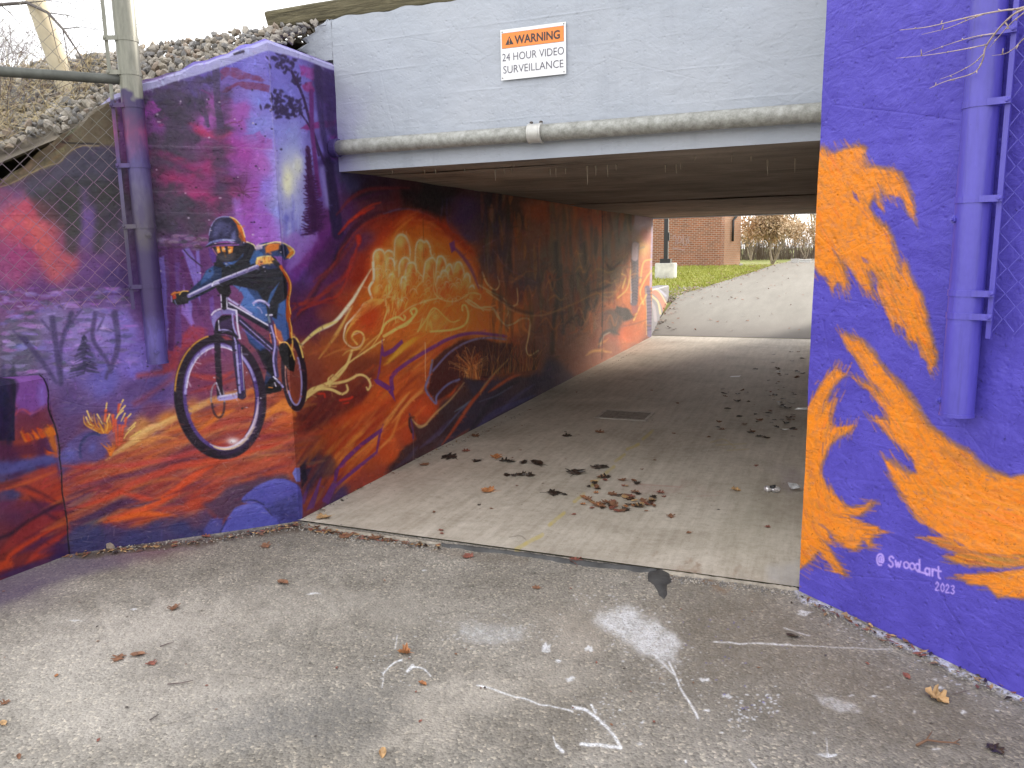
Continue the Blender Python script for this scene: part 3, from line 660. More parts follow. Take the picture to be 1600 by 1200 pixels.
    # yellow scroll at the rider's back wheel
    for pts, w in [([(140,420),(180,360),(250,330),(330,290),(400,210),(440,110)],26),([(280,320),(330,270),(400,200),(500,130),(640,40)],14),([(300,320),(400,300),(480,262),(530,275),(555,320),(540,355),(530,340)],18),([(200,350),(300,350),(370,380),(410,360),(405,325)],20),([(160,400),(230,350),(330,360),(380,385)],14),([(300,330),(290,290),(320,260)],14),([(150,410),(260,340),(340,335)],10)]:
        K.line(pts, w, (236,206,128), 0.92, 1.0, w1=w * .6)
    K.line([(230,380),(265,380),(270,400)], 12, (200,50,34), 0.9, 1); K.line([(365,420),(420,410),(438,400)], 14, (206,52,34), 0.9, 1); K.line([(385,440),(415,435)], 9, (206,52,34), 0.9, 1)
    # purple graffiti outlines
    PU = (104, 46, 122)
    K.poly([(590,300),(610,200),(628,30),(640,120),(690,95),(750,40),(760,60),(700,120),(640,150),(625,140),(615,230),(600,300)], PU, 0.85, 1)
    K.poly([(575,290),(600,285),(690,340),(710,430),(690,400),(660,360),(590,315)], PU, 0.92, 1)
    K.line([(690,350),(690,270),(780,190),(940,90),(1060,30),(1200,0),(1400,20)], 26, PU, 0.85, 1, w1=18)
    K.poly([(330,860),(400,770),(500,680),(628,590),(625,620),(500,710),(420,790),(360,850),(340,930),(320,960)], PU, 0.88, 1)
    K.poly([(628,590),(600,750),(470,860),(330,970),(260,1060),(250,1040),(340,940),(470,830),(590,740),(605,640)], PU, 0.88, 1)
    for p4 in [[(110,1060),(165,940),(175,940),(140,1070)],[(150,1110),(240,900),(250,900),(200,1090)],[(250,1050),(320,920),(350,930),(290,1070)]]:
        K.poly(p4, (104,58,124), 0.9, 1)
    K.poly([(230,770),(300,760),(340,820),(320,900),(220,920),(160,1000),(130,980),(190,880)], (50,40,70), 0.6, 6, 8)
    # dark pocket with blue rim, rocks in blue and umber
    K.poly([(940,165),(1010,110),(1130,50),(1260,40),(1440,60),(1420,200),(1250,300),(1150,300),(960,430),(905,350),(930,250)], (62,30,34), 0.9, 3, 4)
    K.line([(945,235),(1040,130),(1160,55),(1280,30),(1400,40)], 13, (112,104,146), 0.9, 1); K.line([(940,170),(925,260),(900,350),(960,440),(970,390),(1040,320),(1110,290)], 13, (106,108,156), 0.9, 1)
    for k in range(130):
        a = math.radians(R.normal(-92, 34)); b = (1190 + R.normal(0, 26), 285 + R.normal(0, 10)); L = R.uniform(70, 200)
        e = (b[0] + L * math.cos(a) * .75, b[1] + L * math.sin(a)); mdl = (b[0] + L * .35 * math.cos(a) * .4, b[1] + L * .55 * math.sin(a)); tip = (e[0] + (18 if math.cos(a) > 0 else -18) * R.random(), e[1] + 14 * abs(math.cos(a)))
        K.line([b, mdl, e, tip], R.uniform(3, 7), [(206,130,66),(170,84,40),(226,170,100),(120,58,34),(90,44,34)][k % 5], 0.65, 0.8, w1=1.5)
    for k in range(110):
        x = R.uniform(1230, 1600); y0 = 270 - (x - 1230) * .12
        K.line([(x, y0), (x + R.normal(5, 8), y0 - 60), (x + R.normal(10, 26), y0 - R.uniform(90, 210))], R.uniform(3, 7), [(150,84,44),(60,44,36),(186,124,66),(96,56,36),(48,40,40)][k % 5], 0.6, 0.7, w1=1.5)
    K.poly([(800,510),(830,570),(900,570),(1010,450),(1150,290),(1250,300),(1240,380),(1100,560),(980,690),(830,830),(700,860),(640,870),(760,720),(830,660),(810,600)], (58,40,46), 0.85, 4, 5)
    K.poly([(1150,300),(1240,300),(1500,260),(1600,250),(1600,420),(1180,640),(1000,720),(1080,560),(1200,420)], (54,46,66), 0.8, 5, 6)
    for pts, w, c, a in [([(800,520),(840,570),(890,575),(960,500),(1060,410),(1140,310)],10,(206,170,110),0.85),([(830,560),(860,590),(910,570)],9,(214,180,120),0.8),([(1080,490),(1130,460),(1180,420)],8,(120,150,176),0.7),([(980,640),(1040,570),(1100,500),(1180,430)],9,(96,104,150),0.7),
                         ([(1000,700),(1080,590),(1180,440),(1240,370),(1330,260)],22,(190,76,38),0.75),([(1290,370),(1350,330),(1430,280),(1490,260)],20,(200,84,40),0.7),([(1240,390),(1250,350),(1320,260),(1420,160)],8,(196,156,90),0.7),([(1170,620),(1260,490),(1380,350),(1480,300)],34,(44,40,52),0.7),
                         ([(1230,430),(1340,390),(1440,330)],7,(110,116,150),0.6),([(1200,620),(1330,500),(1580,390)],36,(70,68,118),0.6),([(1360,500),(1460,400),(1580,320)],22,(80,74,124),0.5),([(860,720),(960,640),(1050,540)],26,(84,72,110),0.55),([(1020,720),(1100,660),(1170,600)],30,(134,74,50),0.6),([(700,850),(800,770),(850,700)],24,(70,58,84),0.6)]:
        K.line(pts, w, c, a, 1.6, taper=True)
    K.line([(800,510),(815,600),(820,660)], 10, (70,50,110), 0.8, 1); K.line([(800,515),(795,570),(810,620)], 12, (40,30,40), 0.8, 1)
    K.line([(895,60),(896,200),(900,300)], 5, (222,190,160), 0.7, 0.6); K.line([(822,660),(822,830)], 4, (130,110,110), 0.5, 0.6)
    # ---- far end: cactus figures, ember sky, robot tube
    K.at(740, 260, 4)
    K.hatch([(220,100),(1000,300),(1000,700),(700,1000),(120,1100),(20,700),(60,200)], [(300,100),(310,600),(320,1200)], 240, 46, 6, [(150,74,44),(84,60,48),(58,46,44),(190,100,54),(128,106,80),(110,58,42),(206,120,60)], 0.42, 6, 1.2)
    K.poly([(480,250),(620,260),(600,420),(520,560),(480,420)], (126,118,98), 0.35, 10, 10); K.poly([(310,220),(470,240),(440,360),(330,340)], (186,84,46), 0.5, 8, 10); K.poly([(620,260),(810,290),(800,360),(700,380)], (176,78,48), 0.5, 8, 8)
    for pts, w in [([(515,480),(520,640),(530,800),(500,960),(490,1160)],46),([(545,620),(550,760),(550,900),(560,1040)],34),([(480,690),(500,760),(525,800)],26),([(690,480),(700,620),(715,800),(690,940),(670,1010)],34),([(655,670),(690,720)],22),([(715,640),(730,620)],22),([(700,830),(740,900),(770,830)],24),([(720,880),(690,900)],20)]:
        K.line(pts, w * .72, (62,52,48), 0.8, 3, w1=w * .55); K.line([(x + w * .4, y) for x, y in pts], 4, (170,104,60), 0.4, 1.2)
    K.line([(190,870),(300,920),(420,930),(520,900),(640,850),(740,800),(800,790),(900,780)], 10, (196,140,84), 0.6, 1.4)
    K.line([(120,780),(240,880),(360,920)], 16, (52,40,38), 0.6, 3)
    for pts, w, c in [([(700,720),(770,640),(850,660),(920,590),(960,540)],10,(176,136,80)),([(730,780),(830,750),(900,690)],18,(58,48,46)),([(760,780),(840,820),(900,770),(950,700)],9,(186,130,72)),([(820,590),(860,640),(930,580)],20,(62,52,50)),([(560,1000),(640,930),(660,1000)],22,(70,50,42)),([(620,940),(640,1000)],18,(58,46,44)),
                      ([(780,1130),(800,1060),(850,1025),(910,1050)],22,(60,58,60)),([(790,1120),(810,1060),(850,1035)],6,(190,180,160)),([(700,1180),(760,1150),(860,1160)],16,(196,150,84)),([(930,1060),(960,1090),(1000,1080)],20,(206,100,66)),([(640,1080),(720,1000),(760,930)],24,(150,86,50)),([(560,1130),(640,1060),(700,1040)],24,(110,68,50))]:
        K.line(pts, w, c, 0.75, 1.6, taper=True)
    K.poly([(920,860),(950,700),(980,560),(1010,480),(1060,380),(1110,330),(1115,700),(1060,1060),(960,1160),(920,1160)], (226,118,62), 0.55, 6, 8)
    K.blob(1060, 500, 42, 70, (244,190,110), 0.9, 0, 1.3); K.blob(1075, 430, 36, 50, (190,96,90), 0.8, 0, 1.5); K.blob(1080, 350, 34, 46, (186,160,190), 0.7, 0, 1.5)
    K.line([(1010,490),(1005,590),(1005,720),(1000,850)], 46, (92,84,104), 0.95, 1.2); K.line([(1010,490),(1005,570)], 40, (206,180,196), 0.95, 1.2)
    for k in range(13): K.line([(984,612 + k * 19),(1005,600 + k * 19),(1026,612 + k * 19)], 4, (56,50,62), 0.9, 0.6)
    K.line([(980,600),(982,850)], 5, (236,220,216), 0.8, 0.6)
    K.line([(1085,760),(1095,900),(1100,1050)], 34, (110,102,140), 0.9, 1); K.line([(1076,760),(1080,1050)], 4, (226,196,130), 0.8, 0.6)
    for k in range(12): K.line([(1082,780 + k * 22),(1112,776 + k * 22)], 4, (60,54,70), 0.8, 0.5)
    K.line([(1118,320),(1112,560),(1105,750)], 16, (190,172,206), 0.9, 1)
    for pts in [[(1060,860),(1040,780),(1080,690),(1110,650)],[(1040,720),(1060,600),(1110,580)],[(930,760),(950,690),(925,670)],[(1000,960),(1040,870),(1080,800)],[(900,820),(960,760),(980,650)]]:
        K.line(pts, 9, (246,206,110), 0.85, 1)
    for k in range(46):           # drifting flame wisps towards the far end
        x, y = R.uniform(120, 1000), R.uniform(560, 1120); d = R.uniform(40, 120); b_ = R.normal(0, 26)
        K.line([(x, y), (x + d * .4, y - 20 + b_), (x + d * .8, y - 10 - b_), (x + d * 1.2, y - 40)], R.uniform(4, 12), [(214,120,60),(236,170,90),(120,58,40),(70,52,60),(190,84,48)][k % 5], 0.45, 1.6, taper=True)
    for k in range(30):
        x, y = R.uniform(100, 800), R.uniform(240, 560)
        K.line([(x, y), (x + R.normal(0, 8), y + R.uniform(40, 120))], R.uniform(4, 16), [(120,90,66),(170,84,50),(90,70,84),(60,46,44)][k % 4], 0.35, 2, taper=True)
    K.poly([(885,900),(900,870),(970,900),(990,940),(930,960)], (52,46,48), 0.9, 2, 4); K.poly([(980,870),(1025,860),(1020,910),(985,920)], (160,90,96), 0.8, 2, 3)
    for k in range(26): K.line([(R.uniform(820,1050), R.uniform(330,500))]*1 + [(R.uniform(820,1050), R.uniform(330,500))], 3, (160,150,140), 0.12, 0.8)
    K.line([(805,300),(808,640),(800,1000)], 5, (36,30,30), 0.7, 0.7)

    # ---- left part behind the fence: soot, coral haze, bare trees
    K.at(0, 160, 5.714)
    K.poly([(-300,100),(0,0),(500,-40),(950,0),(1050,-10),(1060,380),(900,380),(750,390),(600,440),(520,530),(350,580),(240,640),(40,740),(-340,800)], (104,92,72), 0.97, 4, 10, 0.0)
    K.hatch([(-200,200),(700,40),(520,530),(40,740),(-300,760)], [(-300,700),(600,100)], 90, 40, 9, [(126,112,90),(84,74,58),(140,128,106),(70,60,48)], 0.5, 8, 1.5)
    K.line([(530,340),(580,350),(700,362),(880,368)], 12, (36,32,30), 0.95, 1); K.line([(-60,390),(80,385),(250,330),(300,318)], 60, (44,36,32), 0.8, 5, w1=14)
    K.line([(-160,790),(40,735),(260,620),(360,580),(460,545),(520,525),(600,440),(720,395),(890,385)], 9, (172,150,104), 0.9, 0.8, warp=3)
    K.poly([(30,760),(260,640),(520,560),(620,460),(900,400),(1060,400),(1060,720),(640,720),(260,880),(240,760)], (70,66,84), 0.55, 9, 8)
    K.poly([(250,860),(640,660),(1060,700),(1060,1160),(870,1170),(860,960),(600,980),(590,1150),(330,990)], (58,58,58), 0.6, 9, 12)
    K.poly([(30,880),(110,820),(170,900),(150,990),(230,1010),(380,1120),(420,1180),(200,1180),(60,1120),(0,1000)], (200,92,112), 0.42, 9, 14, 0.3)
    K.line([(40,1110),(200,1020),(260,1060),(400,1140)], 30, (216,108,100), 0.45, 6)
    K.poly([(600,960),(740,900),(740,1180),(610,1180)], (60,62,58), 0.8, 5, 6)
    K.at(0, 300, 2.963)
    for x0, w, c in [(340,60,(64,62,62)),(465,40,(66,62,66))]: K.line([(x0,0),(x0 - 10,260)], w, c, 0.75, 5)
    K.line([(140,150),(220,260),(330,330)], 50, (214,98,96), 0.65, 9)
    K.line([(390,0),(395,230)], 34, (120,86,150), 0.5, 6)
    K.hatch([(0,440),(600,440),(640,820),(220,830),(0,840)], [(0,600),(640,590)], 260, 22, 6, [(150,124,205),(88,82,108),(168,112,196),(80,72,104),(128,108,180),(186,150,222)], 0.55, 5, 0.9)
    for pts, w in [([(110,680),(190,780),(260,880)],26),([(240,580),(270,800),(280,890)],28),([(330,560),(280,720),(285,880)],24),([(440,560),(430,680),(500,790),(490,860)],22),([(530,560),(545,700),(510,830)],30),([(120,700),(60,640)],10),([(330,600),(380,540)],10),([(230,640),(190,590)],9),([(450,640),(480,580)],9)]:
        K.line(pts, w, (68,56,98), 0.75, 1.8, w1=w * .7)
    for k in range(60):
        t = R.random(); K.line([(390 + R.normal(0, 6), 660 + t * 190), (390 + R.choice([-1, 1]) * (10 + 66 * t), 668 + t * 190 + R.uniform(-5, 18))], 9, (58,52,84), 0.75, 0.9, w1=3)
    K.poly([(610,680),(720,680),(740,760),(700,800),(620,830),(560,800)], (116,98,180), 0.55, 6, 8)
    K.poly([(640,830),(760,800),(810,860),(800,930),(700,960),(560,960),(600,880)], (84,60,118), 0.55, 6, 8)
    K.poly([(740,760),(800,720),(840,660),(900,620),(960,640),(940,700),(860,720),(820,820),(760,840)], (176,54,62), 0.75, 4, 10, 0.4)
    K.line([(640,850),(760,830),(820,800)], 20, (160,56,62), 0.7, 4); K.line([(620,980),(760,890),(840,830),(980,770)], 18, (156,58,60), 0.5, 5)
    # lilac slots between the painted trunks left of the rider
    for pts, c in [([(735,300),(760,290),(780,720),(745,720),(740,500)],(128,112,206)),([(840,270),(870,250),(900,300),(930,520),(920,560),(890,420)],(134,118,210)),([(870,480),(890,520),(890,620),(850,560)],(134,118,210)),([(905,260),(920,260),(935,440),(910,400)],(134,118,210)),([(840,560),(850,430),(880,560),(905,610),(880,620)],(150,110,200)),([(800,330),(830,330),(840,720),(810,700)],(96,62,136)),([(965,500),(985,480),(990,600),(970,590)],(108,72,160)),([(710,300),(722,300),(745,700),(728,700)],(120,102,196))]:
        K.poly(pts, c, 0.8, 1.6, 3, 0.2)
    for pts, w in [([(838,290),(880,420),(930,560)],26),([(790,260),(800,500),(790,720)],28)]: K.line(pts, w, (86,36,92), 0.85, 1.4)
    K.line([(850,265),(880,300),(935,345)], 6, (48,30,56), 0.9, 0.7)
    K.hatch([(690,200),(960,200),(940,270),(800,260),(700,280)], [(690,230),(960,225)], 60, 14, 5, [(96,84,110),(64,52,70),(150,120,160)], 0.6, 4, 0.8)

    # ---- low left block: violet panel, ember bush, blue rock
    K.at(0, 560, 6.667)
    K.poly([(160,190),(420,170),(470,230),(500,500),(440,560),(300,580),(160,590)], (132,78,160), 0.9, 2, 2)
    K.poly([(400,260),(470,230),(495,480),(440,540),(390,400)], (140,110,205), 0.7, 8, 4)
    K.poly([(150,480),(190,540),(290,530),(310,580),(500,500),(540,650),(580,790),(200,860),(150,820)], (122,52,66), 0.8, 7, 6)
    K.line([(150,590),(190,545),(240,530),(310,575)], 14, (200,80,88), 0.8, 2); K.line([(160,485),(190,520),(180,560)], 6, (150,90,170), 0.8, 1); K.line([(310,575),(400,540),(430,500)], 10, (166,92,130), 0.7, 1.5)
    K.poly([(-500,210),(165,190),(150,480),(150,850),(-500,850)], (38,30,62), 0.97, 1.8, 1)
    K.hatch([(-60,250),(150,220),(150,840),(-60,840)], [(0,200),(0,850)], 20, 60, 12, [(44,34,72),(32,26,50)], 0.4, 5, 2)
    for k in range(26):
        x = R.uniform(230, 560); y = 860 - (x - 230) * .25
        K.line([(x + 20, y), (x, y - R.uniform(20, 60)), (x - 30, y - R.uniform(40, 100))], R.uniform(14, 34), [(228,92,34),(240,124,34),(206,70,34)][k % 3], 0.8, 2, w1=6)
    K.blob(510, 760, 55, 50, (236,140,36), 0.85); K.poly([(500,740),(560,750),(590,900),(600,1010),(540,930),(500,860)], (214,112,40), 0.85, 3, 4)
    for k in range(10): K.line([(600 - k * 8, 1020), (580 - k * 12, 990), (500 - k * 5, 980 - k * 6)], 18, (222,90,34), 0.7, 1.6, w1=5)
    K.poly([(-500,860),(200,880),(480,840),(500,960),(460,1010),(-500,1050)], (84,36,70), 0.75, 6, 6)
    K.poly([(-500,1070),(300,1060),(560,1010),(600,1090),(300,1160),(0,1200),(-500,1220)], (82,84,150), 0.8, 5, 6)
    K.line([(120,1160),(350,1050),(560,1030)], 40, (98,96,168), 0.6, 5)
    K.at(0, 560, 2.963)
    K.poly([(-300,590),(20,570),(160,530),(260,500),(300,640),(260,680),(80,620),(-300,640)], (190,66,44), 0.75, 5, 8)
    for pts, w, c, a in [([(-300,640),(60,590),(160,610),(290,680)],14,(92,40,52),0.8),([(-300,760),(0,690),(160,690),(300,690)],60,(104,46,76),0.7),([(-300,880),(0,830),(140,750),(290,660)],16,(48,30,48),0.9),([(0,900),(120,800),(230,740),(300,710)],60,(160,52,50),0.7),([(0,980),(60,900),(170,830),(310,750)],26,(216,72,38),0.75),
                         ([(120,950),(200,880),(310,800)],34,(206,66,44),0.6),([(-300,1000),(0,960),(60,950)],40,(206,74,36),0.7),([(0,1010),(180,960),(320,900)],50,(58,42,92),0.7),([(60,920),(180,850),(260,800)],24,(84,44,82),0.6),([(180,900),(260,870),(320,840)],40,(78,44,84),0.5),([(140,640),(220,720),(300,760)],18,(70,34,56),0.6),([(30,600),(120,575),(260,520)],14,(224,104,50),0.7),([(-300,580),(0,580),(100,560)],8,(60,30,40),0.7)]:
        K.line(pts, w, c, a, 3, taper=True)
    # ---- orange dune under the rider
    K.hatch([(480,480),(700,330),(980,180),(1340,200),(1380,500),(1100,720),(600,760),(330,820),(290,520)], [(300,560),(700,380),(1000,260),(1380,180)], 360, 90, 9, [(196,84,44),(160,56,50),(214,120,60),(120,46,62),(190,70,44),(96,42,72),(226,150,80)], 0.3, 9, 1.8)
    dune = [([(490,470),(640,370),(830,265),(980,190),(1160,140)],30,(226,170,100),0.75),([(520,440),(660,340),(800,270)],22,(238,196,124),0.7),([(560,430),(720,370),(820,370)],18,(224,140,70),0.7),([(600,450),(760,400),(900,370)],18,(206,110,48),0.6),
            ([(900,340),(1010,270),(1080,240)],26,(222,116,40),0.8),([(960,200),(1080,190),(1170,150),(1180,190)],26,(222,120,50),0.7),([(1200,290),(1310,210),(1340,230),(1370,260)],46,(226,128,44),0.75),([(1230,340),(1300,290),(1370,250)],30,(206,96,46),0.7),
            ([(290,500),(500,500),(760,470),(900,430),(1050,400)],24,(186,62,60),0.7),([(310,640),(520,560),(760,490),(960,450)],26,(98,44,64),0.75),([(330,600),(500,560),(700,520),(900,480)],20,(112,52,84),0.6),
            ([(310,700),(480,650),(640,570),(820,500),(1020,470),(1200,420),(1360,370)],30,(206,70,44),0.7),([(500,740),(660,700),(800,620),(900,540),(980,500)],36,(226,80,38),0.8),([(480,760),(600,730),(700,720),(820,730)],26,(232,100,34),0.85),([(690,690),(860,690),(960,640),(1060,590)],26,(190,72,50),0.6),
            ([(600,600),(740,560),(860,560)],18,(200,104,52),0.6),([(540,620),(660,640),(720,660)],22,(216,72,46),0.7),([(900,620),(1060,540),(1230,470),(1360,440)],24,(206,90,56),0.6),([(320,760),(460,720),(560,670),(640,660)],40,(66,42,84),0.7),([(560,690),(640,680),(740,650)],16,(64,44,86),0.7),
            ([(760,640),(860,600),(940,560)],14,(110,48,66),0.6),([(860,660),(980,620),(1100,560),(1280,500)],16,(116,58,66),0.5),([(900,270),(1060,220),(1180,210)],12,(140,56,48),0.5),([(1090,430),(1200,350),(1330,300)],20,(150,66,54),0.5),([(1180,480),(1280,410),(1370,350)],14,(180,110,70),0.5),
            ([(860,70),(1000,90),(1080,60)],30,(186,60,46),0.6),([(880,160),(1010,120),(1100,90)],20,(176,58,46),0.5)]
    for pts, w, c, a in dune: K.line(pts, w, c, a, 2.4, taper=True, warp=2)
    K.poly([(320,760),(480,770),(640,780),(800,740),(960,700),(1000,740),(1000,830),(330,910)], (60,58,106), 0.7, 7, 8)
    K.poly([(940,680),(1060,600),(1200,540),(1330,540),(1390,600),(1160,640),(1090,700),(1030,750)], (58,50,88), 0.7, 6, 6)
    # blue boulders
    K.poly([(1120,660),(1160,610),(1230,570),(1300,555),(1360,575),(1390,610),(1400,720),(1380,755),(1290,760),(1230,690)], (88,86,176), 0.95, 1.6, 1, smooth=True)
    K.poly([(1230,690),(1290,650),(1380,640),(1395,720),(1370,755),(1290,755)], (52,50,100), 0.75, 7, 8, 0.35)
    K.poly([(1020,800),(1050,740),(1090,690),(1150,670),(1210,680),(1250,720),(1290,765),(1200,790),(1040,815)], (92,92,184), 0.95, 1.6, 1, smooth=True)
    K.poly([(940,790),(980,740),(1030,740),(1030,780),(1010,815),(950,815)], (78,76,150), 0.9, 3, 2)
    K.line([(1120,660),(1170,655),(1220,675)], 7, (40,36,72), 0.7, 1); K.line([(1020,800),(1050,745)], 7, (48,46,90), 0.7, 1)
    K.poly([(1352,530),(1365,505),(1388,505),(1388,570),(1370,570)], (112,114,196), 0.95, 1.2); K.poly([(1385,500),(1410,480),(1420,560),(1395,600)], (30,24,44), 0.9, 2)
    K.line([(1180,600),(1260,570),(1330,575)], 12, (112,112,204), 0.6, 3); K.line([(1090,700),(1150,680),(1200,690)], 12, (116,116,206), 0.6, 3)
    # ember bush
    K.at(0, 560, 6.667)
    K.poly([(620,1000),(700,870),(880,760),(1100,760),(1150,860),(1080,1040),(800,1090),(620,1110)], (86,74,140), 0.8, 5, 6); K.ring(980, 960, 150, 180, 26, (44,48,92), 0.8, 0, 160, 290, 2)
    K.blob(720, 1010, 90, 70, (104,104,184), 0.7, -30); K.blob(960, 930, 40, 60, (108,110,190), 0.6, 20); K.blob(1160, 800, 60, 90, (130,86,140), 0.6)
    for k in range(40):
        x = R.uniform(880, 1180); K.line([(1080 + (x - 1030) * .25, 770), (x + 5, 690), (x - 20, R.uniform(560, 680))], R.uniform(9, 22), [(210,130,50),(226,160,60),(166,92,40),(190,100,40)][k % 4], 0.85, 0.9, w1=4)
    for pts in [[(905,545),(930,610),(960,650)],[(895,610),(930,680),(975,700)],[(1010,580),(1040,630),(1065,680)],[(1110,460),(1098,560),(1085,640)],[(1280,430),(1255,480),(1240,530)],[(1300,490),(1240,560),(1205,630)],[(1280,540),(1230,590),(1200,650)],[(1300,570),(1260,650)],[(1360,575),(1290,650)],[(1410,665),(1330,740)],[(1400,700),(1320,780),(1290,830)],[(1460,755),(1350,820)],[(1140,580),(1110,660)]]:
        K.line(pts, 17, (240,200,110), 0.95, 0.8, w1=9)
    for pts in [[(1175,590),(1180,760)],[(1200,640),(1215,900)],[(1245,700),(1240,900)],[(1280,700),(1265,860)],[(1100,540),(1090,650)],[(1240,480),(1225,560)],[(1310,620),(1300,700)]]:
        K.line(pts, 30, (214,82,52), 0.9, 1.2, w1=16)
    for k in range(9): K.line([(1150,1000),(1110 + k * 10, 940),(1050 + k * 20, 880 + (k % 3) * 20)], 20, (226,120,40), 0.8, 1.2, w1=5)

    # ---- the rider
    K.at(250, 470, 4.615)
    BK = (24, 20, 28); LV = (168, 156, 216); WV = (224, 216, 240); PUR = (92, 70, 146)
    K.poly([(600,150),(760,330),(830,540),(760,660),(740,640),(770,480),(690,350),(640,300)], (40,52,90), 0.95, 1.6)
    K.poly([(690,350),(770,330),(840,420),(820,560),(750,480)], BK, 0.95, 1.6)
    K.poly([(590,30),(800,0),(830,120),(760,190),(700,150)], (66,98,160), 0.95, 2)
    K.poly([(600,200),(720,260),(780,330),(720,360),(640,280)], (52,74,130), 0.9, 2)
    K.poly([(700,0),(930,0),(930,280),(870,310),(840,200),(800,100)], (54,82,142), 0.97, 1.4)
    K.poly([(760,0),(850,0),(840,130),(800,110)], BK, 0.95, 1.6); K.poly([(820,180),(870,220),(890,290),(860,310),(830,260)], (196,98,60), 0.9, 2)
    K.line([(925,0),(918,110),(940,200),(945,300),(955,380)], 26, (186,82,34), 0.95, 1.2, w1=16); K.line([(938,50),(932,110),(948,200),(950,300)], 8, (246,190,90), 0.95, 0.7)
    # rear wheel
    K.ring(965, 530, 72, 245, 40, (40, 26, 40), 0.97, -5, 0, 360, 1.0); K.ring(963, 545, 54, 205, 13, LV, 0.9, -5, -40, 150, 0.8); K.ring(963, 545, 56, 205, 12, (226,170,110), 0.7, -5, 200, 290, 0.8)
    K.ring(985, 520, 60, 262, 12, (246, 206, 110), 0.95, -5, -95, -25, 0.7); K.line([(945,230),(955,300),(950,360),(970,440)], 11, (246,190,90), 0.9, 0.7)
    K.ring(962, 560, 58, 200, 8, (210,150,140), 0.8, -5, 150, 210, 0.7)
    # feet and crank
    K.poly([(850,320),(880,300),(920,310),(950,360),(975,440),(965,510),(930,500),(890,450),(860,380)], (20,16,20), 0.98, 1.2); K.line([(860,300),(910,300),(945,350),(970,420)], 10, (246,190,90), 0.95, 0.7)
    K.poly([(740,640),(790,560),(830,540),(890,610),(870,650),(790,670),(745,672)], (22,18,24), 0.97, 1.4); K.line([(780,622),(810,626)], 8, (226,140,60), 0.9, 0.7)
    K.poly([(640,380),(700,350),(760,480),(760,520),(740,500)], (88,50,84), 0.6, 3)
    # frame
    K.line([(560,130),(810,345)], 44, (44,36,62), 0.97, 1, smooth=False); K.line([(575,140),(805,345)], 9, LV, 0.85, 0.7, smooth=False); K.line([(590,200),(790,360)], 7, (140,110,190), 0.7, 0.7, smooth=False)
    K.line([(480,20),(790,200)], 40, (30,26,44), 0.97, 1, smooth=False); K.line([(495,12),(805,190)], 12, WV, 0.95, 0.7, smooth=False)
    K.line([(790,100),(800,200),(830,330),(825,440),(840,540)], 34, (60,50,90), 0.95, 1); K.line([(800,180),(828,300),(815,420),(832,540)], 13, LV, 0.95, 0.7); K.line([(830,560),(870,600),(885,620)], 15, LV, 0.95, 0.8); K.line([(815,545),(845,570)], 10, WV, 0.9, 0.7); K.line([(825,590),(835,615)], 9, WV, 0.9, 0.7)
    K.line([(765,100),(805,100)], 14, WV, 0.9, 0.8); K.line([(780,110),(790,150)], 16, (120,140,150), 0.8, 0.8); K.line([(790,240),(800,300)], 8, (206,110,60), 0.8, 0.8); K.line([(825,170),(840,260),(870,300)], 9, (246,170,110), 0.9, 0.7)
    # front wheel
    K.ring(432, 692, 292, 410, 82, (38, 26, 42), 0.98, -6, 0, 360, 1.2, n=70); K.ring(434, 690, 326, 446, 12, (226,160,60), 0.85, -6, 190, 262, 1.0)
    K.ring(438, 690, 262, 378, 26, (88,64,132), 0.95, -6, 0, 360, 1.0, n=70); K.ring(442, 690, 258, 372, 19, LV, 0.9, -6, 188, 345, 0.9); K.ring(444, 692, 252, 362, 10, WV, 0.9, -6, 195, 300, 0.7)
    K.ring(446, 690, 258, 374, 30, (226,206,222), 0.95, -6, 5, 118, 1.0, taper=True); K.ring(450, 690, 262, 380, 12, (240,206,150), 0.8, -6, 40, 112, 1.0); K.ring(432, 692, 290, 408, 26, (64,44,84), 0.6, -6, 10, 100, 3)
    K.blob(525, 1010, 46, 26, (250,246,250), 0.9); K.ring(432, 692, 318, 436, 14, (28,20,32), 0.7, -6, 100, 190, 1.5)
    # hub, disc, fork
    K.ring(415, 712, 48, 122, 12, (150,138,150), 0.9, -4, 175, 370, 0.9); K.ring(418, 740, 44, 100, 16, (52,36,52), 0.8, -4, 0, 180, 1.2)
    K.line([(408,180),(415,420),(432,690)], 44, (38,28,42), 0.97, 1.2, smooth=False); K.line([(405,590),(440,690)], 10, WV, 0.8, 0.8)
    K.line([(430,700),(520,690),(575,670)], 40, LV, 0.95, 1); K.line([(430,690),(560,665)], 10, WV, 0.9, 0.8); K.poly([(560,660),(610,650),(620,690),(590,710),(560,700)], (30,22,34), 0.95, 1.2)
    K.line([(545,310),(560,450),(590,680)], 60, (46,36,66), 0.97, 1, smooth=False); K.line([(545,310),(575,660)], 16, LV, 0.97, 0.8, smooth=False); K.line([(568,320),(592,640)], 18, PUR, 0.95, 0.8, smooth=False); K.line([(585,330),(605,640)], 6, WV, 0.7, 0.6, smooth=False)
    K.poly([(375,110),(400,75),(470,55),(550,62),(555,110),(520,95),(450,95),(400,140),(390,210),(370,150)], (128,116,176), 0.97, 1.2); K.line([(370,100),(400,70),(470,52),(550,68)], 12, WV, 0.95, 0.8)
    K.poly([(400,150),(440,105),(520,100),(540,200),(560,290),(520,250),(450,230),(400,250)], (26,20,30), 0.97, 1.4); K.poly([(425,150),(510,120),(525,200),(480,205),(430,200)], (64,42,84), 0.8, 2)
    K.line([(520,90),(528,180),(560,270)], 14, LV, 0.95, 0.8); K.line([(550,75),(558,180),(575,270)], 14, WV, 0.95, 0.8); K.line([(420,140),(425,205)], 9, WV, 0.9, 0.7); K.line([(425,210),(470,208),(520,230),(545,300)], 12, LV, 0.95, 0.8)
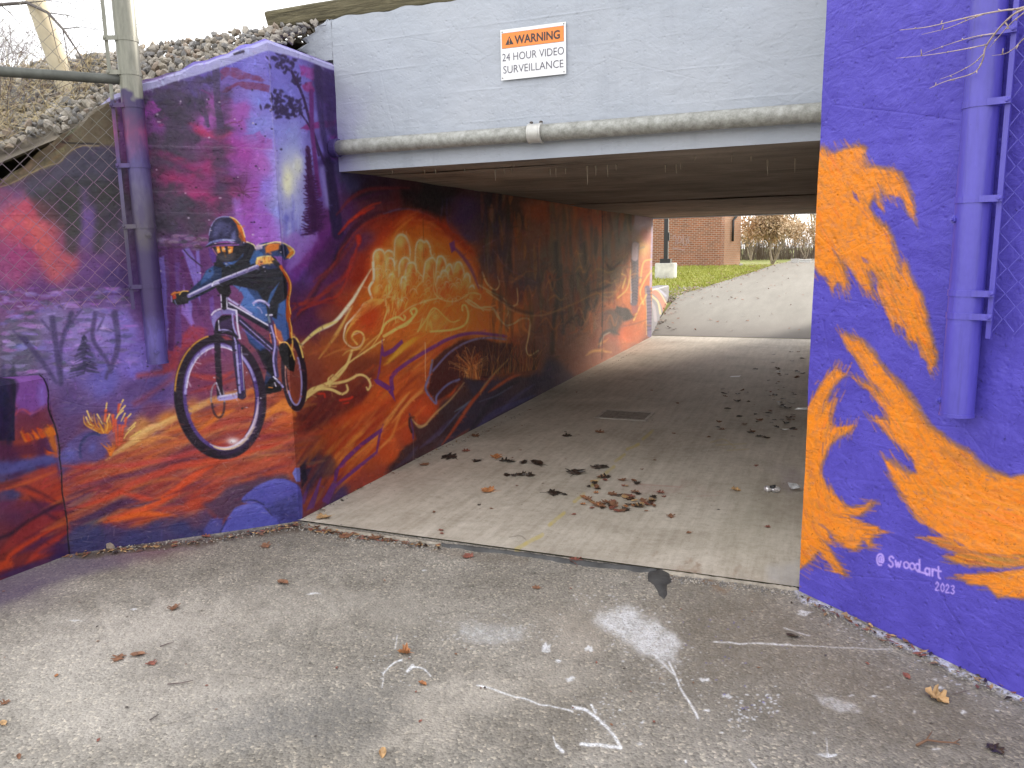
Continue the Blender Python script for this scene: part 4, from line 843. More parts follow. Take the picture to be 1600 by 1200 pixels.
    K.ring(470, 300, 95, 75, 24, (34,26,38), 0.9, 0, 190, 330, 1.2); K.poly([(440,255),(480,250),(520,280),(470,280)], (160,60,70), 0.8, 2)
    K.line([(440,-40),(445,45)], 11, WV, 0.95, 0.7); K.line([(480,-40),(480,45)], 11, WV, 0.95, 0.7); K.line([(460,-50),(462,50)], 30, BK, 0.97, 0.8)
    # body
    K.at(250, 310, 6.667)
    K.poly([(560,690),(600,620),(700,690),(850,560),(870,470),(930,450),(1010,500),(1080,540),(1200,620),(1290,740),(1320,830),(1330,1000),(1300,1080),(1240,1200),(1120,1200),(1100,1110),(1000,1060),(900,930),(760,905),(560,890)], (30,30,38), 0.98, 1.2)
    K.hatch([(600,720),(860,640),(1200,700),(1290,900),(1150,1000),(900,900),(620,880)], [(600,800),(1300,800)], 60, 16, 3, [(44,44,52),(24,22,30),(58,56,66),(38,44,66)], 0.5, 4, 0.8)
    K.poly([(760,900),(900,930),(1010,1050),(1010,1200),(830,1110),(870,1030),(850,980)], (76,112,180), 0.95, 1.6); K.poly([(900,930),(1010,960),(1100,1100),(1000,1070)], (48,70,120), 0.9, 2)
    K.poly([(1110,1100),(1150,980),(1240,870),(1200,960),(1130,1110)], (66,100,160), 0.85, 1.4); K.poly([(1230,1100),(1320,1040),(1300,1200),(1220,1200)], (58,92,156), 0.95, 1.4)
    K.poly([(980,540),(1070,520),(1090,570),(1050,640),(940,690),(930,640)], (60,98,158), 0.9, 1.6); K.line([(920,660),(960,560)], 12, (30,30,44), 0.9, 1)
    K.poly([(640,670),(740,650),(790,560),(870,520),(860,600),(770,680),(690,700)], (60,94,160), 0.85, 1.6); K.poly([(790,560),(860,540),(850,620),(780,650)], (34,42,66), 0.8, 2)
    K.poly([(560,700),(480,750),(430,840),(330,930),(290,980),(270,1080),(340,1050),(480,980),(600,910),(640,820),(640,720)], (36,50,84), 0.98, 1.2); K.poly([(550,700),(480,750),(430,850),(420,900),(520,830),(560,780)], (66,100,164), 0.75, 2.2); K.line([(300,1040),(440,980),(600,900)], 26, (22,22,28), 0.9, 1.4)
    K.poly([(110,1010),(150,985),(220,965),(290,965),(310,1000),(290,1090),(190,1110),(120,1080)], (40,36,40), 0.98, 1.2); K.line([(120,1000),(150,980),(200,975)], 22, (226,128,50), 0.95, 1); K.line([(200,1000),(230,965),(290,965)], 12, (240,190,90), 0.95, 0.8); K.poly([(125,1010),(160,990),(165,1040),(130,1050)], (214,60,48), 0.9, 1.4); K.line([(115,1020),(120,1070)], 16, (176,150,206), 0.9, 1); K.line([(150,1060),(165,1100)], 9, (140,150,210), 0.9, 0.8)
    # arm and fist on the right
    K.poly([(990,520),(1030,470),(1100,455),(1200,450),(1290,465),(1380,510),(1405,560),(1370,615),(1300,640),(1260,600),(1180,600),(1090,620),(1060,560)], (46,62,106), 0.98, 1.2)
    K.poly([(1090,500),(1140,465),(1260,465),(1240,530),(1160,550),(1100,570)], (214,116,44), 0.95, 2); K.poly([(1240,480),(1310,480),(1330,600),(1290,600),(1230,560)], (30,32,52), 0.9, 2.2); K.poly([(1320,490),(1390,530),(1400,570),(1340,620),(1310,620),(1350,560)], (222,132,46), 0.95, 1.6)
    K.line([(1010,500),(1080,480),(1200,452),(1300,470),(1385,525),(1398,570),(1350,620)], 12, (248,220,140), 0.95, 0.8); K.line([(900,450),(970,480),(995,520)], 12, (246,226,170), 0.9, 0.8); K.poly([(980,500),(1020,470),(1070,480),(1060,520),(1000,540)], (206,176,206), 0.8, 2)
    K.poly([(990,660),(1010,610),(1080,598),(1150,595),(1195,640),(1185,690),(1110,690),(1040,700),(1000,700)], (238,180,90), 0.98, 1.2)
    for x in (1045, 1085, 1125, 1160): K.line([(x, 610), (x + 6, 660)], 7, (196,96,44), 0.8, 0.8)
    K.poly([(1010,640),(1060,630),(1080,690),(1020,700)], (220,130,96), 0.8, 2); K.line([(1010,620),(1080,600),(1150,598)], 10, (254,236,160), 0.9, 0.8); K.poly([(1040,690),(1180,670),(1230,720),(1120,740)], (44,52,90), 0.9, 1.6); K.poly([(1160,650),(1200,630),(1240,690),(1200,700)], (34,30,40), 0.9, 1.6)
    K.line([(1255,710),(1310,790),(1350,870),(1355,950),(1330,1080),(1350,1180),(1350,1230)], 36, (192,84,32), 0.97, 1.2, w1=28); K.line([(1290,740),(1345,830),(1366,930),(1345,1080),(1362,1200)], 9, (248,200,100), 0.95, 0.7)
    # head
    K.poly([(500,520),(560,500),(770,490),(880,480),(870,560),(800,640),(740,660),(640,660),(590,620),(580,690),(540,660)], (36,32,40), 0.98, 1.2)
    K.poly([(500,510),(540,520),(585,600),(580,660),(545,670),(515,600)], (100,60,150), 0.9, 1.2); K.line([(545,520),(590,590)], 10, (200,120,170), 0.9, 0.8)
    K.poly([(590,580),(780,570),(750,640),(640,650),(600,620)], (70,66,74), 0.8, 2)
    for q in [[(582,500),(615,496),(628,560),(598,570)],[(632,498),(668,498),(682,556),(650,552)],[(702,496),(762,500),(752,560),(712,575)]]:
        K.poly(q, (240,134,44), 0.98, 1.2)
    K.blob(600, 540, 14, 20, (254,226,130), 0.8); K.blob(655, 530, 14, 18, (254,220,130), 0.7); K.blob(725, 540, 16, 22, (254,226,150), 0.8)
    K.poly([(500,470),(508,380),(530,290),(580,215),(650,186),(730,192),(800,236),(850,310),(880,400),(892,470),(840,490),(780,455),(660,440),(560,470),(480,500)], (44,42,70), 0.99, 1.1, 0, 0, True)
    K.poly([(530,400),(560,280),(620,230),(680,260),(640,330),(590,420)], (92,90,140), 0.7, 5, 3); K.poly([(650,280),(720,250),(740,330),(690,410),(650,400)], (86,84,130), 0.6, 4, 3); K.poly([(740,370),(780,330),(790,420),(740,440)], (120,122,180), 0.7, 3)
    K.poly([(735,190),(800,232),(850,305),(880,395),(892,455),(850,440),(820,400),(815,330),(790,260)], (222,108,30), 0.97, 1.6); K.poly([(800,330),(850,360),(870,440),(830,430)], (60,36,34), 0.6, 3)
    K.line([(725,190),(790,222),(850,300),(882,400)], 11, (250,220,130), 0.95, 0.8); K.line([(508,380),(530,290),(580,215),(650,188),(720,190)], 9, (164,164,220), 0.9, 0.8)
    K.line([(475,495),(530,455),(640,432),(720,432),(785,438)], 24, (124,126,188), 0.95, 1.0, taper=True); K.line([(480,500),(560,480),(660,470),(800,470)], 14, (30,28,36), 0.9, 1.0); K.line([(650,430),(770,434)], 8, (196,200,232), 0.9, 0.8)
    # handlebar, stem, saddle
    K.poly([(570,890),(720,890),(740,980),(700,1040),(690,1150),(640,1150),(640,1020),(590,950)], (28,24,30), 0.98, 1.2)
    K.line([(300,1012),(520,905)], 44, (140,130,190), 0.98, 1, smooth=False); K.line([(600,868),(1010,708)], 40, (140,130,190), 0.98, 1, smooth=False); K.line([(300,1000),(520,892)], 12, WV, 0.95, 0.8, smooth=False); K.line([(600,852),(1000,694)], 12, WV, 0.95, 0.8, smooth=False); K.line([(320,1016),(530,912)], 7, (60,50,80), 0.9, 0.7, smooth=False); K.line([(610,874),(1010,716)], 7, (60,50,80), 0.9, 0.7, smooth=False)
    K.poly([(520,880),(600,850),(620,890),(540,920)], (190,182,226), 0.95, 1); K.line([(540,905),(560,865),(610,850)], 8, (250,246,255), 0.9, 0.7); K.line([(555,905),(605,890)], 7, (60,50,80), 0.9, 0.7)
    K.line([(970,1090),(1020,1062),(1090,1076),(1130,1110)], 26, LV, 0.97, 1); K.line([(990,1070),(1040,1056),(1100,1076)], 9, WV, 0.95, 0.8); K.line([(1010,1130),(1040,1150),(1060,1190)], 14, (150,146,196), 0.9, 0.8)
    K.line([(632,1000),(640,1130)], 9, WV, 0.9, 0.7); K.line([(690,1040),(694,1130)], 9, WV, 0.9, 0.7); K.line([(700,1035),(830,1120),(950,1200)], 22, (190,180,230), 0.95, 1)

    # ---- pale capping strip at the top of the wall, worn spots, form joints
    K.at(0, 0, 1)
    K.poly([(150,152),(215,132),(420,60),(525,100),(527,112),(470,92),(420,78),(340,106),(212,146),(150,165)], (176,174,216), 0.96, 1.6, 1.5, 0.15)
    K.line([(366,84),(380,80)], 4, (60,52,70), 0.9, 0.8)
    K.line([(420,78),(424,160),(432,260),(444,400)], 1.6, (190,180,220), 0.4, 0.6, warp=1)
    for y0, y1, a in [(226,232,0.35),(330,334,0.3),(298,300,0.28),(425,428,0.2),(478,480,0.25)]:
        K.line([(215,y0),(330,(y0 + y1) / 2 + 1),(425,y1)], 1.6, (196,176,200), a, 0.7, warp=2, tex=0.7)
    for k in range(120):
        x = R.uniform(215, 440); y = R.uniform(140, 640)
        K.blob(x, y, R.uniform(1, 2.6), R.uniform(0.8, 1.8), [(30,24,36),(206,190,210)][k % 3 == 0], 0.7, 0, 2)
    for k in range(200):
        x = R.uniform(100, 470); y = R.uniform(560, 850)
        K.line([(x, y), (x + R.normal(0, 6), y + R.normal(0, 3))], 0.9, (206,186,190), 0.3, 0.5)
    K.line([(66,585),(75,610),(76,640),(86,668),(91,690),(94,720),(97,760),(104,820),(108,866)], 2.2, (24,18,28), 0.9, 0.6, warp=2)
    K.line([(0,592),(62,584)], 2.2, (60,52,80), 0.7, 0.8)
    K.line([(940,300),(942,440),(940,560)], 1.5, (36,28,30), 0.5, 0.6); K.line([(660,280),(662,420)], 1.2, (30,20,24), 0.25, 0.6)
    # a last pass of small dry strokes in the local colours
    for k in range(9000):
        x, y = R.uniform(0, 1030), R.uniform(60, 900)
        ix, iy = int((x - K.x0) * K.S), int((y - K.y0) * K.S)
        if not (0 <= ix < K.W and 0 <= iy < K.H): continue
        c = K.L[iy, ix] * R.uniform(0.78, 1.26) + R.normal(0, 5, 3)
        a = R.normal(-0.5, 0.5) if y > 620 or x > 520 else R.normal(1.2, 0.8); d = R.uniform(3, 9)
        K.line([(x, y), (x + d * math.cos(a), y + d * math.sin(a))], R.uniform(1, 3.2), tuple(np.clip(c, 0, 255)), 0.4, 0.9, smooth=False)
    K.grain(6)
    return K

# ------------------------------------------------------------------ the right mural: orange flames on violet
def paint_right():
    K = Sheet(1200, -40, 1700, 1160, 1.3, 53, base=(87, 77, 182))
    R = K.r
    K.L += (K.n1[..., None] * np.array([5, 5, 9])).astype(np.float32)
    O = (255, 146, 34); B = (166, 112, 66)
    up = [(215,95),(262,100),(280,135),(330,118),(380,98),(430,90),(450,108),(440,140),(452,180),(500,190),(560,205),(605,215),(620,245),(640,275),(665,310),(680,360),(687,412),(675,420),(655,380),(640,345),(610,325),(570,310),(545,305),(535,285),(520,300),(525,358),(510,340),(500,310),(480,330),(470,365),(465,400),(500,430),(540,460),(570,510),(585,560),(597,590),(605,640),(620,690),(632,625),(640,640),(660,700),(690,750),(720,800),(735,870),(745,930),(760,1000),(772,1060),(766,1120),(745,1127),(740,1085),(720,1075),(710,1030),(680,1000),(650,990),(640,940),(590,910),(582,935),(560,870),(530,810),(510,750),(510,700),(480,660),(465,680),(470,730),(492,805),(460,760),(430,740),(400,690),(370,650),(350,630),(300,560),(345,660),(360,720),(366,752),(340,735),(320,715),(300,750),(285,740),(265,700),(235,680),(180,600),(180,100)]
    left = [(185,230),(230,160),(265,100),(320,38),(325,60),(370,70),(330,90),(290,150),(270,200),(280,220),(315,185),(310,220),(285,270),(290,300),(310,325),(403,315),(375,340),(340,365),(300,390),(265,430),(250,490),(245,550),(265,590),(300,630),(350,670),(400,700),(440,690),(482,663),(470,690),(420,735),(380,740),(440,770),(510,790),(522,820),(480,830),(470,882),(440,850),(400,902),(350,880),(310,840),(280,800),(300,870),(262,850),(300,920),(330,970),(358,1020),(320,1000),(265,945),(232,895),(200,940),(165,975),(100,1000),(100,260)]
    main = [(345,-110),(375,-100),(430,-80),(490,-20),(545,60),(600,120),(660,190),(720,270),(760,320),(850,400),(950,460),(1040,540),(1120,560),(1215,545),(1400,500),(1400,900),(1200,920),(1100,920),(1000,910),(900,880),(860,850),(780,810),(700,760),(660,700),(630,650),(600,600),(570,550),(555,480),(580,480),(620,520),(660,540),(690,545),(680,480),(640,430),(600,390),(560,350),(520,310),(488,288),(530,290),(570,300),(540,240),(500,190),(460,150),(430,110),(408,93),(470,130),(530,180),(545,190),(500,130),(460,70),(430,20),(400,-20),(370,-60)]
    f1 = [(740,835),(860,845),(930,890),(1100,910),(1400,880),(1400,960),(1000,970),(900,962),(850,930),(900,905),(800,870)]
    f2 = [(880,1020),(960,1010),(1050,1000),(1200,980),(1400,960),(1400,1120),(1080,1112),(1030,1060),(960,1050)]
    def flame(p, guide, n, hx, hy):
        K.poly([(x + hx, y + hy) for x, y in p], B, 0.85, 3.5, 5, 0.45)
        K.poly([(x + 0.5 * hx, y + 0.4 * hy) for x, y in p], B, 0.6, 2.5, 4, 0.5)
        K.poly(p, O, 0.95, 2.4, 4, 0.35)
        q = K.curve(K.pt(p), 3, closed=True); T = K.T; K.T = (0, 0, 1.0); g = K.curve(np.array([( gx / T[2] + T[0], gy / T[2] + T[1]) for gx, gy in guide], float))
        for (ex, ey) in q[::1]:
            for _ in range(3):
                i_ = int(np.argmin(((g - (ex, ey)) ** 2).sum(1))); dv = g[min(i_ + 2, len(g) - 1)] - g[max(0, i_ - 2)]; dv = dv / (np.linalg.norm(dv) + 1e-9)
                sx, sy = ex + R.normal(0, 2.2), ey + R.normal(0, 2.2); L_ = R.uniform(6, 20) * R.choice([-1, 1])
                K.line([(sx, sy), (sx + dv[0] * L_ + R.normal(0, 1.5), sy + dv[1] * L_ + R.normal(0, 1.5))], R.uniform(0.8, 2.4), [O, (214, 128, 58), B, (150, 104, 90), (104, 86, 150)][int(R.integers(5))], 0.55, 0.9, smooth=False, tex=0.5)
        K.T = T
        K.hatch(p, guide, n, 26, 3.2, [(250,150,60),(226,122,40),(206,122,50),(252,140,44),(190,118,62)], 0.5, 4, 0.8)
    K.at(1200, 200, 3)
    flame(up, [(240,100),(420,420),(560,700),(750,1100)], 230, 16, -14)
    K.poly([(395,290),(420,310),(430,350),(405,330)], (87,77,182), 0.8, 1.5, 3, 0.3); K.poly([(430,600),(460,615),(468,635),(440,628)], (96,82,176), 0.7, 1.5, 3, 0.4)
    K.hatch([(460,640),(600,620),(640,900),(560,860)], [(480,640),(640,920)], 40, 24, 3, [(166,112,66),(206,126,56)], 0.6, 4)
    K.at(1200, 560, 3)
    flame(left, [(300,60),(210,300),(200,600),(300,800),(480,830)], 150, 14, 4)
    flame(f1, [(740,850),(1200,930)], 60, 6, 10); K.hatch(f1, [(740,850),(1200,930)], 70, 50, 4, [(166,112,66),(180,116,60)], 0.7, 4)
    flame(f2, [(880,1030),(1200,1040)], 60, 0, 8)
    flame(main, [(350,-100),(600,300),(800,600),(1000,760),(1300,800)], 260, 18, -14)
    K.hatch([(860,640),(1200,620),(1200,860),(950,860),(760,720)], [(700,600),(1200,800)], 90, 60, 4, [(252,140,50),(234,126,40),(255,156,70)], 0.5, 4)
    for pts in [[(820,430),(900,470),(1040,530)],[(700,250),(760,330)],[(620,120),(700,230)]]: K.line(pts, 34, B, 0.55, 4, tex=0.6)
    # cracks and paint ridges that catch lighter paint
    K.at(0, 0, 1)
    for k in range(90):
        x = R.uniform(1270, 1600); y = R.uniform(0, 1060)
        K.line([(x, y), (x + R.uniform(4, 16), y + R.normal(0, 5))], 0.9, [(118,110,206),(66,58,150)][k % 2], 0.45, 0.5, warp=3)
    # signature
    def glyph(ch, x, y, h, slant=0.32):
        G = {'@': [[(.75,.35),(.6,.25),(.4,.35),(.35,.6),(.5,.72),(.68,.6),(.72,.3),(.74,.68),(.9,.7),(1.0,.45),(.85,.1),(.5,0),(.15,.2),(.05,.6),(.3,.95),(.7,.95)]],
             'S': [[(.75,.12),(.45,0),(.15,.15),(.25,.4),(.6,.55),(.7,.8),(.4,1),(.08,.85)]],
             'w': [[(0,.4),(.18,1),(.4,.55),(.6,1),(.85,.4)]], 'o': [[(.45,.4),(.12,.55),(.12,.85),(.42,1),(.75,.85),(.75,.55),(.45,.4)]],
             'd': [[(.65,.45),(.3,.42),(.08,.7),(.3,1),(.65,.85)],[(.7,0),(.7,1)]], '_': [[(0,1.02),(1.3,1.08)]],
             'a': [[(.65,.5),(.3,.42),(.08,.7),(.3,1),(.62,.85)],[(.68,.42),(.7,1)]], 'r': [[(.1,.42),(.12,1)],[(.12,.65),(.35,.42),(.6,.45)]],
             't': [[(.35,.05),(.35,.85),(.6,1)],[(0,.4),(.7,.38)]], '2': [[(.1,.25),(.35,0),(.65,.2),(.5,.5),(.05,1),(.75,.98)]], '0': [[(.4,0),(.08,.35),(.12,.8),(.4,1),(.7,.75),(.7,.3),(.4,0)]],
             '3': [[(.1,.1),(.5,0),(.68,.22),(.35,.45),(.7,.7),(.45,1),(.05,.88)]]}[ch]
        for st in G:
            K.line([(x + px * h * .62, y + py * h + px * h * .62 * slant) for px, py in st], h * .17, (184,158,240), 0.95, 0.6)
    for ch, x, y, h in [('@',1370,864,19),('S',1388,868,18),('w',1399,869,17),('o',1411,870,18),('o',1420,872,18),('d',1428,873,19),('_',1433,874,20),('a',1443,879,20),('r',1454,881,20),('t',1461,884,20)]: glyph(ch, x, y, h * .92, 0.2)
    for ch, x, y in [('2',1460,909),('0',1468.5,911),('2',1476.5,912.5),('3',1485,914.5)]: glyph(ch, x, y, 12.5, 0.15)
    K.grain(3)
    return K

# ------------------------------------------------------------------ paint and stains on the paving
def paint_floor():
    K = Sheet(-40, 500, 1660, 1240, 1.2, 91, base=(150, 145, 138), alpha=True)
    R = K.r
    W = (206, 208, 212)
    # broad worn and damp areas
    for x, y, rx, ry, c, a, rot in [(720,1085,110,45,(184,176,164),0.45,-12),(640,1150,80,30,(180,172,160),0.4,-20),(900,985,60,40,(178,168,156),0.5,0),(1110,1040,70,50,(110,104,94),0.35,0),(440,1130,120,35,(92,92,92),0.35,-8),(560,1120,90,40,(100,98,94),0.3,-15),(1180,960,120,40,(112,104,92),0.35,8),
                                    (250,980,120,30,(168,160,150),0.3,-10),(350,1060,120,30,(166,158,148),0.25,-6),(1260,1120,160,50,(104,100,92),0.3,10),(1400,1060,130,40,(96,90,78),0.3,20),(130,1090,100,40,(170,164,154),0.3,0),(560,940,160,20,(170,164,154),0.25,4),(1080,900,60,8,(130,100,74),0.5,6),(880,1060,70,25,(168,160,148),0.35,0)]:
        K.blob(x, y, rx, ry, c, min(.8, a * 1.6), rot, 1.3, 40, 0.6)
    for x, y, rx, ry, c, a, rot in [(1180,1010,330,70,(108,98,82),.55,12),(1400,1110,230,70,(104,95,80),.5,14),(960,1120,200,70,(124,116,102),.4,0),(180,1000,220,60,(206,198,188),.45,-6),(220,1120,230,60,(204,196,186),.4,-6),(430,960,160,30,(196,188,176),.35,0),(700,960,160,40,(136,130,120),.4,0),(1330,960,110,24,(100,92,74),.5,18),(1500,1130,120,50,(96,88,74),.5,10)]:
        K.blob(x, y, rx, ry, c, a, rot, 1.1, 46, 0.55)
    # violet overspray along the foot of the left walls
    K.poly([(-40,880),(0,900),(110,864),(330,836),(330,846),(200,880),(100,905),(0,945),(-40,960)], (74,54,98), 0.6, 9, 6); K.blob(240, 862, 60, 14, (120,72,76), 0.5, -6, 1, 8); K.blob(30, 925, 60, 22, (80,62,96), 0.35, -10, 1, 10)
    for k in range(4): K.line([(120,864 + k),(250,852 + k),(330,842 + k),(470,820 + k)], R.uniform(4, 12), [(58,46,38),(80,62,48),(46,38,34),(96,78,60)][k], 0.6, 3, warp=6, tex=0.7)
    K.line([(480,826),(600,842),(720,862),(820,872)], 16, (98,84,68), 0.45, 5, warp=5, tex=0.5)
    # white sprayed patches and drips
    def speck(x, y, rx, ry, n, s0, s1, col=W, a=0.9, rot=0):
        c, sn = math.cos(math.radians(rot)), math.sin(math.radians(rot))
        for k in range(n):
            u = R.normal(0, rx * .5); v = R.normal(0, ry * .5)
            K.blob(x + u * c - v * sn, y + u * sn + v * c, R.uniform(s0, s1) * 1.4, R.uniform(s0, s1) * .7, col, a, 0, 2.5, 2)
    K.poly([(935,952),(985,944),(1012,962),(1040,985),(1064,1004),(1058,1034),(1030,1032),(1000,1014),(960,990),(930,968)], (218,219,222), 0.86, 11, 12, 0.45)
    speck(1000, 990, 110, 50, 260, 0.7, 2.2, (200,200,202), 0.7, 40); speck(755, 988, 100, 28, 160, 0.7, 2.2, (196,196,196), 0.5)
    K.poly([(716,976),(770,970),(820,984),(816,1000),(760,1004),(716,992)], (188,188,188), 0.5, 8, 8, 0.4)
    for pts, w, a in [([(1115,1002),(1170,1004),(1235,1005)],3.2,0.9),([(1235,1006),(1310,1010),(1395,1013)],2.4,0.7),([(1225,980),(1245,986),(1266,992)],2.2,0.8),([(1045,1034),(1060,1065),(1090,1120)],4.5,0.9),([(745,1068),(800,1085),(895,1110)],3.2,0.95),([(895,1104),(915,1108),(932,1122)],7,0.9),([(930,1120),(952,1140),(968,1164)],6.5,0.95),([(968,1166),(940,1163),(908,1160)],7,0.95),
                      ([(864,1148),(870,1164)],3,0.9),([(870,1162),(880,1173)],7,0.95),([(598,1052),(612,1036),(628,1030)],3.2,0.95),([(636,1046),(645,1038)],6,0.95),([(645,1040),(660,1042),(672,1054)],3,0.9),([(620,990),(616,1012)],2.4,0.8),([(598,1058),(596,1072)],2,0.7),([(925,1100),(930,1112)],5,0.8),([(1290,1150),(1293,1176)],2,0.8),([(1170,1185),(1180,1200)],3,0.8),([(1020,1020),(1050,1050)],5,0.6)]:
        K.line(pts, w * .78, (232,234,238), a, 0.8, warp=3, tex=0.5)
    for x, y, rx, ry in [(1135,1085,14,5),(1105,1108,9,5),(1330,1084,7,3),(1364,1086,8,3),(1428,1110,4,3),(1505,1112,7,4),(1560,1108,6,3),(1292,1176,18,6),(1072,1188,7,5),(1004,1124,6,4),(1100,1060,14,6),(890,1060,12,5),(1270,1142,5,3),(1462,1168,9,4),(920,1010,10,8),(1255,955,18,8),(998,1160,8,4),(853,1012,10,14),(870,1030,8,4),(1462,1060,6,3),(1470,1072,9,4),(210,948,10,3),(490,928,14,2.5),(665,890,6,2),(1388,1072,4,2),(118,970,12,2)]:
        K.poly([(x + rx * .8 * math.cos(t) * R.uniform(.35, 1.25), y + ry * .75 * math.sin(t) * R.uniform(.35, 1.25)) for t in np.linspace(0, 6.28, 11)[:-1]], (224,226,230), 0.85, 1.1, 4, 0.5)
    K.poly([(1272,1084),(1300,1088),(1336,1098),(1346,1112),(1310,1112),(1285,1098)], (196,196,198), 0.75, 4, 6, 0.7)
    speck(1155, 1122, 30, 26, 40, 0.8, 2.6); speck(1200, 1098, 32, 20, 34, 0.8, 2.4); speck(940, 1120, 60, 40, 60, 0.6, 1.8); speck(1060, 1080, 160, 70, 120, 0.5, 1.6, (196,196,198), 0.7); speck(1330, 1040, 180, 60, 90, 0.5, 1.6, (196,196,198), 0.6); speck(620, 1040, 60, 40, 40, 0.5, 1.4)
    speck(1130, 1000, 90, 50, 26, 0.7, 1.5, (96,90,170), 0.7); speck(1170, 1100, 60, 30, 12, 0.8, 1.8, (96,90,170), 0.8)
    for k in range(500):
        K.blob(R.uniform(0, 1600), R.uniform(880, 1200), R.uniform(.6, 1.6), R.uniform(.4, 1.0), [(196,190,180),(70,66,60),(206,200,190)][k % 3], 0.6, 0, 2.5)
    for k in range(16):
        x, y = R.uniform(0, 1500), R.uniform(900, 1190); pts = [(x, y)]
        for j in range(5): x += R.uniform(8, 34); y += R.normal(0, 7); pts.append((x, y))
        K.line(pts, 1.3, (60, 55, 48), 0.5, 0.5, warp=3, tex=0.4)
    # primer line along the foot of the right wall
    for k in range(5):
        K.line([(1246,924 + k),(1300,952 + k),(1400,1000 + k),(1500,1045 + k),(1600,1092 + k),(1660,1118)], R.uniform(4, 9), [(222,224,234),(196,198,214),(210,212,222)][k % 3], 0.62, 2.2, warp=8, tex=0.95)
    speck(1520, 1062, 120, 24, 90, 0.6, 2.2, (200,202,212), 0.8, 24); speck(1350, 990, 90, 18, 60, 0.6, 1.8, (196,198,208), 0.7, 24); K.poly([(1195,888),(1248,880),(1254,925),(1200,912)], (172,172,178), 0.5, 9, 8, 0.3)
    K.line([(1460,1040),(1560,1086),(1640,1120)], 8, (70,66,50), 0.5, 4, warp=6, tex=0.5); K.line([(1260,940),(1360,985)], 7, (88,82,70), 0.5, 4, warp=6, tex=0.5)
    # slab inside: streaks, soot, worn centre line, rust
    K.at(600, 560, 2.353)
    for q in [[(485,705),(580,650)],[(605,615),(660,570)],[(700,530),(735,500)],[(765,470),(795,440)],[(805,430),(845,400)],[(850,380),(885,355)],[(895,335),(935,318)],[(950,300),(985,268)]]:
        K.line(q, 15 - (700 - q[0][1]) * .012, (182,164,88), 0.9, 0.8, warp=1.5, tex=0.55, smooth=False)
    for x, y, rx, ry, c, a in [(1010,470,150,16,(150,112,104),0.45),(160,470,120,40,(150,142,130),0.35),(120,380,60,14,(140,132,124),0.4),(900,520,140,30,(156,146,130),0.4),(1360,600,120,120,(150,146,126),0.35),(1500,440,60,40,(140,122,144),0.4),(460,660,60,14,(196,190,176),0.4),(1400,220,110,90,(140,134,124),0.35)]:
        K.blob(x, y, rx, ry, c, a, 0, 1.1, 22, 0.4)
    for k in range(90):
        x = R.uniform(880, 1300); y = R.uniform(150, 260); d = R.uniform(10, 60)
        K.line([(x, y), (x + d * .55, y - d * .7)], R.uniform(1.5, 4), (184,180,172), 0.4, 0.8)
    for k in range(60):
        x = R.uniform(1120, 1500); y = R.uniform(-80, 120); d = R.uniform(20, 90)
        K.line([(x, y), (x + d * .3, y - d * .8)], R.uniform(2, 5), (186,180,170), 0.3, 1)
    for q in [[(1200,310),(1250,300),(1290,330)],[(1260,340),(1340,335)],[(1220,320),(1330,315)]]: K.line(q, 5, (176,160,110), 0.5, 0.8)
    K.line([(940,465),(1090,475)], 4, (172,128,122), 0.6, 0.8); K.line([(1110,510),(1240,505)], 3, (172,140,130), 0.5, 0.8)
    K.line([(460,660),(500,655),(520,668)], 3, (70,64,58), 0.7, 0.7)
    for k in range(170):
        K.blob(R.uniform(0, 1500), R.uniform(200, 800), R.uniform(1, 4), R.uniform(.8, 2), [(196,190,180),(86,80,72),(70,64,58)][k % 3], 0.6, 0, 2.5)
    return K
# ------------------------------------------------------------------ planes of the place
XL, XR = -2.92, -0.05                # tunnel sides
YF, YG, YE = 3.70, 4.35, 14.1        # front of the slab, front of the beam, far end
ZC = 2.12                            # ceiling
WL0 = np.array([XL, 3.72]); WLD = np.array([-0.7145, -0.6997])     # left wing wall, direction
WR0 = np.array([XR, 3.69]); WRD = np.array([0.759, -0.651])        # right wing wall
WLN = np.array([0.6997, -0.7145]); WRN = np.array([-0.651, -0.759])

def gz(y):
    """height of the ground along the path"""
    if y < 14.3: return 0.0
    t = min(1.0, (y - 14.3) / 24.0)
    t = t if t < 0.85 else 0.85 + (t - 0.85) * (1 - (t - 0.85) / 0.3)
    return 0.84 * (t if t > 0.2 else t * t / 0.4 + 0.1 * t / 0.2 * 1.0 if t > 0 else 0.0)

sheet_l = paint_left(); sheet_r = paint_right(); sheet_f = paint_floor()

WING_G = 0.72                       # the outdoor murals: paint darker than the bare display values
def gain_l(P):
    return np.full(P.shape[:2], WING_G)
def gain_s(P):  # brightens paint colour to offset tunnel shade, drops back at the sunlit end
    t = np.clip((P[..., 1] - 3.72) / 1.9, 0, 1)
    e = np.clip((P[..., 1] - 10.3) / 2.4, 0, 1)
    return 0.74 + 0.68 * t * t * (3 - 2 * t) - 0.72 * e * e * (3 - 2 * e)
WING_L, WING_H = 3.2, 2.8
img_wing = lay('wing_mural', sheet_l, [*WL0, 0], [*(WLD * WING_L), 0], [0, 0, WING_H], 1500, 1300, gain_l)
SIDE_L = YE - 3.72
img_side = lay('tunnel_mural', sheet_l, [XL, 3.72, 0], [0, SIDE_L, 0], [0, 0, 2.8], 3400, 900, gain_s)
BL0 = np.array([-3.805, 2.855]); BL1 = np.array([-3.90, 1.55])
img_block = lay('block_mural', sheet_l, [*BL0, 0], [*(BL1 - BL0), 0], [0, 0, 1.05], 900, 720, gain_l)
RW_L, RW_H = 2.6, 3.4
img_right = lay('flame_mural', sheet_r, [*WR0, 0], [*(WRD * RW_L), 0], [0, 0, RW_H], 1100, 1700, lambda P: np.full(P.shape[:2], 0.91))
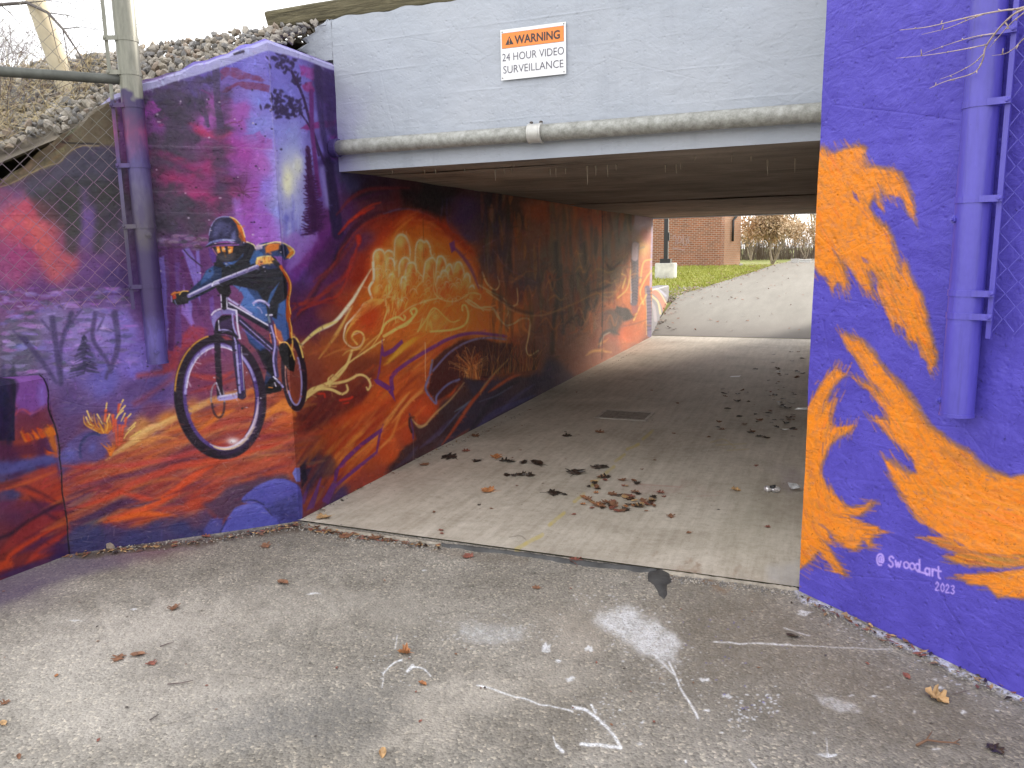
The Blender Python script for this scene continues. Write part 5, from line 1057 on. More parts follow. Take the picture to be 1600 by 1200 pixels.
FX0, FX1, FY0, FY1 = -5.0, 1.4, 1.2, 14.3
img_floor = lay('floor_paint', sheet_f, [FX0, FY0, 0], [FX1 - FX0, 0, 0], [0, FY1 - FY0, 0], 1700, 2600)

# ------------------------------------------------------------------ materials of the structure
def rough_relief(nt, b, strength=0.5, dist=0.012, boards=1.0, uvz=None):
    co = worldco(nt)
    n1 = noise(nt, co, 4, 6, 0.62, 0.8); n2 = noise(nt, co, 34, 5, 0.7, 0.2); n3 = noise(nt, scaled(nt, co, (1, 1, 1.5)), 13, 4, 0.6, 0.5)
    pits = math_(nt, 'SMOOTH_MIN', vor(nt, co, 26), 0.22, 0.1)
    crk = math_(nt, 'SMOOTH_MIN', vor(nt, scaled(nt, co, (1, 1, 1.3)), 1.7, 'DISTANCE_TO_EDGE'), 0.012, 0.01)
    h = math_(nt, 'ADD', math_(nt, 'MULTIPLY', n1, 1.0), math_(nt, 'MULTIPLY', math_(nt, 'MULTIPLY', n2, 0.45), ramp(nt, noise(nt, co, 2.3, 3), [(0.4, (0.15,) * 3), (0.62, (1,) * 3)])))
    h = math_(nt, 'ADD', h, math_(nt, 'MULTIPLY', n3, 0.75))
    h = math_(nt, 'ADD', h, math_(nt, 'MULTIPLY', pits, 1.3))
    h = math_(nt, 'ADD', h, math_(nt, 'MULTIPLY', crk, 9.0))
    if boards:
        sp = nd(nt, 'ShaderNodeSeparateXYZ'); nt.links.new(co, sp.inputs[0])
        zz = math_(nt, 'ADD', sp.outputs['Z'], math_(nt, 'MULTIPLY', noise(nt, co, 2.2, 2), 0.015))
        fr = math_(nt, 'FRACT', math_(nt, 'DIVIDE', zz, 0.175))
        ln = math_(nt, 'SMOOTH_MIN', math_(nt, 'ABSOLUTE', math_(nt, 'SUBTRACT', fr, 0.5)), 0.05, 0.03)
        h = math_(nt, 'ADD', h, math_(nt, 'MULTIPLY', math_(nt, 'MULTIPLY', ln, ramp(nt, noise(nt, scaled(nt, co, (.8, .8, 3)), 1.7, 3, .7), [(0.42, (0, 0, 0)), (0.6, (1, 1, 1))])), -4.0 * boards))
    bump(nt, b, h, strength, dist)
    return n1, n2

def mural_mat(name, img, rough=0.42, strength=0.55, boards=0.7, spec=0.4):
    m, nt, b = mat_new(name)
    t = nd(nt, 'ShaderNodeTexImage'); t.image = img; t.extension = 'EXTEND'; t.interpolation = 'Cubic'
    uv = nd(nt, 'ShaderNodeUVMap'); uv.uv_map = 'UVMap'; nt.links.new(uv.outputs[0], t.inputs[0])
    n1, n2 = rough_relief(nt, b, strength, 0.012, boards)
    # chipped and grimy specks
    worn = ramp(nt, noise(nt, worldco(nt), 60, 4, 0.75), [(0.30, (0.35, 0.33, 0.34)), (0.40, (1, 1, 1))])
    nt.links.new(mixc(nt, 0.8, t.outputs[0], worn, 'MULTIPLY'), b.inputs['Base Color'])
    nt.links.new(ramp(nt, n2, [(0.3, (rough - .1,) * 3), (0.7, (rough + .2,) * 3)]), b.inputs['Roughness'])
    b.inputs['Specular IOR Level'].default_value = spec
    return m

M_wing = mural_mat('mural_wing', img_wing, 0.5, 0.85, 0.7, 0.22); M_side = mural_mat('mural_side', img_side, 0.6, 0.4, 0.6, 0.2); M_block = mural_mat('mural_block', img_block, 0.5, 0.3, 0.5, 0.22); M_flame = mural_mat('mural_flames', img_right, 0.42, 0.9, 0.35, 0.25)

def concrete_mat(name, c0, c1, c2, strength=0.4, boards=True, rough=0.8):
    m, nt, b = mat_new(name); co = worldco(nt)
    n1, n2 = rough_relief(nt, b, strength, 0.012, boards)
    big = noise(nt, co, 1.6, 5, 0.65, 0.4)
    base = ramp(nt, big, [(0.3, c0), (0.52, c1), (0.72, c2)])
    fine = ramp(nt, noise(nt, co, 90, 3, 0.7), [(0.3, (0.7, 0.7, 0.7)), (0.6, (1, 1, 1))])
    nt.links.new(mixc(nt, 0.7, base, fine, 'MULTIPLY'), b.inputs['Base Color'])
    b.inputs['Roughness'].default_value = rough
    return m, nt, b

M_conc, _, _ = concrete_mat('raw_concrete', (0.16, 0.14, 0.11), (0.24, 0.21, 0.17), (0.32, 0.29, 0.24))
M_pale, _nt, _b = concrete_mat('pale_bounce_concrete', (0.70, 0.68, 0.65), (0.75, 0.73, 0.70), (0.8, 0.78, 0.75), 0.4)  # pale finish invented for an unseen wall, to bounce light into the tunnel
M_ceil, _nt, _b = concrete_mat('soffit_concrete', (0.15, 0.125, 0.10), (0.25, 0.212, 0.172), (0.34, 0.295, 0.245), 0.35, False)

_co = worldco(_nt); _old = _b.inputs['Base Color'].links[0].from_socket
_pl = ramp(_nt, noise(_nt, scaled(_nt, _co, (0.7, 9, 1)), 2.2, 6, 0.75, 0.3), [(0.32, (0.42, 0.40, 0.38)), (0.5, (1, 1, 1)), (0.75, (1.15, 1.15, 1.15))])
_nt.links.new(mixc(_nt, 0.85, _old, _pl, 'MULTIPLY'), _b.inputs['Base Color'])
# beam paint: pale blue grey, with violet overspray near the left pillar
M_beam, nt, b = mat_new('beam_paint')
co = worldco(nt); n1, n2 = rough_relief(nt, b, 0.7, 0.010)
sp = nd(nt, 'ShaderNodeSeparateXYZ'); nt.links.new(co, sp.inputs[0])
basec = ramp(nt, noise(nt, co, 1.3, 4, 0.6), [(0.3, rgb(158, 164, 175)), (0.7, rgb(171, 175, 184))])
pit = ramp(nt, noise(nt, co, 42, 5, 0.75), [(0.27, (0.22, 0.21, 0.2)), (0.335, (1, 1, 1))])
basec = mixc(nt, 0.7, basec, pit, 'MULTIPLY')
ov = math_(nt, 'ADD', sp.outputs['X'], math_(nt, 'MULTIPLY', noise(nt, co, 4, 3), 0.35))
ovz = math_(nt, 'MULTIPLY', ramp(nt, math_(nt, 'ADD', ov, 3.0), [(0.1, (1, 1, 1)), (0.48, (0, 0, 0))]), ramp(nt, sp.outputs['Z'], [(0.1, (1, 1, 1)), (0.9, (1, 1, 1))]))
zf = nd(nt, 'ShaderNodeMapRange'); nt.links.new(sp.outputs['Z'], zf.inputs[0]); zf.inputs[1].default_value = 2.75; zf.inputs[2].default_value = 2.3; zf.inputs[3].default_value = 0.0; zf.inputs[4].default_value = 1.0
basec = mixc(nt, math_(nt, 'MULTIPLY', ovz, math_(nt, 'MULTIPLY', zf.outputs[0], 0.8)), basec, rgb(104, 88, 176))
stain = ramp(nt, noise(nt, scaled(nt, co, (3, 3, 0.35)), 2.5, 4, 0.7), [(0.55, (1, 1, 1)), (0.75, (0.86, 0.86, 0.87))])
nt.links.new(mixc(nt, 0.8, basec, stain, 'MULTIPLY'), b.inputs['Base Color']); b.inputs['Roughness'].default_value = 0.5

# asphalt and slab with the painted floor sheet on top
def floor_mat(name, kind):
    m, nt, b = mat_new(name); co = worldco(nt)
    sp = nd(nt, 'ShaderNodeSeparateXYZ'); nt.links.new(co, sp.inputs[0])
    if kind == 'asphalt':
        big = noise(nt, co, 0.9, 6, 0.62, 0.6); mid = noise(nt, co, 6, 5, 0.7)
        base = ramp(nt, big, [(0.28, (0.165, 0.148, 0.122)), (0.5, (0.255, 0.235, 0.202)), (0.72, (0.345, 0.32, 0.28))])
        base = mixc(nt, 0.55, base, ramp(nt, mid, [(0.3, (0.5, 0.49, 0.47)), (0.65, (1.1, 1.1, 1.1))]), 'MULTIPLY')
        cell = nd(nt, 'ShaderNodeTexVoronoi'); cell.inputs['Scale'].default_value = 105; nt.links.new(co, cell.inputs['Vector'])
        pick = nd(nt, 'ShaderNodeSeparateColor'); nt.links.new(cell.outputs['Color'], pick.inputs[0])
        agg = ramp(nt, pick.outputs[0], [(0.0, (0.45, 0.44, 0.42)), (0.35, (0.92, 0.92, 0.92)), (0.86, (1.15, 1.13, 1.1)), (0.94, (1.75, 1.7, 1.6)), (1.0, (2.1, 2.0, 1.85))])
        base = mixc(nt, 0.75, base, agg, 'MULTIPLY')
        h = math_(nt, 'ADD', math_(nt, 'MULTIPLY', cell.outputs['Distance'], -0.9), math_(nt, 'MULTIPLY', noise(nt, co, 70, 4, 0.7), 0.8))
        h = math_(nt, 'ADD', h, math_(nt, 'MULTIPLY', mid, 1.6))
        bump(nt, b, h, 0.75, 0.006); b.inputs['Roughness'].default_value = 0.85
    else:
        big = noise(nt, co, 1.1, 6, 0.65, 0.5); mid = noise(nt, co, 5, 6, 0.72)
        base = ramp(nt, big, [(0.28, (0.35, 0.31, 0.25)), (0.5, (0.475, 0.43, 0.36)), (0.72, (0.585, 0.535, 0.46))])
        base = mixc(nt, 0.5, base, ramp(nt, noise(nt, co, 17, 6, 0.75), [(0.3, (0.6, 0.57, 0.53)), (0.55, (1.06, 1.06, 1.06))]), 'MULTIPLY')
        base = mixc(nt, 0.65, base, ramp(nt, noise(nt, scaled(nt, co, (9, 0.8, 1)), 1.8, 6, 0.72), [(0.3, (0.68, 0.65, 0.6)), (0.62, (1.1, 1.1, 1.1))]), 'MULTIPLY')
        wave = noise(nt, scaled(nt, co, (1.0, 16, 1)), 12, 3, 0.6)       # broom marks across the slab
        base = mixc(nt, 0.35, base, ramp(nt, wave, [(0.35, (0.8, 0.79, 0.78)), (0.65, (1.08, 1.08, 1.08))]), 'MULTIPLY')
        spk = ramp(nt, noise(nt, co, 120, 3, 0.7), [(0.3, (0.6, 0.58, 0.55)), (0.45, (1, 1, 1))])
        base = mixc(nt, 0.6, base, spk, 'MULTIPLY')
        h = math_(nt, 'ADD', math_(nt, 'MULTIPLY', wave, 0.5), math_(nt, 'ADD', mid, math_(nt, 'MULTIPLY', noise(nt, co, 80, 4, 0.7), 0.4)))
        bump(nt, b, h, 0.35, 0.006); b.inputs['Roughness'].default_value = 0.7
    mp = nd(nt, 'ShaderNodeCombineXYZ')
    nt.links.new(math_(nt, 'DIVIDE', math_(nt, 'SUBTRACT', sp.outputs['X'], FX0), FX1 - FX0), mp.inputs[0])
    nt.links.new(math_(nt, 'DIVIDE', math_(nt, 'SUBTRACT', sp.outputs['Y'], FY0), FY1 - FY0), mp.inputs[1])
    t = nd(nt, 'ShaderNodeTexImage'); t.image = img_floor; t.extension = 'CLIP'; nt.links.new(mp.outputs[0], t.inputs[0])
    grit = ramp(nt, noise(nt, co, 110, 4, 0.7), [(0.34, (0.12,) * 3), (0.5, (1,) * 3)])
    fac = math_(nt, 'MULTIPLY', t.outputs['Alpha'], grit)
    lum = nd(nt, 'ShaderNodeRGBToBW'); nt.links.new(t.outputs[0], lum.inputs[0])
    keep = ramp(nt, lum.outputs[0], [(0.30, (0,) * 3), (0.55, (1,) * 3)])      # chalky paint lies on the stones, stains soak in
    fac = mixc(nt, keep, math_(nt, 'MULTIPLY', t.outputs['Alpha'], 0.9), fac)
    tone = mixc(nt, 0.5, t.outputs[0], base, 'MULTIPLY') if False else t.outputs[0]
    nt.links.new(mixc(nt, fac, base, tone), b.inputs['Base Color'])
    return m
M_asph = floor_mat('asphalt', 'asphalt'); M_slab = floor_mat('floor_slab', 'slab')

# ------------------------------------------------------------------ wall builder
def wall(name, P0, D, N, length, top, thick, mat, parent=None, uvl=1.0, uvh=1.0, step=0.05, amp=0.006, cham=0.025, seed=1, z0=-0.06, s0=0.0, rough_top=0.0, uneven=None, mitre=0.0):
    """a solid wall: front face at P0 + s*D, facing N, top(s) its height, a chamfered top edge"""
    ns = max(2, int(length / step)); S = s0 + np.linspace(0, length, ns + 1)
    hmax = max(top(s) for s in S); nz = max(2, int(hmax / step))
    rows = nz + 1 + 3
    nzs = fbm(ns + 1, nz + 1, 6, seed, 4) * amp
    vs = []; uvs = []
    for i, s in enumerate(S):
        h = top(s) + (rough_top * math.sin(s * 37.0 + seed) * math.sin(s * 11.3) if rough_top else 0)
        edge = 0.5 if i in (0, ns) else 1.0
        for k in range(nz + 1):
            z = z0 + (h - cham - z0) * k / nz
            o = nzs[i, k] * edge + (uneven(s, z) if uneven else 0)
            p = P0 + D * s + N * o; vs.append((p[0], p[1], z)); uvs.append((s / uvl, z / uvh))
        for off, z in ((-cham, h), (-thick, h), (-thick, z0)):
            p = P0 + D * (s + (mitre * -off * max(0.0, 1 - (s - s0) / 0.3))) + N * off; vs.append((p[0], p[1], z)); uvs.append((s / uvl, min(z, h) / uvh))
    fs = []
    for i in range(ns):
        for k in range(rows - 1):
            a = i * rows + k; b_ = (i + 1) * rows + k
            fs.append((a, b_, b_ + 1, a + 1))
    fs.append(tuple(range(rows))); fs.append(tuple(ns * rows + k for k in range(rows - 1, -1, -1)))
    # make the front face look along N
    n3 = Vector((D[0], D[1], 0)).cross(Vector((0, 0, 1)))
    if n3.dot(Vector((N[0], N[1], 0))) < 0: fs = [tuple(reversed(f)) for f in fs]
    me = bpy.data.meshes.new(name)
    org = Vector((P0[0], P0[1], 0))
    me.from_pydata([tuple(Vector(v) - org) for v in vs], [], fs)
    uvl_ = me.uv_layers.new(name='UVMap')
    idx = np.empty(len(me.loops), int); me.loops.foreach_get('vertex_index', idx)
    uvl_.data.foreach_set('uv', np.array(uvs, np.float32)[idx].ravel())
    for m in (mat if isinstance(mat, (list, tuple)) else [mat]): me.materials.append(m)
    o = bpy.data.objects.new(name, me); COL.objects.link(o)
    if parent is not None: o.parent = parent; o.location = org - Vector(parent_loc(parent))
    else: o.location = org
    auto_smooth(o, 35)
    return o

def wing_top(s):
    # slopes down from the pillar; the far part is broken and lower
    pts = [(0, 2.785), (0.69, 2.50), (0.81, 2.43), (1.0, 2.27), (1.34, 2.0), (3.3, 0.95)]
    for (a, ha), (b_, hb) in zip(pts, pts[1:]):
        if s <= b_: return ha + (hb - ha) * (s - a) / (b_ - a)
    return pts[-1][1]
def erode(s, z):
    # spalled upper band behind the fence
    if s < 0.95: return 0.0
    e = 2.20 - 0.62 * (s - 0.80)
    return -0.035 * max(0, min(1, (z - e) / 0.03)) * min(1, (s - .95) / .1)
o = wall('wing_wall', WL0, WLD, WLN, 3.2, wing_top, 0.32, M_wing, uvl=WING_L, uvh=WING_H, step=0.035, seed=3, rough_top=0.012, uneven=erode, mitre=0.414)
tag(o, 'sloping wing wall left of the tunnel painted with the mountain biker mural', 'wall')
o = wall('tunnel_side_wall', np.array([XL, 3.72]), np.array([0, 1.0]), np.array([1.0, 0]), SIDE_L, lambda s: 2.785 if s < YG - 3.72 + 0.06 else 2.16, 0.30, M_side, uvl=SIDE_L, uvh=2.8, step=0.06, seed=5, amp=0.006, mitre=0.414)
tag(o, 'long tunnel side wall with the orange fire and cloud mural inside the underpass', 'wall')
bd = BL1 - BL0; bl = np.linalg.norm(bd); bd = bd / bl
o = wall('footing_block', BL0, bd, np.array([-bd[1], bd[0]]), bl, lambda s: 1.005 - 0.02 * s, 0.7, M_block, uvl=bl, uvh=1.05, step=0.05, seed=8, amp=0.004, cham=0.02)
tag(o, 'low protruding concrete block at the left edge painted violet, black and ember orange', 'wall')
o = wall('flame_wing_wall', WR0, WRD, WRN, 2.6, lambda s: 3.35 - 0.16 * s, 0.28, M_flame, uvl=RW_L, uvh=RW_H, step=0.035, seed=13, amp=0.008)
tag(o, 'violet wing wall on the right with orange flame strokes and a signature', 'wall')
o = wall('tunnel_side_wall', np.array([XR + .02, 14.1]), np.array([0, -1.0]), np.array([-1.0, 0]), 14.1 - 3.80, lambda s: 2.16 if s < 14.1 - YG else 3.30, 0.45, M_pale, step=0.12, seed=17)
tag(o, 'unseen tunnel side wall behind the violet flame wing wall, made pale for bounce light', 'wall')

# ------------------------------------------------------------------ the bridge: beam, soffit panels
bridge = empty('railway_bridge', (-1.5, 4.4, 2.1), 'low concrete railway bridge with a pale blue grey beam over the path', 'bridge')
# beam with a broken left end
bx = np.linspace(-2.92, 0.42, 90); bz = np.linspace(ZC, 3.04, 26)
mb = MB(); rr = fbm(len(bx), len(bz), 5, 61, 4) * 0.006
ids = {}
vs = []
for i, x in enumerate(bx):
    for k, z in enumerate(bz):
        zt = z
        if k == len(bz) - 1: zt += 0.010 * math.sin(x * 23) * math.sin(x * 7.1)
        vs.append((x, YG + rr[i, k], zt))
n = len(bz)
fs = [(i * n + k, (i + 1) * n + k, (i + 1) * n + k + 1, i * n + k + 1) for i in range(len(bx) - 1) for k in range(n - 1)]
mb.add(vs, fs)
o0 = len(mb.v)
# top and underside, back
for i in range(len(bx)):
    zt = vs[i * n + n - 1][2]
    mb.v.append((bx[i], YG + 0.42, zt)); mb.m
for i in range(len(bx)): mb.v.append((bx[i], YG + 0.42, ZC + 0.012))
for i in range(len(bx) - 1):
    mb.f.append((i * n + n - 1, (i + 1) * n + n - 1, o0 + i + 1, o0 + i)); mb.m.append(0)
    mb.f.append(((i + 1) * n, i * n, o0 + len(bx) + i, o0 + len(bx) + i + 1)); mb.m.append(1)
beam = mb.build('beam', [M_beam, M_ceil], bridge); auto_smooth(beam, 35)
# broken stub of the beam over the pillar
mb = MB()
zz = np.linspace(2.80, 3.04, 9); vs = []
for k, z in enumerate(zz):
    xe = -3.17 + 0.05 * math.sin(z * 21) + 0.14 * (z - 2.8) / .24 + 0.035 * math.sin(z * 97 + 1)
    for j, f in enumerate(np.linspace(0, 1, 8)):
        vs.append((-2.923 + (xe + 2.923) * f, YG + 0.003 + (0.008 if j == 7 else 0) + random.uniform(-.004, .004), z + (0.012 * math.sin(j * 5.1) - 0.03 * (j / 7) ** 2 if k == 8 else 0)))
    vs.append((xe + 0.04, YG + 0.30, z))
fs = [(k * 9 + j + 1, k * 9 + j, (k + 1) * 9 + j, (k + 1) * 9 + j + 1) for k in range(8) for j in range(8)]
fs += [(8 * 9 + j, 8 * 9 + 8, 8 * 9 + j + 1) for j in range(7)]
mb.add(vs, fs); o = mb.build('broken_beam_end', M_beam, bridge); auto_smooth(o, 30)
mb = MB(); vs = []
for k, z in enumerate(zz):
    xe = -3.17 + 0.05 * math.sin(z * 21) + 0.14 * (z - 2.8) / .24 + 0.035 * math.sin(z * 97 + 1)
    for j in range(5):
        vs.append((xe - 0.012 - .03 * random.random(), YG + 0.02 + j * .07, z - (0.012 if k == 8 else 0) + random.uniform(-.008, .008)))
mb.add(vs, [(k * 5 + j + 1, k * 5 + j, (k + 1) * 5 + j, (k + 1) * 5 + j + 1) for k in range(8) for j in range(4)])
mb.build('broken_concrete_face', M_conc, bridge)
# soffit: panels with open joints
ys = [YG + 0.425, 6.55, 9.1, 11.6, YE]
for i in range(4):
    y0, y1 = ys[i] + 0.006, ys[i + 1] - 0.012
    mb = MB(); nx, ny = 30, 24
    hh = fbm(nx + 1, ny + 1, 6, 70 + i, 4) * 0.008
    dz = (0.012, 0.02, 0.012, 0.018)[i]
    vs = [(XL - 0.2 + (XR - XL + 0.4) * a / nx, y0 + (y1 - y0) * c / ny, ZC + dz + hh[a, c]) for a in range(nx + 1) for c in range(ny + 1)]
    fs = [(a * (ny + 1) + c, a * (ny + 1) + c + 1, (a + 1) * (ny + 1) + c + 1, (a + 1) * (ny + 1) + c) for a in range(nx) for c in range(ny)]
    mb.add(vs, fs); mb.box((XL - 0.2, y0, ZC + 0.05), (XR + 0.2, y1, 2.9))
    auto_smooth(mb.build('deck_panel', M_ceil, bridge), 30)
mb = MB(); mb.box((XL - 0.4, YG + 0.43, 2.905), (XR + 0.4, YE - .1, 3.0)); mb.build('deck_top', M_conc, bridge)
mb = MB(); mb.box((XL - 0.5, YE + 0.003, ZC + 0.01), (XR + 0.5, YE + 0.38, 3.04)); mb.build('far_beam', M_beam, bridge)
# mineral drips hanging from the soffit
M_drip = plain('mineral_drip', (0.30, 0.255, 0.20, 1), 0.5, 0, 30, 0.3)
drips = [(-2.45, 4.62, .02), (-2.36, 4.60, .03), (-2.05, 4.85, .075), (-1.99, 4.86, .03), (-1.93, 4.84, .03), (-1.72, 5.0, .05), (-1.68, 5.0, .055), (-1.62, 5.02, .035), (-1.46, 4.98, .125), (-1.41, 5.0, .06), (-1.33, 5.0, .075), (-1.28, 5.02, .03), (-1.0, 5.2, .045), (-.93, 5.2, .06), (-.90, 5.2, .03), (-.37, 5.25, .10), (-.21, 5.25, .09), (-2.62, 4.5, .02), (-2.2, 4.7, .018), (-1.8, 4.55, .018), (-.55, 4.9, .03), (-.45, 5.0, .02), (-.75, 4.8, .02)]
for x, y, l in drips:
    mb = MB(); l *= 0.85; w = 0.004 + l * 0.035
    mb.tube([(x, y, ZC + 0.03), (x, y, ZC + 0.008), (x + .001, y, ZC - l * .5), (x + .002, y, ZC - l)], [w * 1.4, w, w * .6, w * .2], 7)
    mb.build('mineral_drip', M_drip, bridge, smooth=True)

# ------------------------------------------------------------------ ground, slab, path, lawn, banks
def sheet_mesh(name, xs_fn, ys, zf, mat, nx=24, seed=0, amp=0.0, loc=(0, 0, 0)):
    mb = MB(); hh = fbm(len(ys), nx + 1, 4, 200 + seed, 3) * amp
    for j, y in enumerate(ys):
        a, b_ = xs_fn(y)
        for i in range(nx + 1):
            x = a + (b_ - a) * i / nx
            mb.v.append((x, y, zf(x, y) + hh[j, i]))
    for j in range(len(ys) - 1):
        for i in range(nx):
            mb.f.append((j * (nx + 1) + i, j * (nx + 1) + i + 1, (j + 1) * (nx + 1) + i + 1, (j + 1) * (nx + 1) + i)); mb.m.append(0)
    o = mb.build(name, mat, smooth=True, loc=loc)
    return o

M_lawn, nt, b = mat_new('lawn'); co = worldco(nt)
nt.links.new(ramp(nt, noise(nt, co, 2.5, 6, 0.7), [(0.3, (0.12, 0.14, 0.025)), (0.5, (0.19, 0.21, 0.04)), (0.72, (0.27, 0.26, 0.07))]), b.inputs['Base Color'])
b.inputs['Roughness'].default_value = 0.9; bump(nt, b, noise(nt, co, 40, 4, 0.7), 0.8, 0.03)
M_earth = plain('earth', (0.14, 0.115, 0.085, 1), 0.95, 0, 3, 0.4, 30, 0.5, 0.02)

YS = sorted(set([-60, -30, -12, -5, -1] + list(np.arange(0, 14.3, 1.3)) + [14.3] + list(np.arange(15, 40, 1.0)) + [42, 46, 52, 60, 80, 120, 200, 320]))
o = sheet_mesh('ground', lambda y: (-260, 260), YS, lambda x, y: gz(y) - 0.03, M_lawn, 40); tag(o, kind='structure')
o = sheet_mesh('asphalt_ground', lambda y: (-9, 9), [-14, -8, -4, -2, 0, 1, 2, 3, 3.5, 3.725], lambda x, y: -0.004, M_asph, 30); tag(o, kind='structure')
slab_ys = [3.712, 5, 7, 9, 11, 13, 14.28]
o = sheet_mesh('tunnel_floor', lambda y: (XL - 0.1, XR + 0.1), slab_ys, lambda x, y: 0.006, M_slab, 12); tag(o, kind='structure')
def path_x(y):
    pts = [(14.3, -3.0), (16.6, -3.3), (22.1, -3.84), (27.2, -3.22), (32.3, -2.61), (37, -2.17), (42, -1.9), (60, -1.9), (90, -1.9)]
    for (a, xa), (b_, xb) in zip(pts, pts[1:]):
        if y <= b_: return xa + (xb - xa) * (y - a) / (b_ - a)
    return pts[-1][1]
py_ = [14.285] + [y for y in YS if 14.4 < y < 61]
M_path, nt, b = mat_new('path_asphalt'); co = worldco(nt)
pc = ramp(nt, noise(nt, scaled(nt, co, (1.6, .22, 1)), 1.1, 7, 0.72), [(0.3, (0.125, 0.113, 0.093)), (0.55, (0.165, 0.15, 0.126)), (0.75, (0.205, 0.19, 0.162))])
pc = mixc(nt, 0.4, pc, ramp(nt, noise(nt, co, 60, 3, 0.7), [(0.35, (0.7,) * 3), (0.6, (1.08,) * 3)]), 'MULTIPLY')
spy = nd(nt, 'ShaderNodeSeparateXYZ'); nt.links.new(co, spy.inputs[0])
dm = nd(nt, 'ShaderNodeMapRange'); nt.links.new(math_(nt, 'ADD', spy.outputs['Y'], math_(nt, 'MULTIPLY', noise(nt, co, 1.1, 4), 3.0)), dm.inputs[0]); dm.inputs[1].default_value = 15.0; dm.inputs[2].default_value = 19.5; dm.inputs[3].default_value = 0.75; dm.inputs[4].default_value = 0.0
pc = mixc(nt, dm.outputs[0], pc, (0.118, 0.098, 0.085, 1))       # darker brown tone near the tunnel exit, fading out along the path
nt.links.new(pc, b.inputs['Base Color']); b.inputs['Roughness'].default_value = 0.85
bump(nt, b, noise(nt, co, 90, 4, 0.7), 0.4, 0.006)
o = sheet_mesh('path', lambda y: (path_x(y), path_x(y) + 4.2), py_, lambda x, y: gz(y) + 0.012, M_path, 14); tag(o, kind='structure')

# railway bank: earth bodies either side of the tunnel, behind the wing walls
def bank_z(y): return max(-0.05, min(3.0, 3.0 - 0.62 * (4.25 - y)))
def bank(name, xa, xb, nx, seed, lim):
    ys = list(np.arange(-0.4, 5.0, 0.2)) + [5, 8, 11, 13.2, 15, 18.5]
    mb = MB(); hh = fbm(len(ys), nx + 1, 3, seed, 3)
    for j, y in enumerate(ys):
        for i in range(nx + 1):
            x = xa + (xb - xa) * i / nx
            z = bank_z(y) if y < 13.2 else 3.0 - 0.62 * (y - 13.2)
            x2 = lim(x, y)
            mb.v.append((x2, y, z + hh[j, i] * 0.04 - 0.05))
    for j in range(len(ys) - 1):
        for i in range(nx):
            mb.f.append((j * (nx + 1) + i, j * (nx + 1) + i + 1, (j + 1) * (nx + 1) + i + 1, (j + 1) * (nx + 1) + i)); mb.m.append(0)
    o = mb.build(name, M_earth, smooth=True); return tag(o, kind='structure')
def lim_l(x, y):
    # stay behind the wing wall and the tunnel side
    if y > 13.0: return min(x, -0.2072 * y - .45)
    if y >= 3.5: return min(x, -3.2)
    s = (3.5 - y) / 0.6997; return min(x, -3.2 - 0.7145 * s - .08)
def lim_r(x, y):
    if y >= 3.3: return max(x, 0.35)
    s = (3.3 - y) / 0.651; return max(x, 0.35 + 0.759 * s + .1)
bank_l = bank('railway_bank', -40, -3.2, 60, 301, lim_l)
bank_r = bank('railway_bank', 0.35, 40, 60, 305, lim_r)
mb = MB(); mb.box((XL - 0.45, YG + .5, 3.002), (XR + 0.45, YE, 3.03)); tag(mb.build('ballast_bed', M_earth), kind='structure')
# ------------------------------------------------------------------ where layout positions fall in the place
def ray(px, py):
    return ROT @ np.array([px - 800, py - 600, F_PX])
def on_ground(px, py):
    r = ray(px, py); t = -EYE[2] / r[2]; q = EYE + t * r
    return Vector((q[0], q[1], 0.007 if q[1] > 3.71 else -0.003))
def on_y(px, py, y):
    r = ray(px, py); return Vector(EYE + r * (y / r[1]))
def on_wall(px, py, P0, D, N, off=0.0):
    o = np.array([*(np.array(P0) + np.array(N) * off), 0]); n = np.array([*N, 0]); r = ray(px, py)
    t = ((o - EYE) @ n) / (r @ n); return Vector(EYE + t * r)
def wl(s, z, off=0.0):
    p = WL0 + WLD * s + WLN * off; return Vector((p[0], p[1], z))
def wr(s, z, off=0.0):
    p = WR0 + WRD * s + WRN * off; return Vector((p[0], p[1], z))

M_galv = plain('galvanised_steel', (0.42, 0.42, 0.39, 1), 0.42, 0.65, 14, 0.3, 60, 0.1, 0.002)
M_dullgalv = plain('weathered_galvanised_steel', (0.30, 0.31, 0.27, 1), 0.6, 0.35, 22, 0.35, 70, 0.15, 0.002)
M_wire = plain('fence_wire', (0.36, 0.34, 0.29, 1), 0.5, 0.5, 9, 0.3)
M_violet, nt, b = mat_new('violet_paint'); co = worldco(nt)
vc = ramp(nt, noise(nt, scaled(nt, co, (3, 3, .6)), 4, 5, .7), [(0.3, rgb(76, 68, 162)), (0.7, rgb(90, 82, 184))])
vc = mixc(nt, ramp(nt, noise(nt, co, 55, 4, .75), [(0.27, (1,) * 3), (0.31, (0,) * 3)]), vc, rgb(58, 50, 96))
vc = mixc(nt, math_(nt, 'MULTIPLY', ramp(nt, noise(nt, scaled(nt, co, (14, 14, .8)), 3, 4, .7), [(0.56, (0,) * 3), (0.72, (1,) * 3)]), 0.35), vc, rgb(64, 56, 120))
nt.links.new(vc, b.inputs['Base Color']); b.inputs['Roughness'].default_value = 0.36
bump(nt, b, math_(nt, 'ADD', noise(nt, co, 40, 4, .6), math_(nt, 'MULTIPLY', noise(nt, scaled(nt, co, (20, 20, 3)), 2, 3), 1.5)), 0.25, 0.004)
M_black = plain('black_paint', (0.018, 0.018, 0.02, 1), 0.45)
M_white = plain('white_enamel', (0.78, 0.78, 0.79, 1), 0.35, 0, 8, 0.03)
M_orange = plain('orange_enamel', rgb(238, 134, 52), 0.35)
M_ink = plain('black_ink', (0.035, 0.03, 0.03, 1), 0.5)
M_ink2 = plain('grey_ink', (0.10, 0.09, 0.125, 1), 0.5)
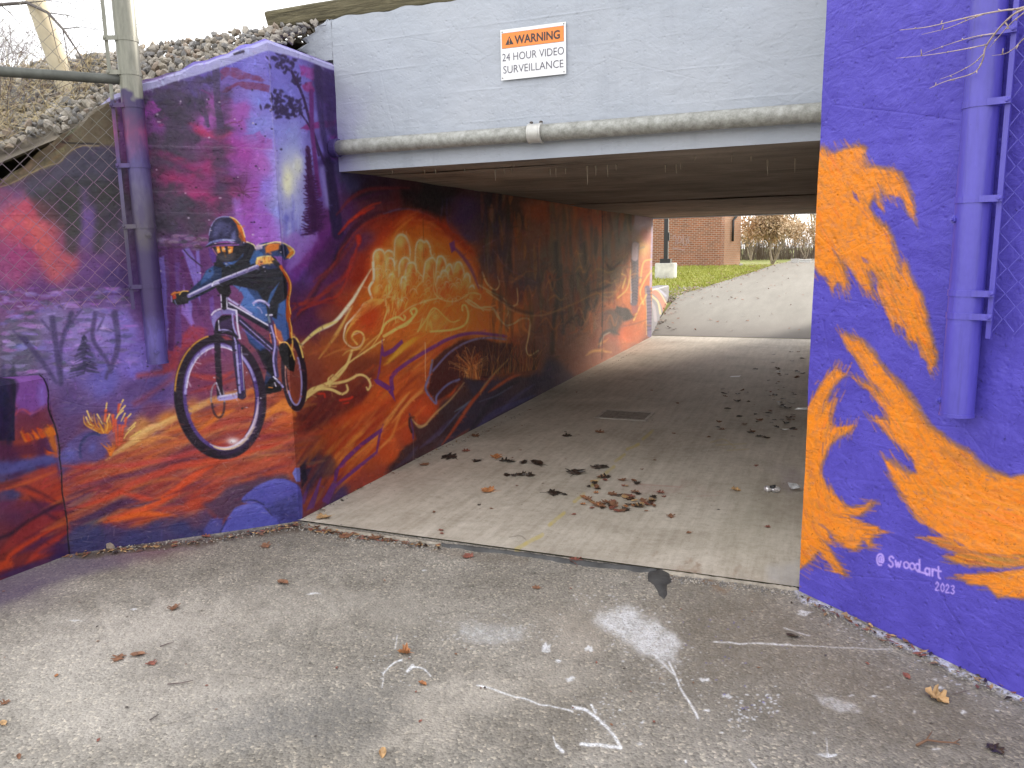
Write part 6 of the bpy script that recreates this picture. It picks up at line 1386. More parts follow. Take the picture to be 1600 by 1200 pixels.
M_rust = plain('dark_bolt', (0.10, 0.085, 0.075, 1), 0.6, 0.5)

# ------------------------------------------------------------------ warning sign
def letters(name, body, size, loc, mat, parent, extr=0.0006, offs=0.0, sx=1.0):
    cu = bpy.data.curves.new(name, 'FONT'); cu.body = body; cu.size = size; cu.extrude = extr; cu.offset = offs; cu.resolution_u = 3
    to = bpy.data.objects.new(name, cu); COL.objects.link(to)
    bpy.context.view_layer.update()
    me = bpy.data.meshes.new_from_object(to.evaluated_get(bpy.context.evaluated_depsgraph_get()))
    bpy.data.objects.remove(to)
    # x along the sign, z up, facing -y
    w0 = min(v.co.x for v in me.vertices); w1 = max(v.co.x for v in me.vertices)
    for v in me.vertices:
        x, y, z = v.co; v.co = ((x - w0) * sx, -z, y)
    me.materials.clear(); me.materials.append(mat)
    o = bpy.data.objects.new(name, me); COL.objects.link(o); o.parent = parent; o.location = Vector(loc) - Vector(parent.location)
    o['w'] = (w1 - w0) * sx
    return o
SX0, SX1, SZ0, SZ1 = -1.782, -1.392, 2.566, 2.838; SY = YG - 0.014
sign = empty('warning_sign', (SX0, SY, SZ0), 'white and orange WARNING 24 HOUR VIDEO SURVEILLANCE sign on the pale beam', 'sign')
mb = MB(); mb.box((SX0, SY, SZ0), (SX1, SY + 0.003, SZ1)); mb.build('plate', M_white, sign)
bz0, bz1 = 2.738, 2.818
mb = MB(); mb.box((SX0 + .009, SY - .0010, bz0), (SX1 - .012, SY - .0002, bz1)); mb.build('orange_band', M_orange, sign)
mb = MB()
for a, b_ in (((SX0 + .008, bz0 - .0012), (SX1 - .011, bz0)), ((SX0 + .008, bz1), (SX1 - .011, bz1 + .0012))):
    mb.box((a[0], SY - .0012, a[1]), (b_[0], SY - .0001, b_[1]))
mb.box((SX0 + .008, SY - .0012, bz0), (SX0 + .009, SY - .0001, bz1)); mb.box((SX1 - .012, SY - .0012, bz0), (SX1 - .011, SY - .0001, bz1))
mb.build('band_outline', M_ink, sign)
tx, tz = SX0 + .030, bz0 + .017
mb = MB(); mb.add([(tx, SY - .0018, tz), (tx + .05, SY - .0018, tz), (tx + .025, SY - .0018, tz + .045), (tx, SY - .0009, tz), (tx + .05, SY - .0009, tz), (tx + .025, SY - .0009, tz + .045)], [(0, 1, 2), (0, 3, 4, 1), (1, 4, 5, 2), (2, 5, 3, 0)])
tri = mb.build('warning_triangle', M_ink, sign)
mb = MB(); mb.add([(tx + .0215, SY - .0024, tz + .033), (tx + .0285, SY - .0024, tz + .033), (tx + .0265, SY - .0024, tz + .012), (tx + .0235, SY - .0024, tz + .012)], [(3, 2, 1, 0)])
mb.add([(tx + .0225, SY - .0024, tz + .009), (tx + .0275, SY - .0024, tz + .009), (tx + .0275, SY - .0024, tz + .004), (tx + .0225, SY - .0024, tz + .004)], [(3, 2, 1, 0)])
mb.build('exclamation_mark', M_orange, tri)
def fit(body, x0, x1, z, h, mat, offs, name):
    o = letters(name, body, h / 0.69, (x0, SY - .0012, z), mat, sign, offs=offs)
    k = (x1 - x0) / o['w']
    for v in o.data.vertices: v.co.x *= k
    del o['w']
fit('WARNING', SX0 + .086, SX1 - .034, bz0 + .017, .043, M_ink, .0016, 'warning_word')
fit('24 HOUR VIDEO', SX0 + .010, SX1 - .011, 2.669, .041, M_ink2, -.0004, 'lettering')
fit('SURVEILLANCE', SX0 + .014, SX1 - .015, 2.602, .041, M_ink2, -.0004, 'lettering')
for x, z in ((SX0 + .011, SZ1 - .012), (SX1 - .012, SZ1 - .010), (SX0 + .009, SZ0 + .012), (SX1 - .012, SZ0 + .012)):
    mb = MB(); mb.tube([(x, SY + .001, z), (x, SY - .002, z), (x, SY - .0035, z)], [.0034, .0034, .002], 8); mb.build('rivet', M_rust, sign, smooth=True)

# ------------------------------------------------------------------ steel conduit under the beam
con = empty('conduit_pipe', (-2.92, 4.29, 2.25), 'grey galvanised conduit pipe running along the foot of the pale beam', 'pipe')
py0 = YG - 0.062
M_cond, nt, b = mat_new('conduit_steel'); co = worldco(nt)
spx = nd(nt, 'ShaderNodeSeparateXYZ'); nt.links.new(co, spx.inputs[0])
g = ramp(nt, noise(nt, co, 26, 6, 0.75), [(0.3, (0.17, 0.17, 0.15)), (0.52, (0.31, 0.31, 0.285)), (0.72, (0.44, 0.44, 0.42))])
g = mixc(nt, ramp(nt, math_(nt, 'ADD', math_(nt, 'ADD', spx.outputs['X'], 2.95), math_(nt, 'MULTIPLY', noise(nt, co, 8, 3), 0.06)), [(0.0, (1, 1, 1)), (0.17, (0, 0, 0))]), g, rgb(92, 80, 150))
nt.links.new(g, b.inputs['Base Color']); b.inputs['Roughness'].default_value = 0.5; b.inputs['Metallic'].default_value = 0.25
def pipe_z(x): return 2.258 - 0.004 * (x + 2.9)
mb = MB(); mb.tube([(x, py0 + .004 * math.sin(x * 3), pipe_z(x)) for x in np.linspace(-2.88, -1.57, 14)], .046, 20); mb.build('pipe', M_cond, con, smooth=True)
mb = MB(); mb.tube([(x, py0 + .004 * math.sin(x * 3), pipe_z(x)) for x in np.linspace(-1.55, .35, 18)], .048, 20); mb.build('pipe', M_cond, con, smooth=True)
mb = MB(); mb.tube([(-2.915, py0, pipe_z(-2.9)), (-2.9, py0, pipe_z(-2.9)), (-2.875, py0, pipe_z(-2.9)), (-2.870, py0, pipe_z(-2.9))], [.058, .058, .057, .047], 20); mb.build('end_collar', plain('collar_paint', rgb(52, 40, 92), 0.5), con, smooth=False)
mb = MB(); xs = [-1.600, -1.598, -1.59, -1.585, -1.532, -1.527, -1.519, -1.517]; rs = [.048, .055, .056, .053, .053, .056, .055, .048]
mb.tube([(x, py0, pipe_z(x)) for x in xs], rs, 24); cp = mb.build('coupling', plain('zinc_clamp', (0.50, 0.49, 0.46, 1), 0.45, 0.4, 20, 0.15), con); auto_smooth(cp, 30)
for x in (-1.588, -1.530):
    mb = MB(); mb.tube([(x, py0 + .01, pipe_z(x) + .05), (x, py0 + .01, pipe_z(x) + .064), (x, py0 + .01, pipe_z(x) + .068)], [.011, .011, .006], 6); mb.build('bolt', M_rust, cp)

# ------------------------------------------------------------------ timber on top of the beam
M_timber, nt, b = mat_new('old_timber'); co = worldco(nt)
wv = noise(nt, scaled(nt, co, (1.2, 14, 14)), 4, 6, 0.7, 0.6)
nt.links.new(ramp(nt, wv, [(0.3, (0.045, 0.038, 0.020)), (0.5, (0.115, 0.098, 0.055)), (0.7, (0.20, 0.175, 0.105))]), b.inputs['Base Color']); b.inputs['Roughness'].default_value = 0.9
bump(nt, b, wv, 0.8, 0.02)
mb = MB(); nx = 40; prof = [(4.38, 3.046), (4.372, 3.06), (4.372, 3.145), (4.385, 3.158), (4.58, 3.158), (4.60, 3.145), (4.60, 3.046)]
hh = fbm(nx + 1, len(prof), 3, 401, 3) * 0.006
for i in range(nx + 1):
    x = -3.43 + 4.6 * i / nx
    for k, (y, z) in enumerate(prof): mb.v.append((x + (0.012 * math.sin(k * 2.1) if i == 0 else 0), y + hh[i, k], z + hh[i, k] - .006 * (x + 3.4) * 0))
npf = len(prof)
for i in range(nx):
    for k in range(npf):
        k2 = (k + 1) % npf; mb.f.append((i * npf + k, i * npf + k2, (i + 1) * npf + k2, (i + 1) * npf + k)); mb.m.append(0)
mb.f.append(tuple(range(npf - 1, -1, -1))); mb.m.append(0); mb.f.append(tuple(nx * npf + k for k in range(npf))); mb.m.append(0)
o = mb.build('timber_beam', M_timber); auto_smooth(o, 30); tag(o, 'long weathered brown timber lying along the top of the bridge beam', 'timber')

M_rail = plain('dull_rail', (0.085, 0.088, 0.078, 1), 0.6, 0.2, 16, 0.3)
M_wirel, nt, b = mat_new('overpainted_wire'); co = worldco(nt); sp = nd(nt, 'ShaderNodeSeparateXYZ'); nt.links.new(co, sp.inputs[0])
zz = math_(nt, 'ADD', sp.outputs['Z'], math_(nt, 'MULTIPLY', math_(nt, 'SUBTRACT', noise(nt, co, 6, 3), 0.5), 0.5))
mz = nd(nt, 'ShaderNodeMapRange'); nt.links.new(zz, mz.inputs[0]); mz.inputs[1].default_value = 1.95; mz.inputs[2].default_value = 2.25
nt.links.new(mixc(nt, mz.outputs[0], ramp(nt, noise(nt, co, 5, 3), [(0.35, rgb(96, 72, 104)), (0.65, rgb(136, 104, 130))]), (0.17, 0.16, 0.135, 1)), b.inputs['Base Color']); b.inputs['Roughness'].default_value = 0.6; b.inputs['Metallic'].default_value = 0.2
# ------------------------------------------------------------------ fences on the two wing walls
M_postl, nt, b = mat_new('painted_post'); co = worldco(nt); sp = nd(nt, 'ShaderNodeSeparateXYZ'); nt.links.new(co, sp.inputs[0])
zz = math_(nt, 'ADD', sp.outputs['Z'], math_(nt, 'MULTIPLY', math_(nt, 'SUBTRACT', noise(nt, co, 9, 2), 0.5), 0.22))
mp = nd(nt, 'ShaderNodeMapRange'); nt.links.new(zz, mp.inputs[0]); mp.inputs[1].default_value = 1.0; mp.inputs[2].default_value = 2.6
paint = ramp(nt, mp.outputs[0], [(0.0, rgb(96, 86, 160)), (0.12, rgb(104, 92, 172)), (0.2, rgb(70, 50, 106)), (0.38, rgb(66, 52, 96)), (0.46, rgb(92, 84, 96)), (0.60, rgb(100, 92, 128)), (0.68, rgb(88, 76, 136)), (0.78, rgb(150, 70, 120)), (0.86, rgb(72, 58, 104)), (0.97, rgb(66, 54, 96))])
blot = ramp(nt, noise(nt, scaled(nt, co, (3, 3, 1)), 5, 4, 0.7), [(0.42, (0, 0, 0)), (0.56, (1, 1, 1))])
paint = mixc(nt, math_(nt, 'MULTIPLY', blot, 0.5), paint, rgb(64, 48, 98))
steel = ramp(nt, noise(nt, scaled(nt, co, (6, 6, 1)), 8, 5, 0.7), [(0.3, (0.15, 0.15, 0.12)), (0.7, (0.26, 0.255, 0.21))])
cut = ramp(nt, zz, [(0.0, (1, 1, 1)), (1.0, (1, 1, 1))])
m2 = nd(nt, 'ShaderNodeMapRange'); nt.links.new(zz, m2.inputs[0]); m2.inputs[1].default_value = 2.40; m2.inputs[2].default_value = 2.43
paint = mixc(nt, 1.0, paint, (0.66, 0.64, 0.66, 1), 'MULTIPLY')
nt.links.new(mixc(nt, m2.outputs[0], paint, steel), b.inputs['Base Color']); b.inputs['Roughness'].default_value = 0.45; b.inputs['Metallic'].default_value = 0.15

def chain_fence(name, label, W, s_post, r, z0, z1, bands, s_end, zm0, zm1, M_post, M_bar, M_band, M_w, bolts, rail_z=None, s_bar=0.085, group=None):
    """post bolted to the wing wall, tension bar, bands, and a chain link mesh of single bent wires"""
    off = r + 0.012
    base = W(s_post, z0, off)
    root = empty(name, base, label, 'fence')
    mb = MB(); mb.tube([W(s_post, z, off) for z in np.linspace(z0, z1, 12)], r, 28); po = mb.build('post', M_post, root); auto_smooth(po, 40)
    mb = MB(); mb.tube([W(s_post, z0 - .004, off), W(s_post, z0 + .008, off)], r + .002, 28); mb.build('post_rim', M_post, po)
    sb = s_post + r + s_bar
    mb = MB()
    a0, a1 = W(sb - .009, zm0 - .03, off - .003), W(sb + .009, zm1 + .02, off + .004)
    p = [W(sb - .009, 0, off - .003), W(sb + .009, 0, off - .003), W(sb + .009, 0, off + .004), W(sb - .009, 0, off + .004)]
    vs = [Vector((q.x, q.y, z)) for z in (zm0 - .03, zm1 + .02) for q in p]
    mb.add(vs, [(0, 1, 5, 4), (1, 2, 6, 5), (2, 3, 7, 6), (3, 0, 4, 7), (3, 2, 1, 0), (4, 5, 6, 7)]); mb.build('tension_bar', M_bar, root)
    for z in bands:
        mb = MB(); n = 20; hb = .011
        t = W(1, 0) - W(0, 0); nn = W(0, 0, 1) - W(0, 0)
        c = W(s_post, z, off)
        ring = []
        for k in range(n + 1):
            a = 2 * math.pi * k / n
            ring.append((c + (t * math.cos(a) + nn * math.sin(a)) * (r + .003), c + (t * math.cos(a) + nn * math.sin(a)) * (r + .0002)))
        vs = []
        for o_, i_ in ring: vs += [o_ + Vector((0, 0, -hb)), o_ + Vector((0, 0, hb)), i_ + Vector((0, 0, hb)), i_ + Vector((0, 0, -hb))]
        fs = []
        for k in range(n):
            for q in range(4): fs.append((k * 4 + q, k * 4 + (q + 1) % 4, (k + 1) * 4 + (q + 1) % 4, (k + 1) * 4 + q))
        mb.add(vs, fs)
        e0 = W(s_post + r * .75, z, off + r * .7); e1 = W(sb + .014, z, off + .012)
        d = (e1 - e0).normalized(); side = Vector((d.y, -d.x, 0)) * .0022
        vs = [e0 + side + Vector((0, 0, -hb)), e1 + side + Vector((0, 0, -hb)), e1 + side + Vector((0, 0, hb)), e0 + side + Vector((0, 0, hb))]
        vs += [v - side * 2 for v in vs]
        mb.add(vs, [(0, 1, 2, 3), (7, 6, 5, 4), (0, 4, 5, 1), (1, 5, 6, 2), (2, 6, 7, 3), (3, 7, 4, 0)])
        bo = mb.build('band', M_band, root)
        mb = MB(); q = W(sb + .006, z, off + .010); nrm = W(0, 0, 1) - W(0, 0); mb.tube([q, q + nrm * .008, q + nrm * .013], [.009, .009, .005], 8); mb.build('bolt', M_band, bo)
    for s_, z in bolts:
        mb = MB(); nrm = W(0, 0, 1) - W(0, 0)
        q = W(s_, z, off + math.sqrt(max(r * r - (s_ - s_post) ** 2, 1e-4)) - .004); mb.tube([q, q + nrm * .005], [.017, .017], 16); mb.tube([q + nrm * .005, q + nrm * .017], [.011, .011], 6); mb.tube([q + nrm * .017, q + nrm * .026], [.006, .005], 8); mb.build('anchor_bolt', M_post, root)
    if rail_z:
        mb = MB(); mb.tube([W(s_post + r * .5, rail_z, off), W(s_post + .1, rail_z, off), W(s_end, rail_z + .02, off)], 0.025, 14); mb.build('rail', M_rail, root, smooth=True)
    # mesh
    pit = 0.080; hw = pit / 2; rw = .0018
    s = sb + .004; k = 0
    while s < s_end:
        mb = MB(); pts = []; n = int((zm1 - zm0) / (hw * 1.05)); 
        for j in range(n + 1):
            z = zm0 + j * hw * 1.05
            ph = (j + k) % 2
            pts.append(W(s + (hw if ph else 0.0) + random.uniform(-.0025, .0025), z + random.uniform(-.002, .002), off + (.0035 if ph else -.001)))
        if (k % 2) == 0: pts[0] = pts[0] + Vector((0, 0, -.012))
        mb.tube(pts, rw, 5, cap=False); mb.build('wire', M_w, root, smooth=True)
        s += hw; k += 1
    return root
fence_l = chain_fence('chain_link_fence', 'bare galvanised chain link fence on the left wing wall with paint on its post', wl, 0.70, 0.054, 1.035, 3.75, [2.70, 2.535, 2.375, 2.075, 1.765, 1.45], 2.6, 1.36, 3.6, M_postl, M_postl, M_postl, M_wirel, [(0.685, 1.72), (0.70, 1.10)], rail_z=2.505, s_bar=0.04)
fence_r = chain_fence('chain_link_fence', 'violet painted chain link fence on the right wing wall with a capless post', wr, 0.735, 0.056, 0.985, 3.9, [2.28, 2.06, 1.745, 1.425, 1.345], 2.2, 1.30, 3.7, M_violet, M_violet, M_violet, M_violet, [(0.70, 1.68), (0.69, 1.035)], s_bar=0.035)

# ------------------------------------------------------------------ leaning pole, bare brush, straw on the bank
def bank_pt(px, py, lift=0.0):
    r = ray(px, py)
    for y in np.arange(2.0, 9.0, 0.01):
        q = EYE + r * (y / r[1])
        if q[2] < bank_z(y) - .02: return Vector((q[0], q[1], q[2] + lift))
    return Vector(EYE + r * (9 / r[1]))
pb = bank_pt(108, 146); pt_ = on_y(30, -70, pb.y + .05)
mb = MB(); mb.tube([pb + (pb - pt_) * .1, pb, pb.lerp(pt_, .5), pt_], [.058, .058, .057, .056], 20)
o = mb.build('leaning_pole', plain('pale_pole', (0.40, 0.335, 0.22, 1), 0.5, 0, 4, 0.2, 30, 0.15, 0.004), smooth=True)
tag(o, 'pale cream pole leaning out of the ballast behind the left fence', 'pole')

M_twig = plain('bare_twig', (0.115, 0.085, 0.08, 1), 0.8, 0, 14, 0.35)
M_branch = plain('dark_branch', (0.10, 0.085, 0.08, 1), 0.8, 0, 20, 0.3)
M_straw = plain('dry_straw', (0.42, 0.34, 0.20, 1), 0.9, 0, 9, 0.35)
def twig_tree(mb, p, d, L, r, depth, rng, spread=0.7, curl=0.2):
    pts = [p]; n = 5; dd = Vector(d).normalized()
    for i in range(n):
        dd = (dd + Vector((rng.normal(0, curl), rng.normal(0, curl), rng.normal(0, curl)))).normalized()
        pts.append(pts[-1] + dd * (L / n))
    mb.tube(pts, [r * (1 - .55 * i / n) for i in range(n + 1)], 5, cap=False)
    if depth <= 0: return
    for k in range(int(rng.integers(2, 5))):
        i = int(rng.integers(1, n + 1))
        nd_ = (dd + Vector((rng.normal(0, spread), rng.normal(0, spread), rng.normal(0, spread)))).normalized()
        twig_tree(mb, pts[i], nd_, L * rng.uniform(.45, .75), r * .55, depth - 1, rng, spread, curl)
rg = np.random.default_rng(41)
labs = ['bare pinkish bush at the far left behind the chain link fence', 'bare thin bush rising past the leaning cream pole', 'low bare bush at the picture edge under the grey rail']
for k, (px, py, L, n) in enumerate([(-40, 108, 0.8, 36), (50, 104, 0.72, 30), (-30, 200, 0.6, 10)]):
    p0 = bank_pt(px, py) + Vector((0, .25, 0)); mb = MB()
    for j in range(n):
        twig_tree(mb, p0 + Vector((rg.normal(0, .25), rg.normal(0, .1), -.05)), (rg.normal(.25, .55), rg.normal(0, .4), 1.0), L * rg.uniform(.7, 1.2), .0042, 3, rg, .6, .16)
    o = mb.build('bare_bush', M_twig, loc=p0); tag(o, labs[k], 'bush')
arch = [on_y(x, y, 3.62) for x, y in [(-60, 22), (0, 7), (42, 4), (75, 20), (98, 45), (124, 84), (140, 112)]]
mb = MB(); pts = [Vector(p) for p in Sheet.curve(np.array([tuple(p)[:2] for p in arch]))] if False else arch
mb.tube(arch, [.011, .0105, .010, .009, .007, .0045, .003], 7)
for i, (dx, dy, L) in [(2, (40, 8, 110)), (3, (60, 22, 100)), (3, (8, 40, 60)), (4, (50, 10, 90)), (4, (4, 40, 50)), (1, (30, 30, 70)), (5, (6, 30, 30))]:
    e = arch[i]; q = e + (on_y(800 + dx, 600 + dy, 3.62) - on_y(800, 600, 3.62)).normalized() * (L * .0035)
    mb.tube([e, e.lerp(q, .5) + Vector((0, 0, .015)), q], [.004, .003, .0015], 5)
    twig_tree(mb, q, (q - e), .12, .0015, 1, rg, .5)
o = mb.build('arching_branch', M_branch, loc=arch[0], smooth=True); tag(o, 'dark bare branch arching down over the ballast behind the left fence', 'branch')
# long thin stem over the stones, small dry weed on the skyline
mb = MB()
p0 = bank_pt(246, 66)
for k in range(46):
    a = rg.normal(0, .5); h_ = rg.uniform(.07, .19); b0 = p0 + Vector((rg.normal(0, .09), rg.normal(0, .05), 0))
    t = b0 + Vector((math.sin(a) * h_ * .6, rg.normal(0, .03), h_)); mb.tube([b0, b0.lerp(t, .5) + Vector((rg.normal(0, .008), 0, 0)), t], [.0016, .0013, .0006], 4)
    if k % 2: mb.tube([b0.lerp(t, .6), b0.lerp(t, .6) + Vector((rg.normal(0, .03), 0, .04))], [.001, .0005], 4)
o = mb.build('dry_weed', M_straw, loc=p0); tag(o, 'small dry weed standing on the ballast skyline right of the fence post', 'weed')
mb = MB(); q = [on_y(x, y, 3.9) for x, y in [(205, 40), (235, 33), (262, 25), (290, 20), (312, 14)]]; mb.tube(q, [.0022, .002, .0018, .0012, .0008], 5)
for p in q[1:]: mb.tube([p, p + Vector((rg.normal(0, .01), 0, .012))], .001, 4)
o = mb.build('thin_stem', M_twig, loc=q[0]); tag(o, 'single thin thorny stem reaching into the sky right of the fence post', 'stem')
mb = MB()
for k in range(900):
    px, py = rg.uniform(-60, 150), rg.uniform(105, 260)
    if py > 150 + (150 - px) * .55: continue
    p0 = bank_pt(px, py, .02); a = rg.normal(-.6, .8); L = rg.uniform(.08, .32)
    d = Vector((math.cos(a), rg.normal(0, .4), abs(rg.normal(.25, .3)))).normalized() * L
    mb.tube([p0, p0 + d * .5 + Vector((0, 0, .03)), p0 + d + Vector((0, 0, -.02))], [.0018, .0015, .0006], 3, cap=False)
o = mb.build('dry_grass', M_straw, loc=(-4.5, 3.2, 2.4)); tag(o, kind='stuff')

# ------------------------------------------------------------------ ballast stones
def stone_mats():
    out = []
    for i, c in enumerate([(0.25, 0.225, 0.195), (0.30, 0.262, 0.215), (0.20, 0.19, 0.183), (0.36, 0.325, 0.28), (0.24, 0.19, 0.15), (0.15, 0.142, 0.138)]):
        out.append(plain('ballast_stone_' + 'abcdef'[i], (*c, 1), 0.9, 0, 16, 0.35, 40, 0.5, 0.01))
    return out
SM = stone_mats()
def stone_geo(r, rng):
    """a broken stone: a jittered icosphere cut by a few planes"""
    t = (1 + 5 ** .5) / 2
    v = np.array([(-1, t, 0), (1, t, 0), (-1, -t, 0), (1, -t, 0), (0, -1, t), (0, 1, t), (0, -1, -t), (0, 1, -t), (t, 0, -1), (t, 0, 1), (-t, 0, -1), (-t, 0, 1)], float)
    v /= np.linalg.norm(v[0]); v *= rng.uniform(.75, 1.2, (12, 1))
    for k in range(4):
        n = rng.normal(0, 1, 3); n /= np.linalg.norm(n); d = rng.uniform(.45, .8); e = v @ n - d
        v = v - np.where(e > 0, e, 0)[:, None] * n
    v *= np.array([1.15, .95, .72]) * r
    q, _ = np.linalg.qr(rng.normal(0, 1, (3, 3)))
    f = [(0, 11, 5), (0, 5, 1), (0, 1, 7), (0, 7, 10), (0, 10, 11), (1, 5, 9), (5, 11, 4), (11, 10, 2), (10, 7, 6), (7, 1, 8), (3, 9, 4), (3, 4, 2), (3, 2, 6), (3, 6, 8), (3, 8, 9), (4, 9, 5), (2, 4, 11), (6, 2, 10), (8, 6, 7), (9, 8, 1)]
    if np.linalg.det(q) < 0: q[:, 0] *= -1
    return v @ q.T, f
rs = np.random.default_rng(77)
protos = []
for k in range(14):
    v, f = stone_geo(1.0, rs); me = bpy.data.meshes.new('stone'); me.from_pydata([tuple(p) for p in v], [], f); me.materials.append(SM[k % 6]); protos.append((me, v, f))
cand = []
for k in range(26000):
    y = rs.uniform(2.1, 4.75); x = rs.uniform(-7.6, -2.95)
    s_lim = lim_l(x, y)
    if y < 3.75 and x > WL0[0] + (y - WL0[1]) * (0.7145 / 0.6997) - 0.30: continue
    if y >= 3.75 and x > -2.98: continue
    if y > 4.33 and x > -3.14: continue
    z = bank_z(y); r = rs.uniform(.017, .036) if rs.random() < .8 else rs.uniform(.010, .018)
    cand.append((x, y, z + rs.uniform(-.018, .02), r))
P = np.array([c[:3] for c in cand]); X_, Y_ = project(P); dist = np.linalg.norm(P - EYE, axis=1)
vis = (X_ > -10) & (X_ < 500) & (Y_ > 40) & (Y_ < 240) & ((P[:, 0] > -4.35))
keep = []; grid = {}
for i in rs.permutation(len(cand)):
    x, y, z, r = cand[i]; key = (int(x / .05), int(y / .05))
    ok = True
    for a in (-1, 0, 1):
        for b_ in (-1, 0, 1):
            for j in grid.get((key[0] + a, key[1] + b_), ()):
                if (cand[j][0] - x) ** 2 + (cand[j][1] - y) ** 2 < (.62 * (cand[j][3] + r)) ** 2: ok = False
    if ok: grid.setdefault(key, []).append(i); keep.append(i)
keep.sort(key=lambda i: -(cand[i][3] / dist[i]) * (1.0 if vis[i] else 0.001))
for n_, i in enumerate(keep[:290]):
    x, y, z, r = cand[i]; o = bpy.data.objects.new('stone', protos[rs.integers(len(protos))][0]); COL.objects.link(o); o.parent = bank_l
    o.location = (x, y, z); o.scale = (r, r, r); o.rotation_euler = tuple(rs.uniform(-3.1, 3.1, 3))
mb = MB()
for i in keep[290:]:
    x, y, z, r = cand[i]; me, v, f = protos[rs.integers(len(protos))]
    a = rs.uniform(0, 6.28); c_, s_ = math.cos(a), math.sin(a)
    w = np.stack([v[:, 0] * c_ - v[:, 1] * s_, v[:, 0] * s_ + v[:, 1] * c_, v[:, 2]], 1) * r + np.array([x, y, z])
    mb.add(w, f, int(rs.integers(6)))
o = mb.build('ballast', SM, bank_l); tag(o, kind='stuff')

# ------------------------------------------------------------------ drain grate in the slab
M_iron = plain('cast_iron', (0.17, 0.145, 0.12, 1), 0.6, 0.5, 30, 0.4, 60, 0.3, 0.003)
M_frame = plain('worn_steel_frame', (0.36, 0.33, 0.29, 1), 0.55, 0.3, 20, 0.3)
gx0, gx1, gy0, gy1 = -2.0, -1.5, 7.05, 7.45
gr = empty('drain_grate', (gx0, gy0, 0.008), 'square cast iron drain grate let into the tunnel floor', 'grate')
for lo, hi in (((gx0, gy0), (gx1, gy0 + .028)), ((gx0, gy1 - .028), (gx1, gy1)), ((gx0, gy0 + .0285), (gx0 + .028, gy1 - .0285)), ((gx1 - .028, gy0 + .0285), (gx1, gy1 - .0285))):
    mb = MB(); mb.box((lo[0], lo[1], .004), (hi[0], hi[1], .013)); mb.build('frame_side', M_frame, gr)
mb = MB(); mb.box((gx0 + .02, gy0 + .02, .0065), (gx1 - .02, gy1 - .02, .0075)); mb.build('sump', plain('sump_dirt', (.05, .042, .035, 1), .9), gr)
for k in range(12):
    y = gy0 + .045 + k * .0277
    mb = MB(); mb.box((gx0 + .03, y, .0076), (gx1 - .03, y + .015, .0115)); mb.build('bar', M_iron, gr)
for x in (gx0 + .16, gx0 + .335):
    mb = MB(); mb.box((x, gy0 + .03, .0078), (x + .012, gy1 - .03, .0121)); mb.build('cross_bar', M_iron, gr)

# ------------------------------------------------------------------ tar seam where slab and asphalt meet
M_tar = plain('tar', (0.052, 0.051, 0.050, 1), 0.55, 0, 12, 0.4, 40, 0.5, 0.006)
M_crumb = plain('crumbled_mortar', (0.30, 0.265, 0.215, 1), 0.95, 0, 20, 0.4, 60, 0.6, 0.006)
def ragged_strip(name, pts, w, h, mat, seed):
    rng = np.random.default_rng(seed); c = Sheet.curve(np.array([(p[0], p[1]) for p in pts]), 10); mb = MB(); n = len(c)
    wl_ = .25 + .5 * fbm(1, n, 7, seed, 3)[0]; wr_ = .25 + .5 * fbm(1, n, 7, seed + 5, 3)[0]
    for i, p in enumerate(c):
        d = c[min(i + 1, n - 1)] - c[max(i - 1, 0)]; d /= np.linalg.norm(d); nn = np.array([-d[1], d[0]])
        taper = min(1, i / 4, (n - 1 - i) / 4) + .05
        a = p + nn * w * (.35 + wl_[i] * 2.2) * taper; b_ = p - nn * w * (.35 + wr_[i] * 2.2) * taper
        mb.v += [(a[0], a[1], .001), (p[0] + nn[0] * w * .2, p[1] + nn[1] * w * .2, h + rng.uniform(-.003, .003)), (p[0] - nn[0] * w * .2, p[1] - nn[1] * w * .2, h + rng.uniform(-.003, .003)), (b_[0], b_[1], -.004)]
    for i in range(n - 1):
        for k in range(3): mb.f.append((i * 4 + k, i * 4 + k + 1, (i + 1) * 4 + k + 1, (i + 1) * 4 + k)); mb.m.append(0)
    return mb.build(name, mat, smooth=True)
G = lambda l: [on_ground(x, y) for x, y in l]
o = ragged_strip('tar_seam', G([(690, 852), (730, 856), (780, 862), (830, 868), (880, 876), (930, 882), (980, 887), (1025, 892)]), .020, .012, M_tar, 5); tag(o, 'dark tar seam between the tunnel floor slab and the asphalt', 'seam')
rtp = np.random.default_rng(9); mb = MB(); n_ = 26; c0 = on_ground(1032, 910); ax = (on_ground(1036, 934) - on_ground(1028, 886)) * .5; bx_ = Vector((ax.y, -ax.x, 0)).normalized() * .05
rad = 1 + .35 * fbm(1, n_ * 2, 4, 17, 3)[0]; rad = np.concatenate([rad[:n_ // 2], rad[:n_ - n_ // 2][::-1]])
for k in range(n_):
    a = 2 * math.pi * k / n_; q = ax * math.cos(a) * rad[k] + bx_ * math.sin(a) * rad[k] * (1.25 if math.cos(a) < 0 else .75)
    mb.v.append(tuple(c0 + q + Vector((0, 0, -.004)))); 
for k in range(n_): v = Vector(mb.v[k]); mb.v.append(tuple(c0 + (v - c0) * .72 + Vector((0, 0, .011 + rtp.uniform(-.003, .003)))))
mb.v.append(tuple(c0 + Vector((0, 0, .014))))
for k in range(n_): k2 = (k + 1) % n_; mb.f += [(k, k2, n_ + k2, n_ + k), (n_ + k, n_ + k2, 2 * n_)]; mb.m += [0, 0]
o = mb.build('tar_patch', M_tar, smooth=True); tag(o, 'short dark tar blob running off the seam towards the camera', 'tar patch')
o = ragged_strip('mortar_crumbs', G([(484, 820), (540, 830), (600, 838), (690, 851)]), .022, .008, M_crumb, 12); tag(o, 'crumbled mortar joint along the left part of the slab edge', 'joint')
